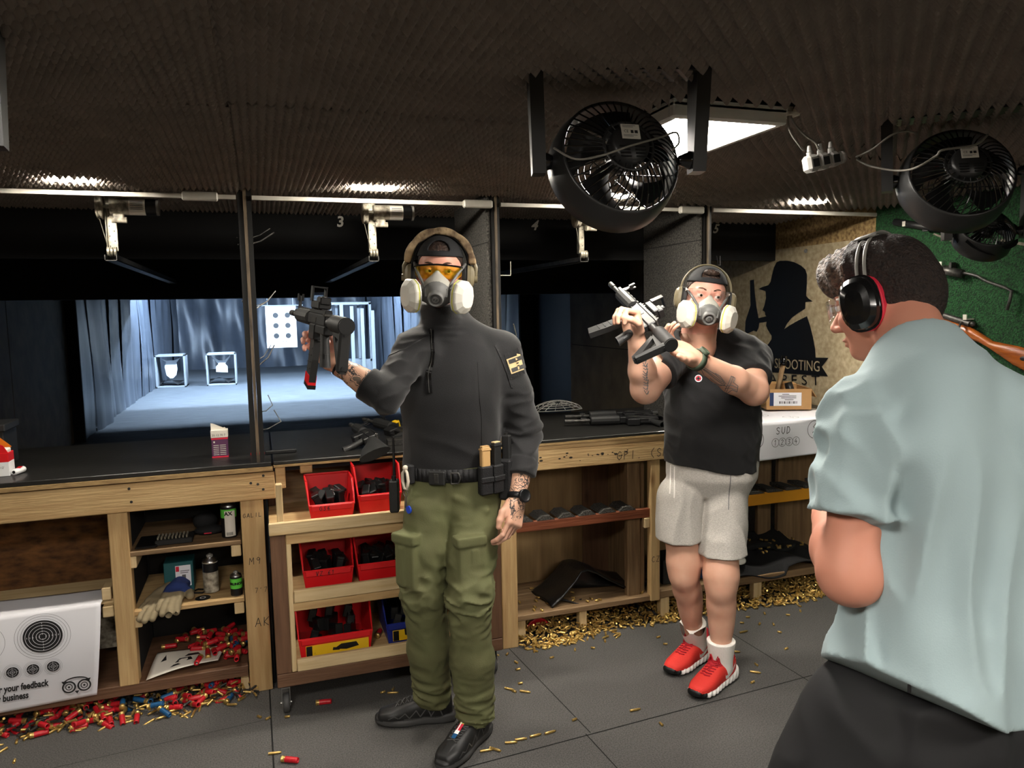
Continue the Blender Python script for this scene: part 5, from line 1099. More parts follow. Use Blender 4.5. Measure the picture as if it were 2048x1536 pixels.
# ================================================================ visitor in pale blue t-shirt seen from behind
mat('hair_front', (104, 82, 66), .6, noise=1.6, nscale=120, c2=(40, 30, 24), bump=1, bscale=160)
P3 = thing('person', 'person in pale blue t-shirt and black shorts in the foreground, seen from behind', 'person', (1.3, 1.1, 0))
h3 = Fr(at(1766, 598, 1.25), (-.34, .90, -.30), (-.06, .24, 1))
S3L, E3L, W3L = at(1740, 846, 1.13), at(1702, 1146, 1.10), at(1702, 1146, 1.10)+np.array((.13, .21, .05))
S3R = at(2095, 872, .99); E3R = S3R+np.array((.08, .03, -.27)); W3R = E3R+np.array((-.05, .24, .02))
HC = at(1878, 1400, 1.10); SC = at(1895, 735, 1.07); U3 = nrm(SC-HC); T3 = Fr(HC, (-.30, .95, 0), U3); LN = np.linalg.norm(SC-HC); NB3 = at(1842, 725, 1.11)
X3L = nrm((.7, .6, .1)); Y3L = nrm((.2, 0, 1))
def h3l(P): HS[0] = -1; return hand(P, W3L, X3L, Y3L, [(30, 35, 20)]*4, [(.02, .03, -.01), (.05, .05, -.02), (.08, .05, -.03)], 1)
def h3r(P): HS[0] = 1; return hand(P, W3R, nrm((-.4, .9, .1)), Y3L, [(30, 35, 20)]*4, [(.02, .03, -.01), (.05, .05, -.02), (.08, .05, -.03)], 1)
K3L, A3L, K3R, A3R = HC+np.array((-.28, .10, -.36)), HC*np.array((1, 1, 0))+np.array((-.14, .04, .09)), HC+np.array((.12, -.02, -.36)), HC*np.array((1, 1, 0))+np.array((.14, -.02, .09))
def body3(P):
    Q = h3.l(P); d = head_d(Q, 1.08); nb = NB3; d = smin(d, cap(P, h3.w(0, -.030, -.03), nb, .062, .068), .03)
    d = smin(d, cap(P, nb, nb*.5+S3L*.5, .06, .05), .03)
    d = smin(d, loft(T3.l(P), [(0, 0, 0, .13, .09), (LN*.6, 0, 0, .14, .09), (LN*.95, 0, 0, .13, .07)]), .02)
    d = smin(d, chain(P, [S3L, E3L*.5+S3L*.5, E3L], [.058, .056, .052]), .03); d = smin(d, chain(P, [E3L+np.array((0, .0, 0)), E3L*.65+W3L*.35, W3L], [.060, .058, .032]), .03)
    d = smin(d, chain(P, [S3R, E3R, W3R], [.055, .047, .03]), .02); d = smin(d, np.minimum(h3l(P), h3r(P)), .012)
    for k, n in ((K3L, A3L), (K3R, A3R)): d = smin(d, chain(P, [HC, k, n], [.09, .06, .04]), .02)
    return d
hlo, hhi = bnd([h3.c], .19)
sculpt('body', body3, [(hlo, hhi, .0042), (*bnd([S3L, E3L, W3L+X3L*.18], .08), .006), (*bnd([S3R, E3R, W3R+X3L*.16], .07), .009), (np.array((.85, .8, .05)), np.array((1.75, 1.45, .85)), .014)], ['skin_red'], P3)
def tee3(P):
    Q = T3.l(P); d = loft(Q, [(-.03, -.07, 0, .400, .18), (.05, -.06, 0, .340, .165), (.16, -.015, 0, .230, .148), (.28, .015, 0, .198, .134), (LN*.62, .015, 0, .196, .128), (LN*.74, .008, 0, .200, .122), (LN*.86, 0, 0, .195, .106), (LN*.93, 0, -.004, .150, .090), (LN*1.0, -.02, .0, .080, .074), (LN*1.03, -.02, .004, .06, .06)], 2.2)
    d = smin(d, cap(P, NB3+T3.z*.01, S3L, .078, .068), .04); d = smin(d, cap(P, NB3-T3.z*.01, S3R, .070, .062), .04)
    a = chain(P, [SC+T3.z*-.02+(S3L-SC)*.45, S3L, S3L*.38+E3L*.62], [.06, .080, .086], .03); c = chain(P, [SC+T3.z*-.02+(S3R-SC)*.45, S3R, S3R*.4+E3R*.6], [.065, .080, .080], .03)
    a = a-.018*ridge(P, 30, 73, (1, 1, 1.5)); a = smax(a, (P-(S3L*.40+E3L*.60))@nrm(E3L-S3L), .004); c = smax(c, (P-(S3R*.4+E3R*.6))@nrm(E3R-S3R), .004)
    d = smin(d, smin(a, c, .01), .028)
    dr = .030*ridge(P, 15, 81, (1.7, 1.7, .40))+.012*ridge(P, 30, 82, (1, 1, .8))*np.clip(1-Q[:, 2]*2.2, 0.1, 1)
    d = d-dr*np.clip(1.25-Q[:, 2]/LN, .15, 1)
    nd = nrm(h3.w(0, -.03, -.03)-NB3); d = smin(d, cap(P, NB3-nd*.06, NB3+nd*.04, .092, .071), .03); d = smax(d, (P-NB3-nd*.035)@nd, .004)*1.0
    return smax(d, .030+1.6*np.maximum(-Q[:, 0]-.03, 0)**1.6-Q[:, 2], .004)
t3 = sculpt('t_shirt', tee3, [(np.array((.80, .72, .70)), np.array((1.78, 1.5, 1.56)), .0062)], ['tee_blue'], P3)
m = MB().mat('ink'); bv3 = bvh(t3)
q_ = onsurf(bv3, T3.w(-.33, -.05, .045), None, .001); m.box(q_+Vector((-.003, -.002, -.012)), q_+Vector((.001, .003, .010)))
part('side_tag', m, P3, world=True).parent = t3
def shorts3(P):
    Q = T3.l(P); d = loft(Q, [(-.14, 0, 0, .20, .14), (-.02, 0, 0, .215, .145), (.08, 0, 0, .19, .13)])
    for a, k in ((HC+np.array((-.145, .035, -.03)), K3L), (HC+np.array((.08, -.01, -.03)), K3R)): d = smin(d, chain(P, [a, k], [.125, .115], .02), .02)
    return smax(d-.012*ridge(P, 20, 91, (1, 1, .7)), K3L[2]-.02-P[:, 2], .004)
sh3 = sculpt('shorts', shorts3, [(np.array((.80, .72, .30)), np.array((1.72, 1.45, .93)), .007)], ['shorts_black'], P3)
m = MB().mat('patch_tan'); bvq = bvh(sh3)
for k_ in range(3):
    q_ = onsurf(bvq, T3.w(-.45, -.02, -.20-.022*k_), None, .002); m.box(q_+Vector((-.001, -.010+.003*k_, -.006)), q_+Vector((.001, .010-.002*k_, .006)))
part('print', m, P3, world=True, label='small gold lettering').parent = sh3
for n_, k in ((A3L, 0), (A3R, 1)):
    F_ = Fr((n_[0], n_[1], 0), (-.45, .9, 0))
    def fsn(P, F_=F_): Q = F_.l(P); return smin(loft(Q[:, [0, 2, 1]], [(-.09, 0, .04, .03, .035), (0, 0, .05, .042, .05), (.1, 0, .035, .05, .033), (.19, 0, .025, .03, .022)], 2.5), cap(Q, (0, -.01, .05), (0, -.01, .12), .043), .02)
    sculpt('shoe', fsn, [(*bnd([F_.w(a, b_, c) for a in (-.06, .06) for b_ in (-.1, .2) for c in (0, .17)], .01), .006)], ['shoe_black'], P3)
def hair3(P):
    Q = h3.l(P); top = ell(Q, (0, .004, .062), (.084, .108, .073)); back_ = smax(ell(Q, (0, -.020, .005), (.0825, .104, .108)), Q[:, 1]-.035+.35*np.abs(Q[:, 2]-.02), .01)
    back_ = smax(back_, -.088-Q[:, 2], .006); fr_ = ell(Q, (.0, .082, .075), (.066, .036, .040))
    cur = np.clip((Q[:, 1]+.02)*14, 0.06, 1)*np.clip((Q[:, 2]-.02)*20, 0, 1); d = smin(smin(top, back_, .012), fr_, .02); d = smax(d, .25*Q[:, 1]+.012-.0*Q[:, 2]-(Q[:, 2])-(Q[:, 1] < .0)*.2, .004) if False else d
    return d-cur*.016*ridge(P, 80, 7, (1, 1, .9))-.003*ridge(P, 150, 8)
def mfh(c): q = h3.l(c); return np.where((q[:, 1] > .03) & (q[:, 2] > .0), 0, 1)
sculpt('hair', hair3, [(*bnd([h3.w(a, b_, c) for a in (-.1, .1) for b_ in (-.13, .14) for c in (-.08, .15)], .015), .0032)], ['hair_front', 'hair_dark'], P3, mfh, 'short dark brown hair, curly and sun-bleached in front')
e3 = ear_cups(h3, P3, 'black_gloss', 'muff_red', 'grey_plastic', .0035, band_n=2, y=-.0, tall=.057, cushion='muff_red', ks=1.22, label='black and red ear defenders with grey wire headband')
m = MB().mat('grey_plastic'); m.grid(lambda u, v: h3.w(.111*math.cos(PI/2+(u-.5)*.9), -.031+.044*v, .026+.113*math.sin(PI/2+(u-.5)*.9)), 12, 3); o = part('headband_pad', m, P3, world=True, solid=.004); o.parent = e3
eyes(h3, P3); eyewear(h3, P3, 'lens_clear', 'white_plastic', bar=False)
m = MB().mat('brass').tube([onsurf(BVHTree.FromPolygons(*[(lambda o: ([tuple(v.co+absloc(o)) for v in o.data.vertices], [list(p.vertices) for p in o.data.polygons]))([q for q in P3.children if q.name.startswith('body')][0])][0]), NB3+T3.z*(.05-.02*math.cos(t))+T3.x*.09*math.cos(t+PI/2)+T3.y*(.0-.09*math.sin(t+PI/2)), None, .001) for t in np.linspace(-1.4, 1.4, 14)], .0018, 5)
part('necklace', m, P3, world=True, label='thin gold chain')
# ================================================================ carbines and other arms
def carbine(name, label, loc, fwd, up, group=None, sight='holo', mag=True, red=True, stock='tube', front=True, hg=.0):
    """local: x = muzzle, z = up; origin at the magazine well"""
    t = thing(name, label, 'gun', tuple(loc)); x = nrm(fwd); u = np.asarray(up, float); u = nrm(u-x*(x@u)); y = np.cross(u, x)
    M_ = Matrix.Identity(4)
    for i, v in enumerate((x, y, u)):
        for j in range(3): M_[j][i] = v[j]
    t.rotation_euler = M_.to_euler()
    b = MB().mat('gun').box((-.115, -.016, .005), (.085, .016, .040), .004).box((-.10, -.012, .040), (.08, .012, .052), .002).box((-.115, -.015, -.022), (.02, .015, .006), .004).box((-.012, -.018, -.045), (.055, .018, .006), .004).box((-.06, -.005, -.046), (-.012, .005, -.042), .001).box((-.064, -.005, -.046), (-.060, .005, -.02))
    b.mat('gun_worn').box((-.02, .016, .012), (.035, .0175, .028), .001).cone((-.03, -.017, -.005), (-.03, -.020, -.005), .006, seg=10).cone((.0, -.017, -.012), (.0, -.020, -.012), .004, seg=10).box((-.118, -.02, .036), (-.10, .02, .044), .002)
    for k in range(9): b.mat('gun').box((-.095+.019*k, -.011, .052), (-.086+.019*k, .011, .056))
    part('receiver', b, t)
    b = MB().mat('gun_poly').lathe([(.014, .085), (.025, .088), (.026, .12), (.0255, .235), (.018, .24)], 12, (0, 0, .022), (1, 0, .022), smooth=False)
    for k in range(4): b.box((.105+.034*k, -.004, .046), (.122+.034*k, .004, .0505))
    part('handguard', b, t)
    part('barrel', MB().mat('gun_worn').cone((.235, 0, .022), (.345, 0, .022), .0085).cone((.325, 0, .022), (.372, 0, .022), .011), t)
    if front: part('front_sight', MB().mat('gun').prism([(-.014, 0), (.02, 0), (.006, .058), (-.002, .058)], (.262, -.003, .030), X, Z, (0, .006, 0)).box((.256, -.012, .026), (.286, .012, .040), .002).box((.258, -.010, .07), (.270, -.006, .094)).box((.258, .006, .07), (.270, .010, .094)), t)
    if sight == 'holo':
        b = MB().mat('gun').box((-.05, -.02, .056), (.045, .02, .080), .003)
        for (a, c) in (((.02, -.024, .078), (.045, -.019, .125)), ((.02, .019, .078), (.045, .024, .125)), ((.02, -.024, .120), (.045, .024, .126))): b.box(a, c, .001)
        b.box((-.055, -.017, .07), (-.01, .017, .094), .003); s_ = part('holographic_sight', b, t); part('window', MB().mat('lens_clear').box((.030, -.018, .08), (.032, .018, .119)), s_)
    if mag:
        b = MB().mat('gun_poly')
        b.prism([(0, 0), (.045, 0), (.050, -.06), (.064, -.135), (.020, -.145), (.004, -.07)], (.002, -.011, -.04), X, Z, (0, .022, 0))
        for k in range(4): b.box((.012+.004*k, -.0125, -.075-.022*k), (.046+.004*k, .0125, -.071-.022*k))
        mg = part('magazine', b, t)
        if red: part('base_plate', MB().mat('red_bin').prism([(.018, -.122), (.064, -.112), (.069, -.145), (.022, -.158)], (.002, -.013, -.04), X, Z, (0, .026, 0)).mat('black').prism([(.019, -.155), (.070, -.142), (.073, -.155), (.021, -.168)], (.002, -.013, -.04), X, Z, (0, .026, 0)), mg, label='red magazine base')
    b = MB().mat('gun_poly'); R_ = []
    OUT = [(math.cos(a)*.019, math.sin(a)*.0145) for a in np.linspace(0, 2*PI, 15)[:-1]]; L_ = [(0, 0, 1), (-.010, -.03, .95), (-.022, -.065, 1.08), (-.036, -.10, 1.18)]
    vs = [(-.075+dx+p[0]*s_, p[1]*s_, -.018+dz) for dx, dz, s_ in L_ for p in OUT]; n = len(OUT)
    b.add(vs, [(j*n+i, j*n+(i+1) % n, (j+1)*n+(i+1) % n, (j+1)*n+i) for j in range(3) for i in range(n)], True)
    inn = [(-.075-.036+p[0]*1.0, p[1]*1.0, -.118) for p in OUT]; out = vs[-n:]; dp = [(q[0]+.012, q[1], q[2]+.04) for q in inn]
    b.add(out+inn, [(i, (i+1) % n, n+(i+1) % n, n+i) for i in range(n)]); b.mat('black').add(inn+dp, [(i, (i+1) % n, n+(i+1) % n, n+i) for i in range(n)]+[list(range(n, 2*n))])
    part('pistol_grip', b, t)
    if stock == 'tube':
        b = MB().mat('gun').cone((-.115, 0, .018), (-.225, 0, .018), .0145); part('buffer_tube', b, t)
        b = MB().mat('gun_poly').cone((-.175, 0, .020), (-.288, 0, .020), .026, seg=20).box((-.290, -.017, -.115), (-.272, .017, .025), .006)
        b.prism([(-.175, .0), (-.288, .0), (-.288, -.028), (-.2, -.012)], (0, -.010, .0), X, Z, (0, .020, 0)).prism([(-.20, -.008), (-.185, -.012), (-.262, -.115), (-.288, -.118), (-.288, -.10)], (0, -.008, 0), X, Z, (0, .016, 0))
        b.mat('gun').cone((-.288, 0, .020), (-.293, 0, .020), .024, seg=20).cone((-.29, 0, -.005), (-.293, 0, -.005), .005, seg=10).cone((-.29, 0, -.1), (-.293, 0, -.1), .005, seg=10); part('stock', b, t)
    elif stock == 'fixed':
        def sec(xx, hw, z0, z1): return [(xx, hw*math.cos(a), (z0+z1)/2+(z1-z0)/2*math.sin(a)) for a in np.linspace(0, 2*PI, 17)[:-1]]
        S_ = [sec(-.115, .016, -.01, .035), sec(-.16, .018, -.02, .034), (sec(-.26, .020, -.07, .032)), sec(-.37, .021, -.105, .030), sec(-.385, .020, -.108, .030)]; vs = sum(S_, []); n = 16
        b = MB().mat('gun_poly').add(vs, [(j*n+i, j*n+(i+1) % n, (j+1)*n+(i+1) % n, (j+1)*n+i) for j in range(4) for i in range(n)], True).add(S_[-1], [list(range(n))]); part('stock', b, t)
    return t
# instructor's carbine: muzzle down the range, upright
bp = at(694, 668, 2.16); mz = at(578, 636, 2.86); dr = nrm(mz-bp); g1 = bp+dr*.30
carbine('carbine', 'black carbine with holographic sight and red-based magazine held up by the instructor', g1, dr, (.10, .1, 1))
# visitor's carbine: rolled on its side, butt towards us
bp = at(1334, 698, 2.22); mz = at(1250, 612, 2.62); dr = nrm(mz-bp); g2 = bp+dr*.30
carbine('carbine', 'black carbine turned on its side in the hands of the person in grey shorts', g2, dr, nrm((.30, .85, .42)), sight='holo', red=False)
# on the counter: a rifle pointing down the range with its butt over the edge, a second one behind the instructor
q0 = at(745, 905, 3.05); q1 = at(655, 845, 4.2); dd = q1-q0; dd[2] = .012*np.linalg.norm(dd)*0-.0; q0[2] = 1.045; dd = nrm((dd[0], dd[1], 0))
carbine('rifle', 'long black rifle lying on the counter, its wide butt over the front edge', (.43, 3.43, 1.012), nrm((-.09, 1, .0)), nrm((.93, .1, .30)), stock='fixed', sight='', mag=False, red=False)
carbine('rifle', 'black rifle with yellow chamber flag lying beyond the instructor\'s elbow', (.62, 3.62, 1.0), nrm((-.35, .9, .03)), nrm((.9, .35, .25)), stock='tube', sight='', mag=False)
t = bpy.data.objects['rifle.001']; part('chamber_flag', MB().mat('label_yellow').box((-.01, .017, .015), (.0, .05, .020), .001).box((-.01, .04, .0), (.03, .046, .020), .001), t, label='yellow chamber flag')
for k, (x, y, a, l) in enumerate(((.66, 3.43, .12, 'curved black magazine lying in front of the yellow-flagged rifle'), (.62, 3.36, -.06, 'bronze-ribbed black magazine lying beside the long rifle\'s receiver'))):
    b = MB().mat('gun_worn' if k else 'gun_poly').prism([(0, 0), (.19, .012), (.19, .058), (.09, .052), (0, .06)], (-.09, -.02, 0), X, Y, (0, 0, .024))
    for j in range(3): b.box((-.085, .0+.011*j, .024), (.09, .004+.011*j, .0255))
    o = solo('magazine', b, None, l, 'magazine', loc=(x, y, .9775)); o.rotation_euler = (0, 0, a)
# lane 4 counter: pistol-gripped black submachine guns and loose magazines
carbine('submachine_gun', 'black submachine gun lying flat on the lane 4 counter, nearest the front edge', (1.83, 3.42, 1.0), nrm((-.95, .22, 0)), nrm((.22, .95, .1)), stock='', sight='', mag=False, front=True)
carbine('submachine_gun', 'black submachine gun with bright barrel nut lying behind another on the lane 4 counter', (1.90, 3.60, 1.0), nrm((-.96, .12, 0)), nrm((.12, .96, .1)), stock='', sight='', mag=True, red=False)
b = MB().mat('steel').cone((1.93, 3.56, 1.018), (1.98, 3.555, 1.018), .014); part('barrel_nut', b, bpy.data.objects['submachine_gun.001'], world=False)
bpy.data.objects.remove(bpy.data.objects['barrel_nut']); part('barrel_nut', MB().mat('steel').cone((-.125, 0, .022), (-.155, 0, .022), .014), bpy.data.objects['submachine_gun.001'], label='bright steel nut')
for k, (y, l) in enumerate(((3.62, 'slim black stick magazine on the lane 4 counter, the nearer of two'), (3.68, 'slim black stick magazine on the lane 4 counter, the farther of two'))):
    solo('magazine', MB().mat('gun').box((1.62, y, .9775), (1.76, y+.024, .992), .003), None, l, 'magazine')
# right wall, on the turf: wooden rifle, small gun with wire stock, bare wire stock
def wallpt(px, py, off=.05):
    d = Fv+Rv*((px-1024)/FPX)-Uv*((py-768)/FPX); t = (XR-off)/d.x; return Vector((XR-off, d.y*t, CH+d.z*t))
t = thing('hunting_rifle', 'old rifle with glossy orange-brown wooden stock hung on the green turf wall', 'gun', (XR-.05, 2.6, 1.45))
A_ = wallpt(1885, 638, .045); B_ = wallpt(2100, 706, .045); ux = (B_-A_).normalized(); uz = Vector((1, 0, 0)).cross(ux); uz = uz if uz.z > 0 else -uz; L0 = (B_-A_).length
def pw(s_, h): return A_+ux*(s_*L0)+uz*h
prof = [(-.9, .0, -.035), (-.5, .004, -.038), (.0, .006, -.045), (.28, .004, -.050), (.42, -.012, -.052), (.52, -.026, -.062), (.62, -.020, -.078), (.75, -.012, -.098), (1.0, -.006, -.120), (1.25, -.002, -.140)]
b = MB().mat('varnish'); n = 14; vs = []
for (s_, h1, h0) in prof:
    for i in range(n):
        a = 2*PI*i/n; p = pw(s_, (h0+h1)/2+(h1-h0)/2*math.sin(a)); vs.append(p+Vector((.020*math.cos(a), 0, 0)))
b.add(vs, [(j*n+i, j*n+(i+1) % n, (j+1)*n+(i+1) % n, (j+1)*n+i) for j in range(len(prof)-1) for i in range(n)]+[list(range((len(prof)-1)*n, len(prof)*n))], True)
part('stock', b, t, world=True, label='glossy orange-brown wood')
b = MB().mat('gun_worn').cone(pw(-1.1, .012), pw(-.1, .014), .011).cone(pw(-.3, .018), pw(.28, .016), .015).sphere(pw(.30, .02), .012).tube([pw(.2, .02), pw(.24, .02)+Vector((-.04, 0, -.01)), pw(.24, .02)+Vector((-.05, 0, -.03))], .005); part('barrel_and_bolt', b, t, world=True)
part('trigger_guard', MB().mat('gun').tube([pw(.18, -.045), pw(.22, -.075), pw(.32, -.078), pw(.38, -.055)], .004, 6), t, world=True)
part('sling_plate', MB().mat('gun').sphere(pw(.84, -.052)+Vector((-.020, 0, 0)), .016, sc=(.25, 1.1, .6)), t, world=True)
t = thing('submachine_gun', 'compact grey gun with bent wire shoulder stock hung above the wooden rifle', 'gun', (XR-.05, 2.6, 1.65))
A_ = wallpt(1885, 535, .04); b = MB().mat('gun_worn'); p0, p1 = wallpt(1870, 537, .04), wallpt(1925, 548, .04); b.tube([p0, p1], .021, 8).box(wallpt(1898, 525, .05), wallpt(1912, 536, .02)); part('receiver', b, t, world=True)
b = MB().mat('gun_worn').tube([wallpt(*q, .04) for q in ((1918, 545), (1935, 547), (1955, 552), (1972, 562), (2010, 575), (2023, 582), (2020, 600), (2014, 620))], .007, 8); part('wire_stock', b, t, world=True)
t = thing('submachine_gun', 'gun with two straight steel rods hung highest on the turf wall behind the fans', 'gun', (XR-.05, 2.6, 1.8))
part('receiver', MB().mat('gun').tube([wallpt(1790, 444, .04), wallpt(1880, 458, .04)], .018, 8).box(wallpt(1845, 448, .05), wallpt(1862, 462, .03)), t, world=True)
part('rod_stock', MB().mat('galv').tube([wallpt(1868, 468, .04), wallpt(1930, 492, .04)], .005, 6), t, world=True)
part('rod_stock', MB().mat('galv').tube([wallpt(2000, 480, .04), wallpt(2080, 494, .04)], .007, 6), t, world=True)
for (x, y), l in (((1826, 437), 'white steel wall hook above the back of the blue-shirted man\'s head'), ((1899, 517), 'white steel wall hook above the gun with bent wire stock'), ((1949, 622), 'white steel wall hook above the wooden rifle')):
    p = wallpt(x, y, .0); b = MB().mat('white_plastic').box(p+Vector((-.008, -.010, -.04)), p+Vector((.0, .010, .03)), .001).box(p+Vector((-.06, -.010, -.04)), p+Vector((-.008, .010, -.034)), .001).box(p+Vector((-.06, -.010, -.034)), p+Vector((-.055, .010, -.015)), .001)
    solo('wall_hook', b, None, l, 'hook')
# ================================================================ fans
def fan(label, loc, front_dir, up=(0, 0, 1), rad=.148, cut=True, sticker=True, cz=2.1, yaw=0):
    F_ = Fr(loc, front_dir, up); y = nrm(front_dir); z = np.asarray(up, float); z = nrm(z-y*(y@z)); x = np.cross(y, z)
    t = thing('fan', label, 'fan', tuple(loc)); M_ = Matrix.Identity(3)
    for i, v in enumerate((x, y, z)):
        for j in range(3): M_[j][i] = v[j]
    def lp_(nm, mb, par=t, lab=None):
        mb.v = [tuple(M_ @ Vector(v)) for v in mb.v]; return part(nm, mb, par, label=lab)
    b = MB().mat('fan_grey').lathe([(rad*.97, .062), (rad, .055), (rad*.99, .02), (rad*.93, -.018), (rad*.90, -.026), (rad*.88, -.018), (rad*.95, .02), (rad*.95, .058), (rad*.97, .062)], 48, (0, 0, 0), (0, 1, 0)); lp_('bowl', b)
    b = MB().mat('black_gloss'); N_ = 44
    for k in range(N_):
        a = 2*PI*k/N_; c, s_ = math.cos(a), math.sin(a); tw = .22
        P_ = []
        for q in range(7):
            u = q/6; r_ = rad*(.90-.50*u); aa = a+tw*u; P_.append((r_*math.cos(aa), -.022-.040*math.sin(u*PI*.5), r_*math.sin(aa)))
        b.tube(P_, .0019, 5)
    b.mat('fan_grey').lathe([(rad*.41, -.060), (rad*.39, -.066), (rad*.36, -.062)], 40, (0, 0, 0), (0, 1, 0))
    lp_('rear_grill', b)
    b = MB().mat('fan_grey').lathe([(0, -.078), (rad*.26, -.078), (rad*.30, -.070), (rad*.30, -.045), (rad*.24, -.02), (0, -.02)], 32, (0, 0, 0), (0, 1, 0)); b.mat('black')
    for r_ in range(4):
        for q in (-1, 1): b.box((q*.018-.012, -.0795, -.012-.008*r_), (q*.018+.012, -.0782, -.009-.008*r_))
    for k in range(20):
        a = 2*PI*k/20; b.tube([(rad*.29*math.cos(a), -.064, rad*.29*math.sin(a)), (rad*.39*math.cos(a), -.064, rad*.39*math.sin(a))], .0014, 4)
    mo = lp_('motor_housing', b)
    b = MB().mat('white_plastic').box((-.021, -.081, .006), (.021, -.0795, .040)).mat('ink_grey')
    for k, (w_, z_) in enumerate(((.016, .036), (.013, .033), (.017, .014), (.012, .011))): b.box((-.018, -.0815, z_), (-.018+w_*1.9, -.0811, z_+.001))
    b.mat('ink'); text_mb(b, 'CE', .009, (-.016, -.0813, .020), X, Z, .0002); b.box((-.0, -.0815, .019), (.006, -.0811, .026)).box((.009, -.0815, .019), (.016, -.0811, .026))
    st_ = lp_('rating_label', b, mo, 'small white rating label') if sticker else None
    b = MB().mat('black_plastic').lathe([(0, .012), (.028, .010), (.03, .0), (.03, -.015), (0, -.018)], 20, (0, 0, 0), (0, 1, 0)); hub = lp_('hub', b)
    for k in range(5):
        a = 2*PI*k/5; b = MB().mat('black_plastic')
        b.grid(lambda u, v: ((.026+.095*u)*math.cos(a+.5*u+(v-.5)*(.5+.55*u)), (v-.5)*.030, (.026+.095*u)*math.sin(a+.5*u+(v-.5)*(.5+.55*u))), 8, 4); lp_('blade', b)
    b = MB().mat('black_plastic').lathe([(rad*.95, .058), (rad*.93, .062)], 40, (0, 0, 0), (0, 1, 0))
    for r_ in np.linspace(.2, .9, 8): b.tube([(rad*r_*math.cos(a), .060, rad*r_*math.sin(a)) for a in np.linspace(0, 2*PI, 33)[:-1]], .0014, 4, closed=True)
    for k in range(8): a = 2*PI*k/8; b.tube([(.02*math.cos(a), .060, .02*math.sin(a)), (rad*.95*math.cos(a), .060, rad*.95*math.sin(a))], .0018, 4)
    lp_('front_grill', b)
    # U-shaped stand, screwed upside down to the ceiling
    top = cz-loc[2]; xl = np.array((math.cos(yaw), math.sin(yaw), 0.)); b = MB().mat('fan_grey'); 
    for sx in (-1, 1):
        V_ = []
        for u in np.linspace(0, 1, 9):
            wd = .024+.018*u; off = sx*(rad+.014+.006*u); z_ = .0-.028+(top+.028)*u; c = Vector(xl*off); yv = Vector((-xl[1], xl[0], 0)); V_.append((c+yv*wd+Vector((0, 0, z_)), c-yv*wd+Vector((0, 0, z_))))
        for (a0, a1), (b0, b1) in zip(V_[:-1], V_[1:]):
            n_ = Vector(xl)*sx*(.030); b.add([a0, a1, b1, b0, a0+n_, a1+n_, b1+n_, b0+n_], [(0, 3, 2, 1), (4, 5, 6, 7), (0, 1, 5, 4), (2, 3, 7, 6), (0, 4, 7, 3), (1, 2, 6, 5)])
    yv = Vector((-xl[1], xl[0], 0)); xv = Vector(xl); c = Vector((0, 0, top-.012)); w_ = rad+.024
    b.add([c+xv*s_*w_+yv*q*.045+Vector((0, 0, h)) for h in (0, .012) for s_, q in ((-1, -1), (1, -1), (1, 1), (-1, 1))], [(0, 3, 2, 1), (4, 5, 6, 7), (0, 1, 5, 4), (1, 2, 6, 5), (2, 3, 7, 6), (3, 0, 4, 7)])
    part('bracket', b, t)
    for sx in (-1, 1):
        b = MB().mat('black_gloss').lathe([(0, .034), (.012, .033), (.019, .026), (.020, .012), (.010, -.012)], 20, Vector(xl)*sx*rad, Vector(xl)*sx*(rad+1)); part('pivot_knob', b, t)
    return t, F_
fd = nrm((.05, .85, -.30)); fl = np.array((.775, 1.53, 1.905))
fan('dark grey fan hung from the foam ceiling beside the glowing light panel', tuple(fl), fd, yaw=-.28)
fl2 = np.array((1.86, 1.60, 1.925)); fan('dark grey fan under the ceiling above the blue-shirted man\'s head', tuple(fl2), nrm((.31, .56, -.27)), yaw=-.8)
fan('smaller dark fan behind another, low against the green turf wall', (2.78, 2.26, 1.855), nrm((.25, .5, -.5)), rad=.11, yaw=-.6, sticker=False, cz=2.09)
fan('fan showing only its edge at the left border of the photo', (-.585, 1.50, 1.90), nrm((.0, .9, -.3)), yaw=.1)
# ---- socket block and its grey cords
t = thing('socket_block', 'grey extension socket block dangling by its cords from the ceiling', 'socket', tuple(at(1650, 322, 1.72)))
c = at(1650, 322, 1.72); ax = nrm(at(1706, 312, 1.70)-at(1596, 334, 1.72)); F_ = Fr(c, (-.2, -1, -.25), (0, 0, 1)); zz_ = nrm(np.cross(F_.y, ax)*-1)
M3 = np.stack([ax, F_.y, np.cross(ax, F_.y)]); b = MB().mat('grey_plastic')
for x0, x1, h_ in ((-.062, -.028, .023), (-.026, .006, .022), (.008, .038, .020), (.040, .060, .016)): b.box((x0, -.022, -h_), (x1, .022, h_), .008)
b.box((-.05, -.018, -.017), (.05, .018, .017), .006).mat('black_plastic')
for x0 in (-.05, -.018, .014): b.box((x0, .0215, -.010), (x0+.02, .0228, .012), .001)
b.v = [tuple(Vector(c)+Vector(np.array(v)@M3)) for v in b.v]; part('body', b, t, world=True)
for i, dx in enumerate((-.045, -.012, .022)):
    p = Vector(np.array((dx, 0, .02))@M3)*(-1 if (np.array((0, 0, 1))@M3)[2] < 0 else 1); up_ = Vector((0, 0, 1)); q = Vector(c)+Vector(ax)*dx+Vector((0, 0, .018))
    part('plug', MB().mat('grey_plastic').cone(q, q+Vector((-.004, 0, .014)), .011, .009).cone(q+Vector((-.004, 0, .014)), q+Vector((-.006, 0, .030)), .0075, .005), t, world=True)
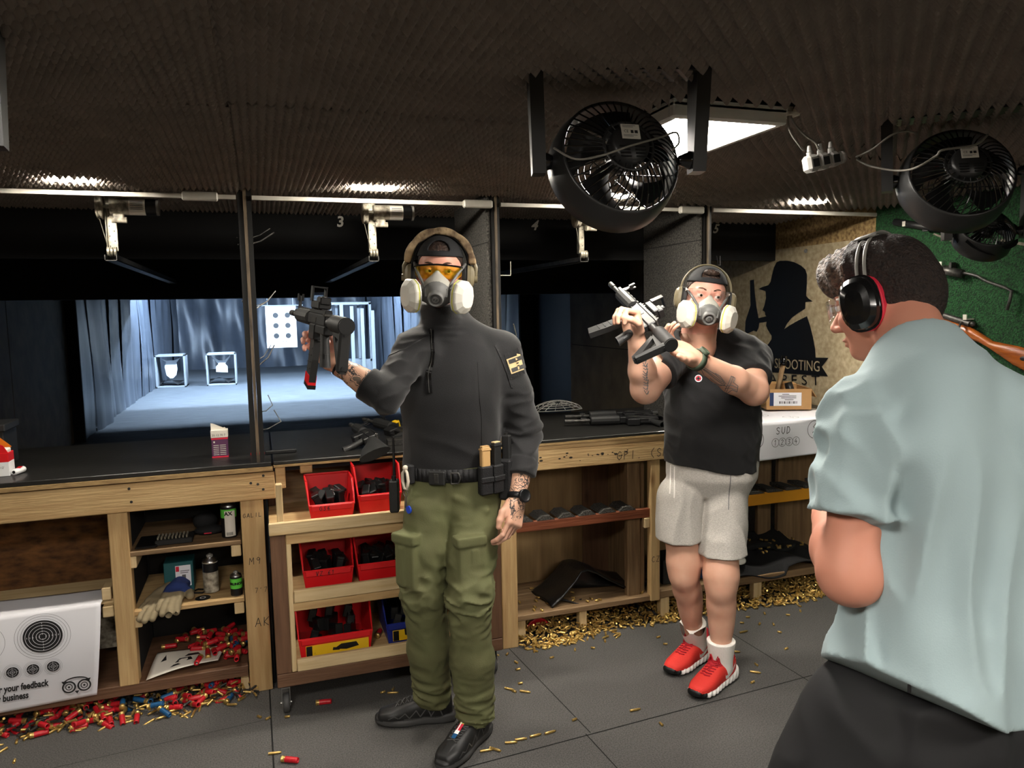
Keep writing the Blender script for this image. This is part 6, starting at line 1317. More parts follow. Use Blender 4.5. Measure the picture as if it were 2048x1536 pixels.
def cord(nm, lab, pts, r_=.0028, m_='cord_grey', par=None):
    P_ = [Vector(p) for p in pts]; Q = []
    for i in range(len(P_)-1):
        p0, p1, p2, p3 = P_[max(i-1, 0)], P_[i], P_[i+1], P_[min(i+2, len(P_)-1)]
        for k in range(6):
            u = k/6; Q.append(.5*((2*p1)+(-p0+p2)*u+(2*p0-5*p1+4*p2-p3)*u*u+(-p0+3*p1-3*p2+p3)*u**3))
    Q.append(P_[-1]); b = MB().mat(m_).tube(Q, r_, 7)
    return part(nm, b, par, world=True) if par else solo(nm, b, None, lab, 'cord')
cord('cord', '', [at(1576, 232, 1.70), at(1580, 262, 1.70), at(1600, 292, 1.71), at(1607, 300, 1.72)], par=t); cord('cord', '', [at(1582, 234, 1.70), at(1592, 252, 1.71), at(1612, 272, 1.72), at(1630, 285, 1.72), at(1637, 298, 1.72)], par=t)
t.location = t.location
cord('cord', 'grey cord from the socket block up to the foam, the upper of the two', [at(1712, 314, 1.70), at(1745, 298, 1.66), at(1780, 272, 1.62), at(1810, 262, 1.60), at(1835, 268, 1.60)])
cord('cord', 'slack grey cord looping from the socket block round the fan bracket', [at(1714, 319, 1.70), at(1740, 332, 1.66), at(1790, 341, 1.60), at(1830, 336, 1.50), at(1872, 312, 1.46), at(1886, 300, 1.44), at(1950, 290, 1.43), at(1975, 270, 1.46)])
cord('cord', 'thin grey cord strung across the back of the near fan', [at(1108, 296, 1.45), at(1150, 318, 1.38), at(1200, 312, 1.38), at(1260, 292, 1.37), at(1320, 275, 1.40), at(1352, 265, 1.44), at(1358, 285, 1.46), at(1345, 300, 1.45)], .0022)
solo('cable_clip', MB().mat('dirty_white').box(at(1562, 208, 1.68), at(1588, 236, 1.72)+np.array((0, .02, 0)), .004), None, 'dirty white cable clip on the foam beside the light panel', 'clip')
for (x, l) in ((-.19, 'white junction box at the left divider\'s top'), (.93, 'white junction box on the trunking beside the middle divider'), (2.0, 'white junction box on the trunking behind the near fan')):
    solo('junction_box', MB().mat('white_plastic').box((x-.065, 3.16, 2.025), (x+.065, 3.19, 2.058), .005), None, l, 'junction box')
# ---- target carrier motors
def carrier(label, x, sgn, rx, g=None):
    t = thing('target_motor', label, 'motor', (x, 3.42, 2.03)); z = 2.025
    b = MB().mat('dirty_white').lathe([(.0, -.004), (.046, -.004), (.052, .0), (.046, .004), (.044, .008), (.052, .014), (.052, .018), (0, .02)], 28, (x-.01, 3.40, z), (x+1, 3.40, z)); part('pulley', b, t, world=True)
    b = MB().mat('galv').cone((x+.01, 3.4, z), (x+.04, 3.4, z), .008).mat('dirty_white').cone((x+.035, 3.4, z), (x+.105, 3.4, z), .034).mat('paper_warm').cone((x+.105, 3.4, z), (x+.165, 3.4, z), .0335).mat('black_plastic').cone((x+.165, 3.4, z), (x+.205, 3.4, z), .033).mat('grey_plastic').cone((x+.205, 3.4, z), (x+.215, 3.4, z), .034)
    b.mat('ink_grey')
    for k in range(5): b.box((x+.112, 3.365, z-.014+.007*k), (x+.158, 3.3665, z-.012+.007*k))
    part('motor', b, t, world=True)
    part('gearbox', MB().mat('dirty_white').box((x+.045, 3.375, z-.062), (x+.085, 3.42, z-.03), .004).cone((x+.04, 3.385, z-.055), (x+.095, 3.385, z-.055), .012), t, world=True)
    b = MB().mat('galv').box((x+.012, 3.43, 1.85), (x+.05, 3.434, 2.07), .001).box((x+.012, 3.405, 1.85), (x+.015, 3.432, 2.03), .001).mat('black')
    for k in range(8): b.cone((x+.022+.018*(k % 2), 3.4295, 1.87+.02*k), (x+.022+.018*(k % 2), 3.4285, 1.87+.02*k), .0025, seg=8)
    part('bracket', b, t, world=True)
    for k in range(3): part('guide_wheel', MB().mat('galv').lathe([(.006, -.004), (.020, -.004), (.016, 0), (.020, .004), (.006, .004)], 20, (x+.018+.013*k, 3.40, 1.845), (x+1, 3.40, 1.845)), t, world=True)
    b = MB().mat('gun_worn').box((x+.005, 3.38, 1.808), (x+.05, 5.7, 1.811)).box((x+.005, 3.38, 1.808), (x+.008, 5.7, 1.832)).box((x+.047, 3.38, 1.808), (x+.05, 5.7, 1.832)); part('rail', b, t, world=True)
    part('cable', MB().mat('galv').tube([(x-.006, 3.40, z-.05), (x+.02, 3.40, 1.85)], .0012, 5), t, world=True)
    return t
carrier('dirty white winch motor with rail on the leftmost lane', -.575, 1, 0); carrier('dirty white winch motor with rail on lane 3, left of the instructor\'s head', .475, 1, 0); carrier('dirty white winch motor behind the near fan on lane 4', 1.50, 1, 0)
carrier('rail and motor of the lane beyond the left border', -1.66, 1, 0)
# ---- bent wire hooks on the dividers
def hook(label, pts, Yw, r_=.003, m_='gun_worn'): solo('wire_hook', MB().mat(m_).tube([at(x, y, Yw+.03*i) for i, (x, y) in enumerate(pts)], r_, 6), None, label, 'hook')
for lab, pts in (('upper bent wire hook on the left post, higher of the pair near the top', [(474, 475), (505, 475), (520, 470), (540, 457)]), ('lower bent wire hook on the left post, second from the top', [(476, 489), (505, 487), (522, 482), (548, 465)]),
                 ('upper wire hook on the left post at head height', [(484, 602), (492, 611), (512, 612), (530, 605)]), ('lower wire hook on the left post at head height', [(487, 617), (493, 626), (515, 615), (534, 603), (551, 582)]),
                 ('upper wire hook on the left post just above the counter', [(493, 718), (512, 722), (528, 712), (542, 690)]), ('lower wire hook on the left post just above the counter', [(496, 735), (515, 733), (536, 715), (549, 690)])):
    hook(lab, pts, 3.24, .0028 if 'lower' in lab else .002)
hook('thin square wire hook on the middle pillar at eye height', [(986, 551), (1021, 551), (1021, 523)], 3.24, .0026, 'galv'); hook('short wire hook on the middle pillar above the instructor\'s shoulder', [(1027, 648), (1033, 672), (1022, 676), (1003, 677), (960, 678)], 3.24, .0026, 'galv'); hook('small black wire loop high on the right-hand divider', [(1433, 512), (1436, 530), (1440, 530), (1440, 512)], 3.24, .0022, 'gun')
hook('jagged bent wire rest standing at the left post by the counter edge', [(503, 825), (532, 822), (545, 810), (536, 790)], 3.3, .0022); hook('second bent wire of the rifle rest, reaching down to the counter', [(506, 862), (535, 858), (562, 843), (548, 820)], 3.3, .0026)
solo('folding_knife', MB().mat('black').box((-.0, 3.36, .9765), (.13, 3.385, .992), .003).mat('red_bin').box((-.06, 3.365, .9765), (-.002, 3.38, .988), .002), None, 'black tool with red tip lying at the left post\'s foot', 'tool')
# ---- in the range: steel-target boxes, paper target, stacked door frames
def tbox(label, x0, x1, shape):
    t = thing('target_box', label, 'target box', ((x0+x1)/2, 18.4, 0)); w_ = x1-x0; b = MB().mat('range_frame'); k = .035; h = .73
    for (a, c) in (((x0, 18.1, 0), (x0+k, 18.8, h)), ((x1-k, 18.1, 0), (x1, 18.8, h)), ((x0, 18.1, h-k), (x1, 18.8, h)), ((x0, 18.1, 0), (x1, 18.8, k))): b.box(a, c, .004)
    part('frame', b, t, world=True); cx = (x0+x1)/2; part('steel_target', MB().mat('white').prism(shape, (cx, 18.3, .40), X, Z, (0, .02, 0)), t, world=True)
    b = MB().mat('felt'); b.grid(lambda u, v: (x0+.05+(w_-.1)*u, 18.2+.4*v+.05*math.sin(6*u), .045+.13*abs(math.sin(u*PI*1.3))*(1-v)+.08*v), 12, 6); part('rubber_flap', b, t, world=True)
tbox('grey open box in the range holding a white steel target, the left one', -2.22, -1.6, [(-.13, .05), (-.10, .17), (-.19, .24), (-.08, .2), (.08, .2), (.2, .25), (.12, .15), (.13, .0), (.10, -.13), (.03, -.2), (-.03, -.2), (-.10, -.13)])
tbox('grey open box in the range holding a white steel target, the right one', -1.17, -.53, [(-.12, -.10), (-.12, .02), (-.06, .08), (-.19, .22), (-.15, .23), (-.05, .16), (.08, .16), (.2, .28), (.2, .24), (.08, .08), (.13, .02), (.13, -.12)])
t = thing('paper_target', 'white paper target with six small bullseyes hanging far down the range', 'paper target', (.55, 19.9, .9))
part('sheet', MB().mat('paper_warm').box((.18, 19.9, .74), (.92, 19.91, 1.79)), t, world=True); b = MB().mat('ink')
for i in range(2):
    for j in range(3): disc_mb(b, (.42+.29*i, 19.897, 1.56-.26*j), X, Z, .068, .001, 20)
for i in range(6): disc_mb(b, (.37+.07*i, 19.897, .90), X, Z, .012, .001, 8)
part('print', b, t, world=True); part('hanger', MB().mat('range_frame').box((-.1, 19.9, 1.80), (1.1, 19.93, 1.82)).box((.23, 19.9, 1.79), (.245, 19.92, 2.6)).box((.85, 19.9, 1.79), (.865, 19.92, 2.6)), t, world=True)
for k, (x0, x1, y, l) in enumerate(((1.75, 2.85, 20.0, 'tall pale grey wooden door frame leaning at the range\'s right wall'), (1.95, 2.6, 20.4, 'narrower grey frame leaning behind the tall one in the range'))):
    t = thing('wooden_frame', l, 'frame', ((x0+x1)/2, y, 0)); 
    for nm, a, c in (('side', (x0, y, .3), (x0+.07, y+.05, 1.86)), ('side', (x1-.07, y, .3), (x1, y+.05, 1.86)), ('top', (x0, y, 1.80), (x1, y+.05, 1.87)), ('bottom', (x0, y, .0), (x1, y+.05, .36))): part(nm, MB().mat('range_frame').box(a, c, .005), t, world=True)
for k in range(4):
    x = 2.0+.25*k
    solo('plank', MB().mat('range_frame').box((x, 19.7-.1*k, 0), (x+.09, 19.76-.1*k, 1.82-.06*k), .004), None, 'grey plank standing upright by the frames in the range', 'plank', 'planks by the range frames')
# ================================================================ bins in the trolley
def binbox(label, x0, x1, y0, y1, z0, h, col, text=None, yl=False, fronth=.45, g=None):
    t = thing('storage_bin', label, 'bin', ((x0+x1)/2, (y0+y1)/2, z0), group=g); cx, cy_ = t.location.x, t.location.y; fh = h*fronth; k = .004; ins = .015
    def P4(z, e): return [(x0+ins-e, y0+ins*.8-e, z), (x1-ins+e, y0+ins*.8-e, z), (x1-ins+e, y1-ins+e, z), (x0+ins-e, y1-ins+e, z)]
    b = MB().mat(col); B0 = P4(z0, 0); T0 = P4(z0+h, ins); FT_ = P4(z0+fh, ins*.7)
    b.add(B0, [(0, 1, 2, 3)])
    b.add([B0[0], B0[1], FT_[1], FT_[0]], [(0, 1, 2, 3)])                                          # low front
    b.add([B0[3], B0[2], T0[2], T0[3]], [(0, 1, 2, 3)])                                          # back
    ym = y0+(y1-y0)*.35
    for i, s_ in ((0, -1), (1, 1)):
        bx, tx, fx = B0[i][0], T0[i][0], FT_[i][0]
        b.add([B0[i], (B0[3-i][0] if False else bx, B0[3][1], z0), (tx, T0[3][1], z0+h), (tx, ym, z0+h), (fx, FT_[0][1], z0+fh)], [(0, 1, 2, 3, 4)])
    o = part('shell', b, t, world=True, solid=.004)
    b = MB().mat(col); r_ = .0055
    b.tube([(T0[0][0], ym, z0+h), (T0[0][0], T0[3][1], z0+h), (T0[1][0], T0[2][1], z0+h), (T0[1][0], ym, z0+h), (FT_[1][0], FT_[1][1], z0+fh), (FT_[0][0], FT_[0][1], z0+fh), (T0[0][0], ym, z0+h)], r_, 6, flat=1).box((x0+.012, y0-.006, z0+fh-.022), (x1-.012, y0+.006, z0+fh+.002), .003)
    part('rim', b, t, world=True)
    if text: part('handwriting', scrawl(MB().mat('ink'), text, ((x0+x1)/2-.05, y0-.0065, z0+fh-.019), X, Z, .017, .0011), t, world=True)
    if yl:
        b = MB().mat('label_yellow').box((x0+.03, y0+.002, z0+.012), (x1-.02, y0+.004, z0+fh-.028)).mat('black').box((x0+.032, y0, z0+.014), (x0+.055, y0+.0015, z0+fh-.03)); b.prism([(.0, .0), (.03, .018), (.09, .018), (.10, .0), (.05, -.008)], (x1-.16, y0+.0005, z0+.035), X, Z, (0, .001, 0)); part('label', b, t, world=True)
    return t
BINS = [('small red bin of black magazines on the trolley top, marked G36', .15, .335, 3.0, 3.22, .752, .15, 'red_bin', 'G36', False), ('red bin on the trolley top beside the bin marked G36', .345, .53, 3.02, 3.25, .752, .19, 'red_bin', None, False),
        ('red bin of black magazines on the trolley\'s middle shelf, marked VZ 61', .115, .32, 3.0, 3.25, .470, .19, 'red_bin', 'VZ 61', False), ('red bin on the trolley\'s middle shelf behind the instructor\'s leg', .33, .53, 3.0, 3.25, .470, .19, 'red_bin', None, False),
        ('large red bin with yellow label on the trolley\'s bottom shelf', .085, .385, 2.99, 3.30, .190, .20, 'red_bin', None, True), ('dark blue bin with yellow label on the trolley\'s bottom shelf', .44, .70, 3.02, 3.30, .190, .19, 'blue_bin', None, True)]
mg = None; rs = np.random.RandomState(11); NM = [12, 12, 11, 12, 12, 12]
for bi, a in enumerate(BINS):
    binbox(*a); _, x0, x1, y0, y1, z0, h, *_r = a
    for k in range(NM[bi]):
        w_, d_, l_ = (.022, .035, .13)
        fx, fy = (k % 3+.5)/3, (k//3+.5)/4; loc = (x0+.04+(x1-x0-.08)*fx, y0+.045+(y1-y0-.10)*fy, z0+.012+h*.20)
        up_ = bi in (0, 1, 2, 3); rot = (rs.uniform(-.1, .55), rs.uniform(-.45, .45), rs.uniform(-.6, .6)) if up_ else (R(80)+rs.uniform(-.1, .1), rs.uniform(-.1, .3), R(90)*0+rs.uniform(-.6, .6))
        if mg is None:
            mb = MB().mat('black_plastic').box((-.014, -.024, -.03), (.014, .024, .062), .003).box((-.016, -.027, .055), (.016, .027, .068), .003); mg = solo('magazine', mb, None, 'x', 'magazine', loc=loc); o = mg; o.rotation_euler = rot
        else: o = dup(mg, loc, rot)
        if not up_: o.location.z = z0+.045+.022*(k//3)
        o['label'] = 'black magazine standing in '+('the small red bin marked G36', 'the red bin beside the one marked G36', 'the red bin marked VZ 61', 'the red bin behind the instructor\'s leg', 'the large red bin with yellow label', 'the dark blue bin')[bi]
        if not up_: o['label'] = o['label'].replace('standing', 'lying')
        o['group'] = 'magazines in '+('the G36 bin', 'the second top bin', 'the VZ 61 bin', 'the second middle bin', 'the large red bin', 'the blue bin')[bi]
# ================================================================ shelves of the left rack
def can(name, label, x, y, z, h, r_, body, band=None, bandz=(.5, .9), top='grey_plastic', lab2=None, txt=None):
    t = thing(name, label, 'spray can', (x, y, z))
    b = MB().mat('steel').lathe([(0, 0), (r_*.92, .0), (r_, .004)], 28).mat(body).lathe([(r_, .004), (r_, h*.80)], 28).mat('steel').lathe([(r_, h*.80), (r_*.9, h*.86), (r_*.5, h*.90), (r_*.5, h*.92)], 28); part('can', b, t)
    part('nozzle', MB().mat(top).lathe([(r_*.42, h*.92), (r_*.42, h*.97), (r_*.2, h*.985), (r_*.2, h), (0, h)], 16), t)
    if band:
        b = MB().mat(band).lathe([(r_+.0005, h*bandz[0]), (r_+.0005, h*bandz[1])], 20, a0=R(0), a1=R(175)) if False else MB().mat(band).lathe([(r_+.0005, h*bandz[0]), (r_+.0005, h*bandz[1])], 28)
        if txt:
            b.mat('black'); k = MB(); text_mb(k, txt, h*.13, (0, 0, 0), X, Y, 0, align='CENTER', thick=.001)
            b.add([((r_+.0014)*math.sin(v[0]/r_), -(r_+.0014)*math.cos(v[0]/r_), h*(bandz[0]+bandz[1])/2+v[1]-h*.04) for v in k.v], k.f)
        part('label', b, t)
    if lab2:
        b = MB().mat('white').lathe([(r_+.001, h*.06), (r_+.001, h*.66)], 10, a0=R(-90-55+180+0), a1=R(-90+40+180)) if False else MB().mat('paper_warm'); n = 8
        b.add([((r_+.001)*math.sin(a), -(r_+.001)*math.cos(a), zz) for zz in (h*.05, h*.70) for a in np.linspace(-.5, .9, n)], [(i, i+1, n+i+1, n+i) for i in range(n-1)]); b.mat('ink')
        for k in range(9): a = -.3+.09*k; b.add([((r_+.002)*math.sin(q), -(r_+.002)*math.cos(q), zz) for zz in (h*.08, h*.16) for q in (a, a+.04)], [(0, 1, 3, 2)])
        part('sticker', b, t)
    return t
can('spray_can', 'tall black and green spray can on the top shelf of the rack', -.165, 3.26, .658, .165, .031, 'black', 'label_green' if 'label_green' in MATS else 'turf', (.56, .78), lab2=True, txt='WX') if False else None
mat('label_green', (96, 200, 70), .5)
can('spray_can', 'tall black and green spray can on the top shelf of the rack', -.158, 3.27, .6585, .165, .031, 'black', 'label_green', (.52, .74), lab2=True, txt='AX')
can('spray_can', 'dirty white spray can blackened at the top on the middle shelf', -.245, 3.32, .4155, .165, .031, 'dirty_white', 'black_plastic', (.55, .78))
can('spray_can', 'small open green-labelled can at the right end of the middle shelf', -.142, 3.235, .4155, .105, .0235, 'black', 'label_green', (.32, .72), txt='BRUNOX')
t = thing('bit_set', 'grey case of screwdriver bits lying open on the top shelf', 'tool set', (-.37, 3.32, .6585)); part('case', MB().mat('gun_poly').box((-.42-.02, 3.24, .6585), (-.30, 3.33, .680), .003), t, world=True)
b = MB().mat('galv')
for i in range(9):
    for j in range(4): b.cone((-.43+.0135*i, 3.255+.018*j, .680), (-.43+.0135*i, 3.255+.018*j, .690), .0035, seg=8)
part('bits', b, t, world=True).__setitem__('kind', 'stuff')
for k, (x, y, l, nm) in enumerate(((-.30, 3.36, 'black pliers with dark handles behind the bit case', 'pliers'), (-.24, 3.34, 'black gun-cleaning pouch on the top shelf beside the tall can', 'pouch'), (-.46, 3.30, 'black rubber pad at the left end of the top shelf', 'pad'))):
    if nm == 'pliers': b = MB().mat('black_plastic').tube([(x-.05, y-.06, .664), (x-.01, y, .668), (x+.03, y+.02, .668)], .006, 8).tube([(x-.03, y-.08, .664), (x, y-.02, .668), (x+.03, y+.02, .668)], .006, 8).mat('muff_red').tube([(x-.06, y-.075, .664), (x-.045, y-.052, .664)], .0068, 8).mat('gun').box((x+.025, y+.01, .660), (x+.065, y+.035, .672), .003)
    elif nm == 'pouch': b = MB().mat('cloth_black').sphere((x, y, .678), .05, 14, 8, (1.2, .8, .38)).sphere((x-.02, y+.07, .70), .05, 14, 8, (1, .7, .8)).mat('muff_red').box((x-.02, y-.042, .672), (x+.01, y-.038, .676))
    else: b = MB().mat('leather').box((x-.05, y-.08, .6585), (x+.03, y+.08, .668), .003)
    solo(nm, b, None, l, {'pliers': 'tool', 'pouch': 'pouch', 'pad': 'pad'}[nm])
b = MB().mat('cardboard'); MATS['teal'] = mat('teal', (30, 84, 88), .5)
t = thing('parts_box', 'dark teal box with white printed label on the middle shelf', 'box', (-.37, 3.42, .4155)); part('box', MB().mat('teal').box((-.43, 3.36, .4155), (-.315, 3.46, .545), .002), t, world=True); part('label', MB().mat('paper').box((-.385, 3.3585, .44), (-.325, 3.3595, .53)).mat('muff_red').box((-.383, 3.358, .505), (-.37, 3.3586, .527)).mat('ink_grey').box((-.366, 3.358, .505), (-.33, 3.3586, .508)).box((-.366, 3.358, .497), (-.335, 3.3586, .50)).box((-.36, 3.358, .47), (-.345, 3.3586, .49)), t, world=True)
# pair of work gloves
def glove(P, c, yaw, flip, s_):
    HS[0] = flip; x = np.array((math.cos(yaw), math.sin(yaw), -.12)); y = np.array((-math.sin(yaw), math.cos(yaw), 0)); d = hand(P, c, x, y, [(6, 12, 8)]*4, [(.02, .03, 0), (.05, .055, -.002), (.08, .068, -.004)], s_, .07)-.005; HS[0] = 1
    return smin(d, rbox((P-c)@np.stack([nrm(x), y, np.array((0, 0, 1.))], 1), (-.03, 0, 0), (.035, .04, .014), .012), .015)
for nm, c, yw, fl_, l in (('work_glove', np.array((-.375, 3.33, .450)), -1.75, 1, 'blue and beige work glove lying over the shelf edge, the upper one'), ('work_glove', np.array((-.42, 3.34, .432)), -2.0, 1, 'grey-beige work glove underneath the blue one on the middle shelf')):
    t = thing(nm, l, 'glove', tuple(c)); up_ = c[2] > .44
    MATS['glove_blue'] = MATS.get('glove_blue') or mat('glove_blue', (44, 62, 120), .8); MATS['glove_beige'] = MATS.get('glove_beige') or mat('glove_beige', (146, 132, 104), .85, noise=.6, nscale=40)
    sculpt('glove_shell', lambda P: glove(P, c, yw, fl_, 1.0), [(*bnd([c], .19), .0042)], ['glove_beige', 'glove_blue'], t, lambda q: np.where((np.linalg.norm((q-c)[:, :2], axis=1) < .085) & (q[:, 2] > c[2]-.02), 1, 0) if up_ else np.zeros(len(q), int))
solo('sticker', (lambda m: (ring_mb(m.mat('white'), (-.275, 3.25, .4165), X, Y, .010, .004, 20, .0012), m)[1])(MB().mat('black').cone((-.275, 3.25, .4157), (-.275, 3.25, .4168), .030, seg=28)), None, 'round black patch with white emblem beside the gloves', 'patch')
solo('cable', MB().mat('black').tube([(-.34, 3.36, .42), (-.31, 3.31, .421), (-.28, 3.30, .421), (-.26, 3.33, .421), (-.30, 3.35, .421), (-.31, 3.33, .424)], .004, 6), None, 'short black coiled cable behind the round patch', 'cable')
def leaf(u, v): return (-.50+.27*u+.02*v, 3.20+.20*v+.03*u, .124+.012*math.sin(3*u+2*v)+.03*v*(1-u)*.4+.022*u)
o = part_ = solo('leaflet', MB().mat('paper_warm').grid(leaf, 14, 10), None, 'creased printed leaflet lying among the red shells on the bottom shelf', 'paper', solid=.001)
b = MB().mat('ink')
for (u0, u1, v0, v1) in ((.35, .6, .3, .5), (.45, .68, .55, .7), (.3, .45, .15, .25), (.12, .2, .5, .8), (.7, .9, .2, .22), (.7, .9, .27, .29), (.7, .9, .34, .36)):
    b.add([Vector(leaf(u, v))+Vector((0, 0, .0012)) for u, v in ((u0, v0), (u1, v0+.03), (u1-.05, v1), (u0+.04, v1-.02))], [(0, 1, 2, 3)])
k = part('print', b, o, world=True)
# ================================================================ on the left counter
ZC = .9755
t = thing('ammunition_box', 'small white and purple carton of shotgun shells by the left post', 'box', (-.18, 3.41, ZC)); MATS['purple'] = mat('purple', (84, 44, 78), .5)
part('carton', MB().mat('purple').box((-.215, 3.385, ZC), (-.150, 3.435, ZC+.085), .001).mat('muff_red').box((-.2155, 3.3845, ZC), (-.1495, 3.4355, ZC+.006)).box((-.2155, 3.3845, ZC+.078), (-.1495, 3.4355, ZC+.086)).mat('paper_warm').box((-.2165, 3.3835, ZC+.086), (-.1485, 3.4365, ZC+.118), .001), t, world=True)
part('open_flap', MB().mat('paper_warm').prism([(0, 0), (.066, 0), (.010, .028), (.0, .030)], (-.2155, 3.4, ZC+.118), X, Z, (0, .002, 0)).prism([(0, 0), (.03, .0), (.02, .012)], (-.18, 3.39, ZC+.118), X, Z, (0, .002, 0)), t, world=True)
b = MB().mat('ink'); text_mb(b, '25 12 70 7', .0125, (-.212, 3.3828, ZC+.093), X, Z, .0004); b.mat('paper_warm')
for k in range(6): b.box((-.208, 3.3842, ZC+.012+.008*k), (-.186, 3.3846, ZC+.014+.008*k)); b.box((-.182, 3.3842, ZC+.012+.008*k), (-.158, 3.3846, ZC+.014+.008*k))
b.box((-.207, 3.3842, ZC+.064), (-.201, 3.3846, ZC+.071)); part('print', b, t, world=True)
t = thing('cartridge_box', 'red and white cartridge box torn open at the left border', 'box', (-.99, 3.36, ZC)); part('carton', MB().mat('white').box((-1.05, 3.33, ZC), (-.945, 3.40, ZC+.055), .001).mat('red_bin').box((-1.05, 3.33, ZC+.055), (-.945, 3.40, ZC+.09), .001), t, world=True)
part('torn_flap', MB().mat('red_bin').prism([(0, 0), (.10, 0), (.085, .03), (.05, .045), (.02, .03)], (-1.045, 3.332, ZC+.09), X, Z, (0, .003, 0)).mat('paper_warm').box((-1.0, 3.34, ZC+.08), (-.95, 3.39, ZC+.105), .004), t, world=True)
b = MB().mat('white'); text_mb(b, 'SPORT', .016, (-1.02, 3.3292, ZC+.064), X, Z, .0004); b.mat('ink'); text_mb(b, "12'", .012, (-.975, 3.3292, ZC+.03), X, Z, .0004); part('print', b, t, world=True)
t = thing('shell_tube', 'white shotgun shell with red lettering lying beside the red and white box', 'shell', (-.925, 3.36, ZC)); part('hull', MB().mat('white').lathe([(0, 0), (.012, 0), (.012, .06), (.010, .064), (.006, .062)], 20, (-.932, 3.335, ZC+.0125), (-.91, 3.41, ZC+.0125)).mat('gun').lathe([(0, -.001), (.006, -.001)], 12, (-.932, 3.335, ZC+.0125), (-.91, 3.41, ZC+.0125)), t, world=True); part('print', MB().mat('red_bin').box((-.928, 3.352, ZC+.0245), (-.914, 3.385, ZC+.0255)), t, world=True)
t = thing('ammunition_case', 'dark olive steel ammunition case with orange diamond label at the left border', 'case', (-1.05, 3.6, ZC)); part('case', MB().mat('gun_poly').box((-1.25, 3.52, ZC), (-1.01, 3.70, ZC+.17), .004).box((-1.26, 3.51, ZC+.15), (-1.0, 3.71, ZC+.18), .004), t, world=True); MATS['orange'] = mat('orange', (232, 120, 20), .5)
b = MB().mat('orange').prism([(0, -.05), (.05, 0), (0, .05), (-.05, 0)], (-1.03, 3.505, ZC+.09), X, Z, (0, .002, 0)).mat('ink'); text_mb(b, '1.4', .022, (-1.03, 3.5035, ZC+.08), X, Z, .0004, align='CENTER'); part('hazard_label', b, t, world=True, label='orange diamond hazard label')
# cardboard box on the lane 5 counter
t = thing('cardboard_box', 'open cardboard box with white shipping label and a wooden-handled tool sticking out', 'box', (2.85, 3.62, .9925)); z0 = .9925; b = MB().mat('cardboard'); A0, A1, A2 = Vector((2.70, 3.50, z0)), Vector((2.92, 3.40, z0)), Vector((2.80, 3.74, z0)); u = (A1-A0); v = (A2-A0); H_b = .115
cr = [A0, A0+u, A0+u+v, A0+v]
for i in range(4):
    p, q = cr[i], cr[(i+1) % 4]; b.add([p, q, q+Z*H_b, p+Z*H_b], [(0, 1, 2, 3)])
b.add(cr, [(3, 2, 1, 0)]); part('box', b, t, world=True, solid=.005)
b = MB().mat('cardboard')
for i in (1, 2, 3):
    p, q = cr[i]+Z*H_b, cr[(i+1) % 4]+Z*H_b; o_ = (p+q)/2-(cr[0]+cr[2])/2-Z*H_b; o_ = o_.normalized()*.035+Z*(.012 if i != 1 else -.05); b.add([p, q, q*.93+p*.07+o_, p*.93+q*.07+o_], [(0, 1, 2, 3)])
part('flap', b, t, world=True, solid=.004)
un = u.normalized(); nn_ = un.cross(Z); b = MB().mat('paper'); q = A0+u*.06+Z*.02+nn_*.0035
b.add([q, q+u*.72, q+u*.72+Z*.075, q+Z*.075], [(0, 1, 2, 3)]); MATS['navy'] = mat('navy', (30, 52, 92), .5); b.mat('navy').add([q+nn_*.001, q+u*.09+nn_*.001, q+u*.09+Z*.075+nn_*.001, q+Z*.075+nn_*.001], [(0, 1, 2, 3)]); b.mat('ink')
for k in range(12): w_ = .012 if k % 3 else .022; p = q+u*(.22+.035*k)+Z*.012+nn_*.001; b.add([p, p+u*w_, p+u*w_+Z*.014, p+Z*.014], [(0, 1, 2, 3)])
for k, (s_, w_) in enumerate(((.34, .2), (.26, .34), (.2, .4), (.28, .16))): p = q+u*s_+Z*(.034+.010*k)+nn_*.001; b.add([p, p+u*w_, p+u*w_+Z*.003, p+Z*.003], [(0, 1, 2, 3)])
part('shipping_label', b, t, world=True)
solo('staple_gun', MB().mat('oldpine_z').tube([(2.80, 3.56, z0+.03), (2.87, 3.58, z0+.24)], .016, 10, flat=.6).tube([(2.83, 3.59, z0+.03), (2.895, 3.61, z0+.23)], .014, 10, flat=.6).mat('black_gloss').tube([(2.87, 3.58, z0+.235), (2.885, 3.585, z0+.29)], .017, 10), None, 'worn wooden-handled tool standing in the cardboard box', 'tool')
solo('tape_roll', MB().mat('black').lathe([(.03, -.02), (.052, -.02), (.052, .02), (.03, .02), (.03, -.02)], 28, (2.90, 3.55, z0+.09), (3.05, 3.45, z0+.14)), None, 'black roll of tape tilted in the cardboard box', 'tape')
# white wire basket rim beyond lane 4, bright casing
t = thing('wire_guard', 'pale round wire fan guard lying at the back of the lane 4 counter', 'guard', (1.68, 4.1, .98)); b = MB().mat('grey_plastic'); c = Vector((1.60, 3.93, .985)); 
for r_ in (.06, .09, .12, .15): b.tube([c+Vector((r_*math.cos(a), .28*r_*math.sin(a), .04*(1-(r_/.15)**2)+.02+.30*r_*max(0, math.sin(a)))) for a in np.linspace(0, 2*PI, 40)[:-1]], .0028, 5, closed=True)
for k in range(14): a = 2*PI*k/14; b.tube([c+Vector((r_*math.cos(a), .28*r_*math.sin(a), .04*(1-(r_/.15)**2)+.02+.30*r_*max(0, math.sin(a)))) for r_ in (.02, .06, .1, .15)], .0022, 4)
part('wires', b, t, world=True)
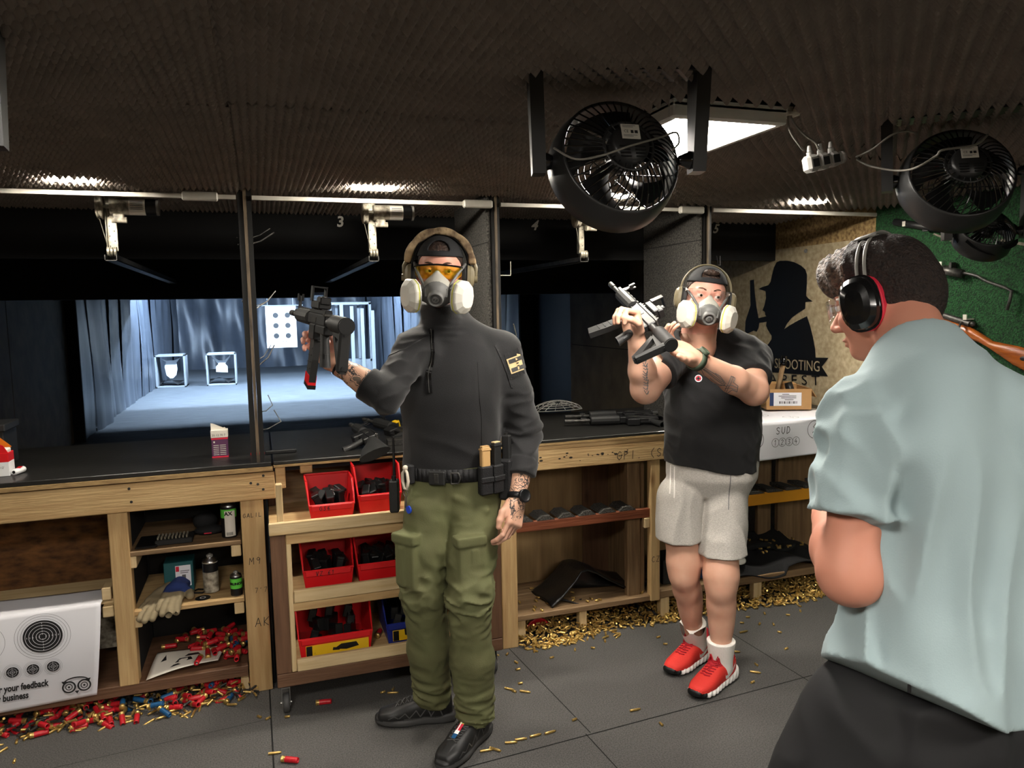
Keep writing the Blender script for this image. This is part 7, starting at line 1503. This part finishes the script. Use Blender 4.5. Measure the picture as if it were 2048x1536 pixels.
# black things in the gun racks
t = thing('leather_bag', 'black leather bag slumped open like a tent on the lane 4 rack\'s bottom shelf', 'bag', (1.5, 3.36, .147))
def tent(u, v):
    k = [(1.27, .150), (1.33, .185), (1.40, .25), (1.435, .300), (1.47, .310), (1.52, .285), (1.58, .235), (1.66, .185), (1.74, .152)]; q = u*8; i = min(int(q), 7); f = q-i; x = k[i][0]*(1-f)+k[i+1][0]*f; z = k[i][1]*(1-f)+k[i+1][1]*f
    return (x+.06*v*(u-.3), 3.24+.25*v+.05*(u-.3)-.04*max(0, u-.5), .148+(z-.148)*(1-.22*v)+.008*math.sin(9*u+5*v))
part('bag_body', MB().mat('leather').grid(tent, 48, 20), t, world=True, solid=.008)
part('end_panel', MB().mat('leather').grid(lambda u, v: (lambda p: (p[0], 3.42-.10*(1-v)*(u-.5), .150+(p[2]-.150)*v))(tent(.08+.84*u, .8)), 20, 6), t, world=True, solid=.006)
part('strap', MB().mat('cloth_black').grid(lambda u, v: (1.28+.14*u+.03*v, 3.28-.05*u+.05*v, .152+.014*math.sin(4*u+2*v)), 8, 4), t, world=True, solid=.006)
t = thing('tool_case', 'dark case with a blue side standing on the lane 5 rack\'s bottom shelf', 'case', (2.03, 3.36, .161)); part('case', MB().mat('gun_poly').box((1.90, 3.26, .161), (2.16, 3.42, .29), .006).mat('navy').box((2.08, 3.252, .17), (2.155, 3.262, .27), .003), t, world=True); part('latch', MB().mat('galv').box((2.10, 3.248, .255), (2.13, 3.253, .275), .002), t, world=True)
def cl(u, v): x = 2.22+.72*u; y = 3.19+.36*v; return (x, y, .175+.05*math.sin(3.1*u+.6)*(1-abs(v-.5))+.022*math.sin(11*u+5*v)+.03*v-(.04 if v < .08 and u < .55 else 0))
solo('black_cloth', MB().mat('cloth_black').grid(cl, 40, 22), None, 'rumpled black jacket spread on the lane 5 rack\'s bottom shelf', 'cloth', solid=.006)
solo('black_cloth', MB().mat('cloth_black').grid(lambda u, v: (2.25+.52*u, 3.32+.22*v, .262+.022*math.sin(5*u+3*v)+.012*math.sin(13*u)), 24, 12), None, 'folded black bag lying on top of the black jacket, lane 5 rack', 'cloth', solid=.03)
solo('grinding_disc', MB().mat('grey_plastic').lathe([(.012, .004), (.055, .002), (.058, 0), (.012, -.001), (.012, .004)], 30, (2.32, 3.25, .252), (2.32, 3.235, .30)).mat('black').lathe([(.0, .006), (.02, .006), (.022, .003)], 20, (2.32, 3.25, .252), (2.32, 3.235, .30)), None, 'grey round disc with black centre resting on the black jacket', 'disc')
# ================================================================ spent shells and casings
def shellmesh(col, L=.062, r_=.0105):
    b = MB().mat('brass').lathe([(0, .0), (r_*1.12, 0), (r_*1.12, .002), (r_*1.02, .003), (r_*1.02, .014)], 12).mat(col).lathe([(r_, .014), (r_*.98, L*.9), (r_*.86, L), (r_*.7, L*.97), (r_*.6, L*.8)], 12); return b
def casing(L, r_, neck=False): 
    pr = [(0, 0), (r_*1.08, 0), (r_*1.08, .001), (r_*.9, .0015), (r_, .003), (r_, L*.8 if neck else L)]
    if neck: pr += [(r_*.72, L*.87), (r_*.72, L)]
    pr += [(r_*.6, L*.99), (r_*.55, L*.6)]; return MB().mat('brass').lathe(pr, 9)
def scatter(proto_fn, name, n, fn, label, cat, group, seed, tilt=.25, r_=.0105):
    rs = np.random.RandomState(seed); pr = None
    for k in range(n):
        x, y, z, tz = fn(rs); rot = (R(90)+rs.uniform(-tz, tz)*tilt*3, rs.uniform(0, 6), rs.uniform(0, 2*PI)); rot = Euler((R(90)+rs.uniform(-1, 1)*tz, 0, rs.uniform(0, 2*PI)), 'XYZ')
        if pr is None: pr = solo(name, proto_fn(), None, label, cat, group, loc=(x, y, z+r_*1.12)); pr.rotation_euler = rot
        else: dup(pr, (x, y, z+r_*1.12), rot)
    return pr
def px_floor(px, py): d = Fv+Rv*((px-1024)/FPX)-Uv*((py-768)/FPX); t = -CH/d.z; return d.x*t, d.y*t
def heapL(rs):
    x = rs.uniform(-1.15, -.10); front = 3.10+.06*(x+1.1); y = front+rs.uniform(0, .24)**1.0; dd_ = (y-front); return x, y, max(0, min(dd_*.30, .045)*rs.uniform(0, 1.0)), .35
scatter(lambda: shellmesh('red_shell'), 'shotgun_shell', 140, heapL, 'spent red shotgun shell in the heap under the left rack', 'shell', 'red shotgun shells under the left rack', 21)
scatter(lambda: shellmesh('blue_shell'), 'shotgun_shell', 9, lambda rs: (rs.uniform(-.6, -.12), rs.uniform(3.13, 3.3), rs.uniform(0, .04), .4), 'spent blue shotgun shell in the heap under the left rack', 'shell', 'blue shotgun shells under the left rack', 22)
scatter(lambda: shellmesh('red_shell'), 'shotgun_shell', 34, lambda rs: (rs.uniform(-.30, -.13), rs.uniform(3.24, 3.50), .119+rs.uniform(0, .05)*1, .15), 'red shotgun shell piled on the rack\'s bottom shelf', 'shell', 'red shotgun shells on the bottom shelf', 23)
scatter(lambda: shellmesh('red_shell'), 'shotgun_shell', 10, lambda rs: (rs.uniform(-.50, -.3), rs.uniform(3.40, 3.60), .119+rs.uniform(0, .02), .1), 'red shotgun shell lying behind the leaflet on the bottom shelf', 'shell', 'red shotgun shells behind the leaflet', 24)
scatter(lambda: shellmesh('blue_shell'), 'shotgun_shell', 6, lambda rs: (rs.uniform(-.18, -.13), rs.uniform(3.22, 3.45), .119+rs.uniform(0, .06), .2), 'blue shotgun shell at the right end of the bottom shelf', 'shell', 'blue shotgun shells on the bottom shelf', 25)
for (px, py, a, c, l) in ((60, 1478, .2, 'red_shell', 'red shotgun shell lying alone on the floor, the leftmost'), (140, 1463, .15, 'red_shell', 'red shotgun shell on the floor just right of the leftmost one'), (178, 1440, -.2, 'red_shell', 'red shotgun shell on the floor in front of the heap'), (632, 1411, -.15, 'red_shell', 'red shotgun shell on the floor beside the trolley\'s castor'), (564, 1524, -.5, 'red_shell', 'red shotgun shell on the floor at the photo\'s bottom edge'), (452, 1410, 1.2, 'blue_shell', 'blue shotgun shell standing apart on the floor before the right post'), (425, 1375, .4, 'blue_shell', 'blue shotgun shell on the floor at the foot of the left rack'), (700, 1250, 1.2, 'red_shell', 'red shotgun shell standing between the bins on the trolley')):
    x, y = px_floor(px, py); z = .0118
    if py == 1250: x, y, z = .415, 3.10, .2018
    o = solo('shotgun_shell', shellmesh(c), None, l, 'shell', loc=(x, y, z)); o.rotation_euler = (R(90), 0, a+R(90))
# brass
def heapR(rs):
    x = rs.uniform(1.10, 3.05); front = 3.17+.02*math.sin(9*x)-.03*(x > 2.2)-.03*(x < 1.5); d_ = abs(rs.normal(0, .06)); return x, front+d_, min(.03, d_*.3)*rs.rand(), .5
scatter(lambda: casing(.0195, .0048), 'brass_casing', 170, heapR, 'short brass casing in the heap under the gun racks', 'casing', 'short brass casings under the gun racks', 31, r_=.0048)
scatter(lambda: casing(.045, .0048, True), 'rifle_casing', 40, lambda rs: (rs.uniform(1.1, 1.6), 3.13+abs(rs.normal(0, .05)), 0, .2), 'long brass rifle casing along the heap under the lane 4 rack', 'casing', 'rifle casings by the lane 4 rack', 32, r_=.0048)
scatter(lambda: casing(.045, .0048, True), 'rifle_casing', 60, lambda rs: (rs.uniform(-1.1, -.12), 3.08+.05*rs.rand()+abs(rs.normal(0, .05)), 0, .2), 'long brass rifle casing among the red shells under the left rack', 'casing', 'rifle casings among the red shells', 33, r_=.0048)
scatter(lambda: casing(.0195, .0048), 'brass_casing', 26, lambda rs: (rs.uniform(1.1, 1.8), rs.uniform(3.22, 3.5), .1465, .1), 'short brass casing on the bottom shelf of the lane 4 rack', 'casing', 'brass casings on the lane 4 rack', 34, r_=.0048)
scatter(lambda: casing(.0195, .0048), 'brass_casing', 24, lambda rs: (rs.uniform(2.35, 2.8), rs.uniform(3.22, 3.45), .262+.01*rs.rand(), .1), 'short brass casing on the black clothes in the lane 5 rack', 'casing', 'brass casings on the black clothes', 35, r_=.0048)
FL = [(1013, 1312), (1030, 1325), (1040, 1340), (1100, 1318), (1150, 1303), (1145, 1443), (1325, 1453), (1032, 1386), (1045, 1368), (1190, 1298), (1210, 1282), (1075, 1305), (1320, 1275), (1335, 1290), (1430, 1262), (1520, 1248), (1548, 1252), (1555, 1265), (1575, 1298), (1492, 1236), (1480, 1247), (1530, 1230), (1580, 1232), (1600, 1222), (1508, 1365), (1515, 1333), (980, 1437), (770, 1385), (785, 1382), (580, 1435), (522, 1437), (532, 1441), (30, 1522), (1602, 1215), (1050, 1300), (1085, 1296), (1120, 1290)]
FLL = [(1500, 1345), (1460, 1305), (1040, 1384), (1010, 1378), (775, 1388), (1480, 1267), (980, 1310), (537, 1510), (960, 1505), (980, 1498), (1010, 1488), (1030, 1482), (1060, 1476), (1090, 1470), (1260, 1424)]
pr = None; rs = np.random.RandomState(40)
for (px, py) in FL:
    x, y = px_floor(px, py); loc = (x, y, .0052); rot = (R(90), 0, rs.uniform(0, 6))
    if pr is None: pr = solo('brass_casing', casing(.0195, .0048), None, 'short brass casing scattered singly on the open rubber floor', 'casing', 'short casings on the open floor', loc=loc); pr.rotation_euler = rot
    else: dup(pr, loc, rot)
pr = None
for (px, py) in FLL:
    x, y = px_floor(px, py); loc = (x, y, .0052); rot = (R(90), 0, R(70)+rs.uniform(-.5, .5))
    if pr is None: pr = solo('rifle_casing', casing(.045, .0048, True), None, 'long brass rifle casing lying on the open rubber floor', 'casing', 'rifle casings on the open floor', loc=loc); pr.rotation_euler = rot
    else: dup(pr, loc, rot)
def heap(name, label, n, fn, seed, L=.0195, r_=.0048, mats_=('brass',), cat='casings'):
    """the uncountable rest: one object"""
    rs = np.random.RandomState(seed); b = MB()
    for k in range(n):
        x, y, z, tz = fn(rs); a = rs.uniform(0, 2*PI); e = rs.uniform(-1, 1)*tz; d = Vector((math.cos(a)*math.cos(e), math.sin(a)*math.cos(e), math.sin(e)))*L; p = Vector((x, y, z+r_+max(0, -d.z)))
        b.mat(mats_[k % len(mats_)]).cone(p, p+d, r_, seg=6)
    return solo(name, b, None, label, cat, kind='stuff')
def hb(rs):
    x = rs.uniform(1.10, 3.1); front = 3.19+.02*math.sin(9*x)-.03*(x > 2.2)-.02*(x < 1.5); d_ = rs.uniform(0, .33); return x, front+d_, min(.05, d_*.5)*rs.rand()**.5, .6
heap('casing_heap', 'glittering heap of brass casings under the gun racks', 3400, hb, 51)
heap('casing_heap', 'dark and brass casings mixed under the red shells on the left', 500, lambda rs: (rs.uniform(-1.2, -.05), 3.14+rs.uniform(0, .3), rs.uniform(0, .03), .4), 52, .03, .0048, ('brass', 'gun_worn'))
def hs(rs): return rs.uniform(-1.2, -.1), rs.uniform(3.3, 3.6), rs.uniform(0, .05), .3
heap('shell_heap', 'red shotgun shells heaped deep in the shade under the left rack', 120, hs, 53, .055, .0105, ('red_shell',)*11+('blue_shell',), 'shells')
solo('rag', MB().mat('red_shell').grid(lambda u, v: (1.16+.13*u, 3.30+.02*v, .01+.07*math.sin(2.6*u+.3)*(1-v)+.01*v), 8, 4), None, 'crumpled red strap under the lane 4 rack', 'rag', solid=.008)
# ================================================================ lights that the room has
def panel(x0, x1, y0, y1, label):
    t = thing('ceiling_panel_light', label, 'ceiling light', ((x0+x1)/2, (y0+y1)/2, 2.05)); w2, h2 = (x1-x0)/2, (y1-y0)/2
    b = MB().mat('panel_frame'); k = .022
    b.box((-w2, -h2, .0), (w2, -h2+k, .04), .004).box((-w2, h2-k, .0), (w2, h2, .04), .004).box((-w2, -h2+k, .0), (-w2+k, h2-k, .04), .004).box((w2-k, -h2+k, .0), (w2, h2-k, .04), .004).box((-w2, -h2, .03), (w2, h2, .045))
    part('frame', b, t); part('diffuser', MB().mat('panel').box((-w2+k, -h2+k, .006), (w2-k, h2-k, .012)), t)
panel(PX0, PX1, PY0, PY1, 'square white glowing light panel in the foam beside the near fan')
panel(-.65, -.15, .25, .73, 'square white light panel behind the camera on the left')
panel(1.5, 2.0, -.75, -.27, 'square white light panel overhead behind the man in pale blue')
panel(.3, .8, -1.3, -.82, 'square white light panel near the back wall')
LL = ['glowing strip lamp recessed in the foam above the leftmost lane', 'glowing strip lamp recessed in the foam above lane 3', 'strip lamp recessed in the foam hidden above the near fan, lane 4', 'glowing strip lamp recessed in the foam near the silhouette wall']
for (x, y), l in zip(LEDS, LL):
    t = thing('strip_lamp', l, 'lamp', (x, y, 2.066), group=None)
    part('housing', MB().mat('white_plastic').box((-.085, -.04, .012), (.085, .035, .03), .003), t); part('diffuser', MB().mat('led').box((-.08, -.03, .0), (.08, .03, .012), .003), t)
for i, (x, y) in enumerate([(-1.4, 16.2), (.4, 16.2), (2.2, 16.2), (-1.4, 17.0), (.4, 17.0), (2.2, 17.0)]):
    o = solo('tube_lamp', MB().mat('tube').box((x-.5, y-.04, 2.52), (x+.5, y+.04, 2.58)), None, 'cold tube lamp on the range ceiling behind the baffles', 'lamp', 'tube lamps over the range')
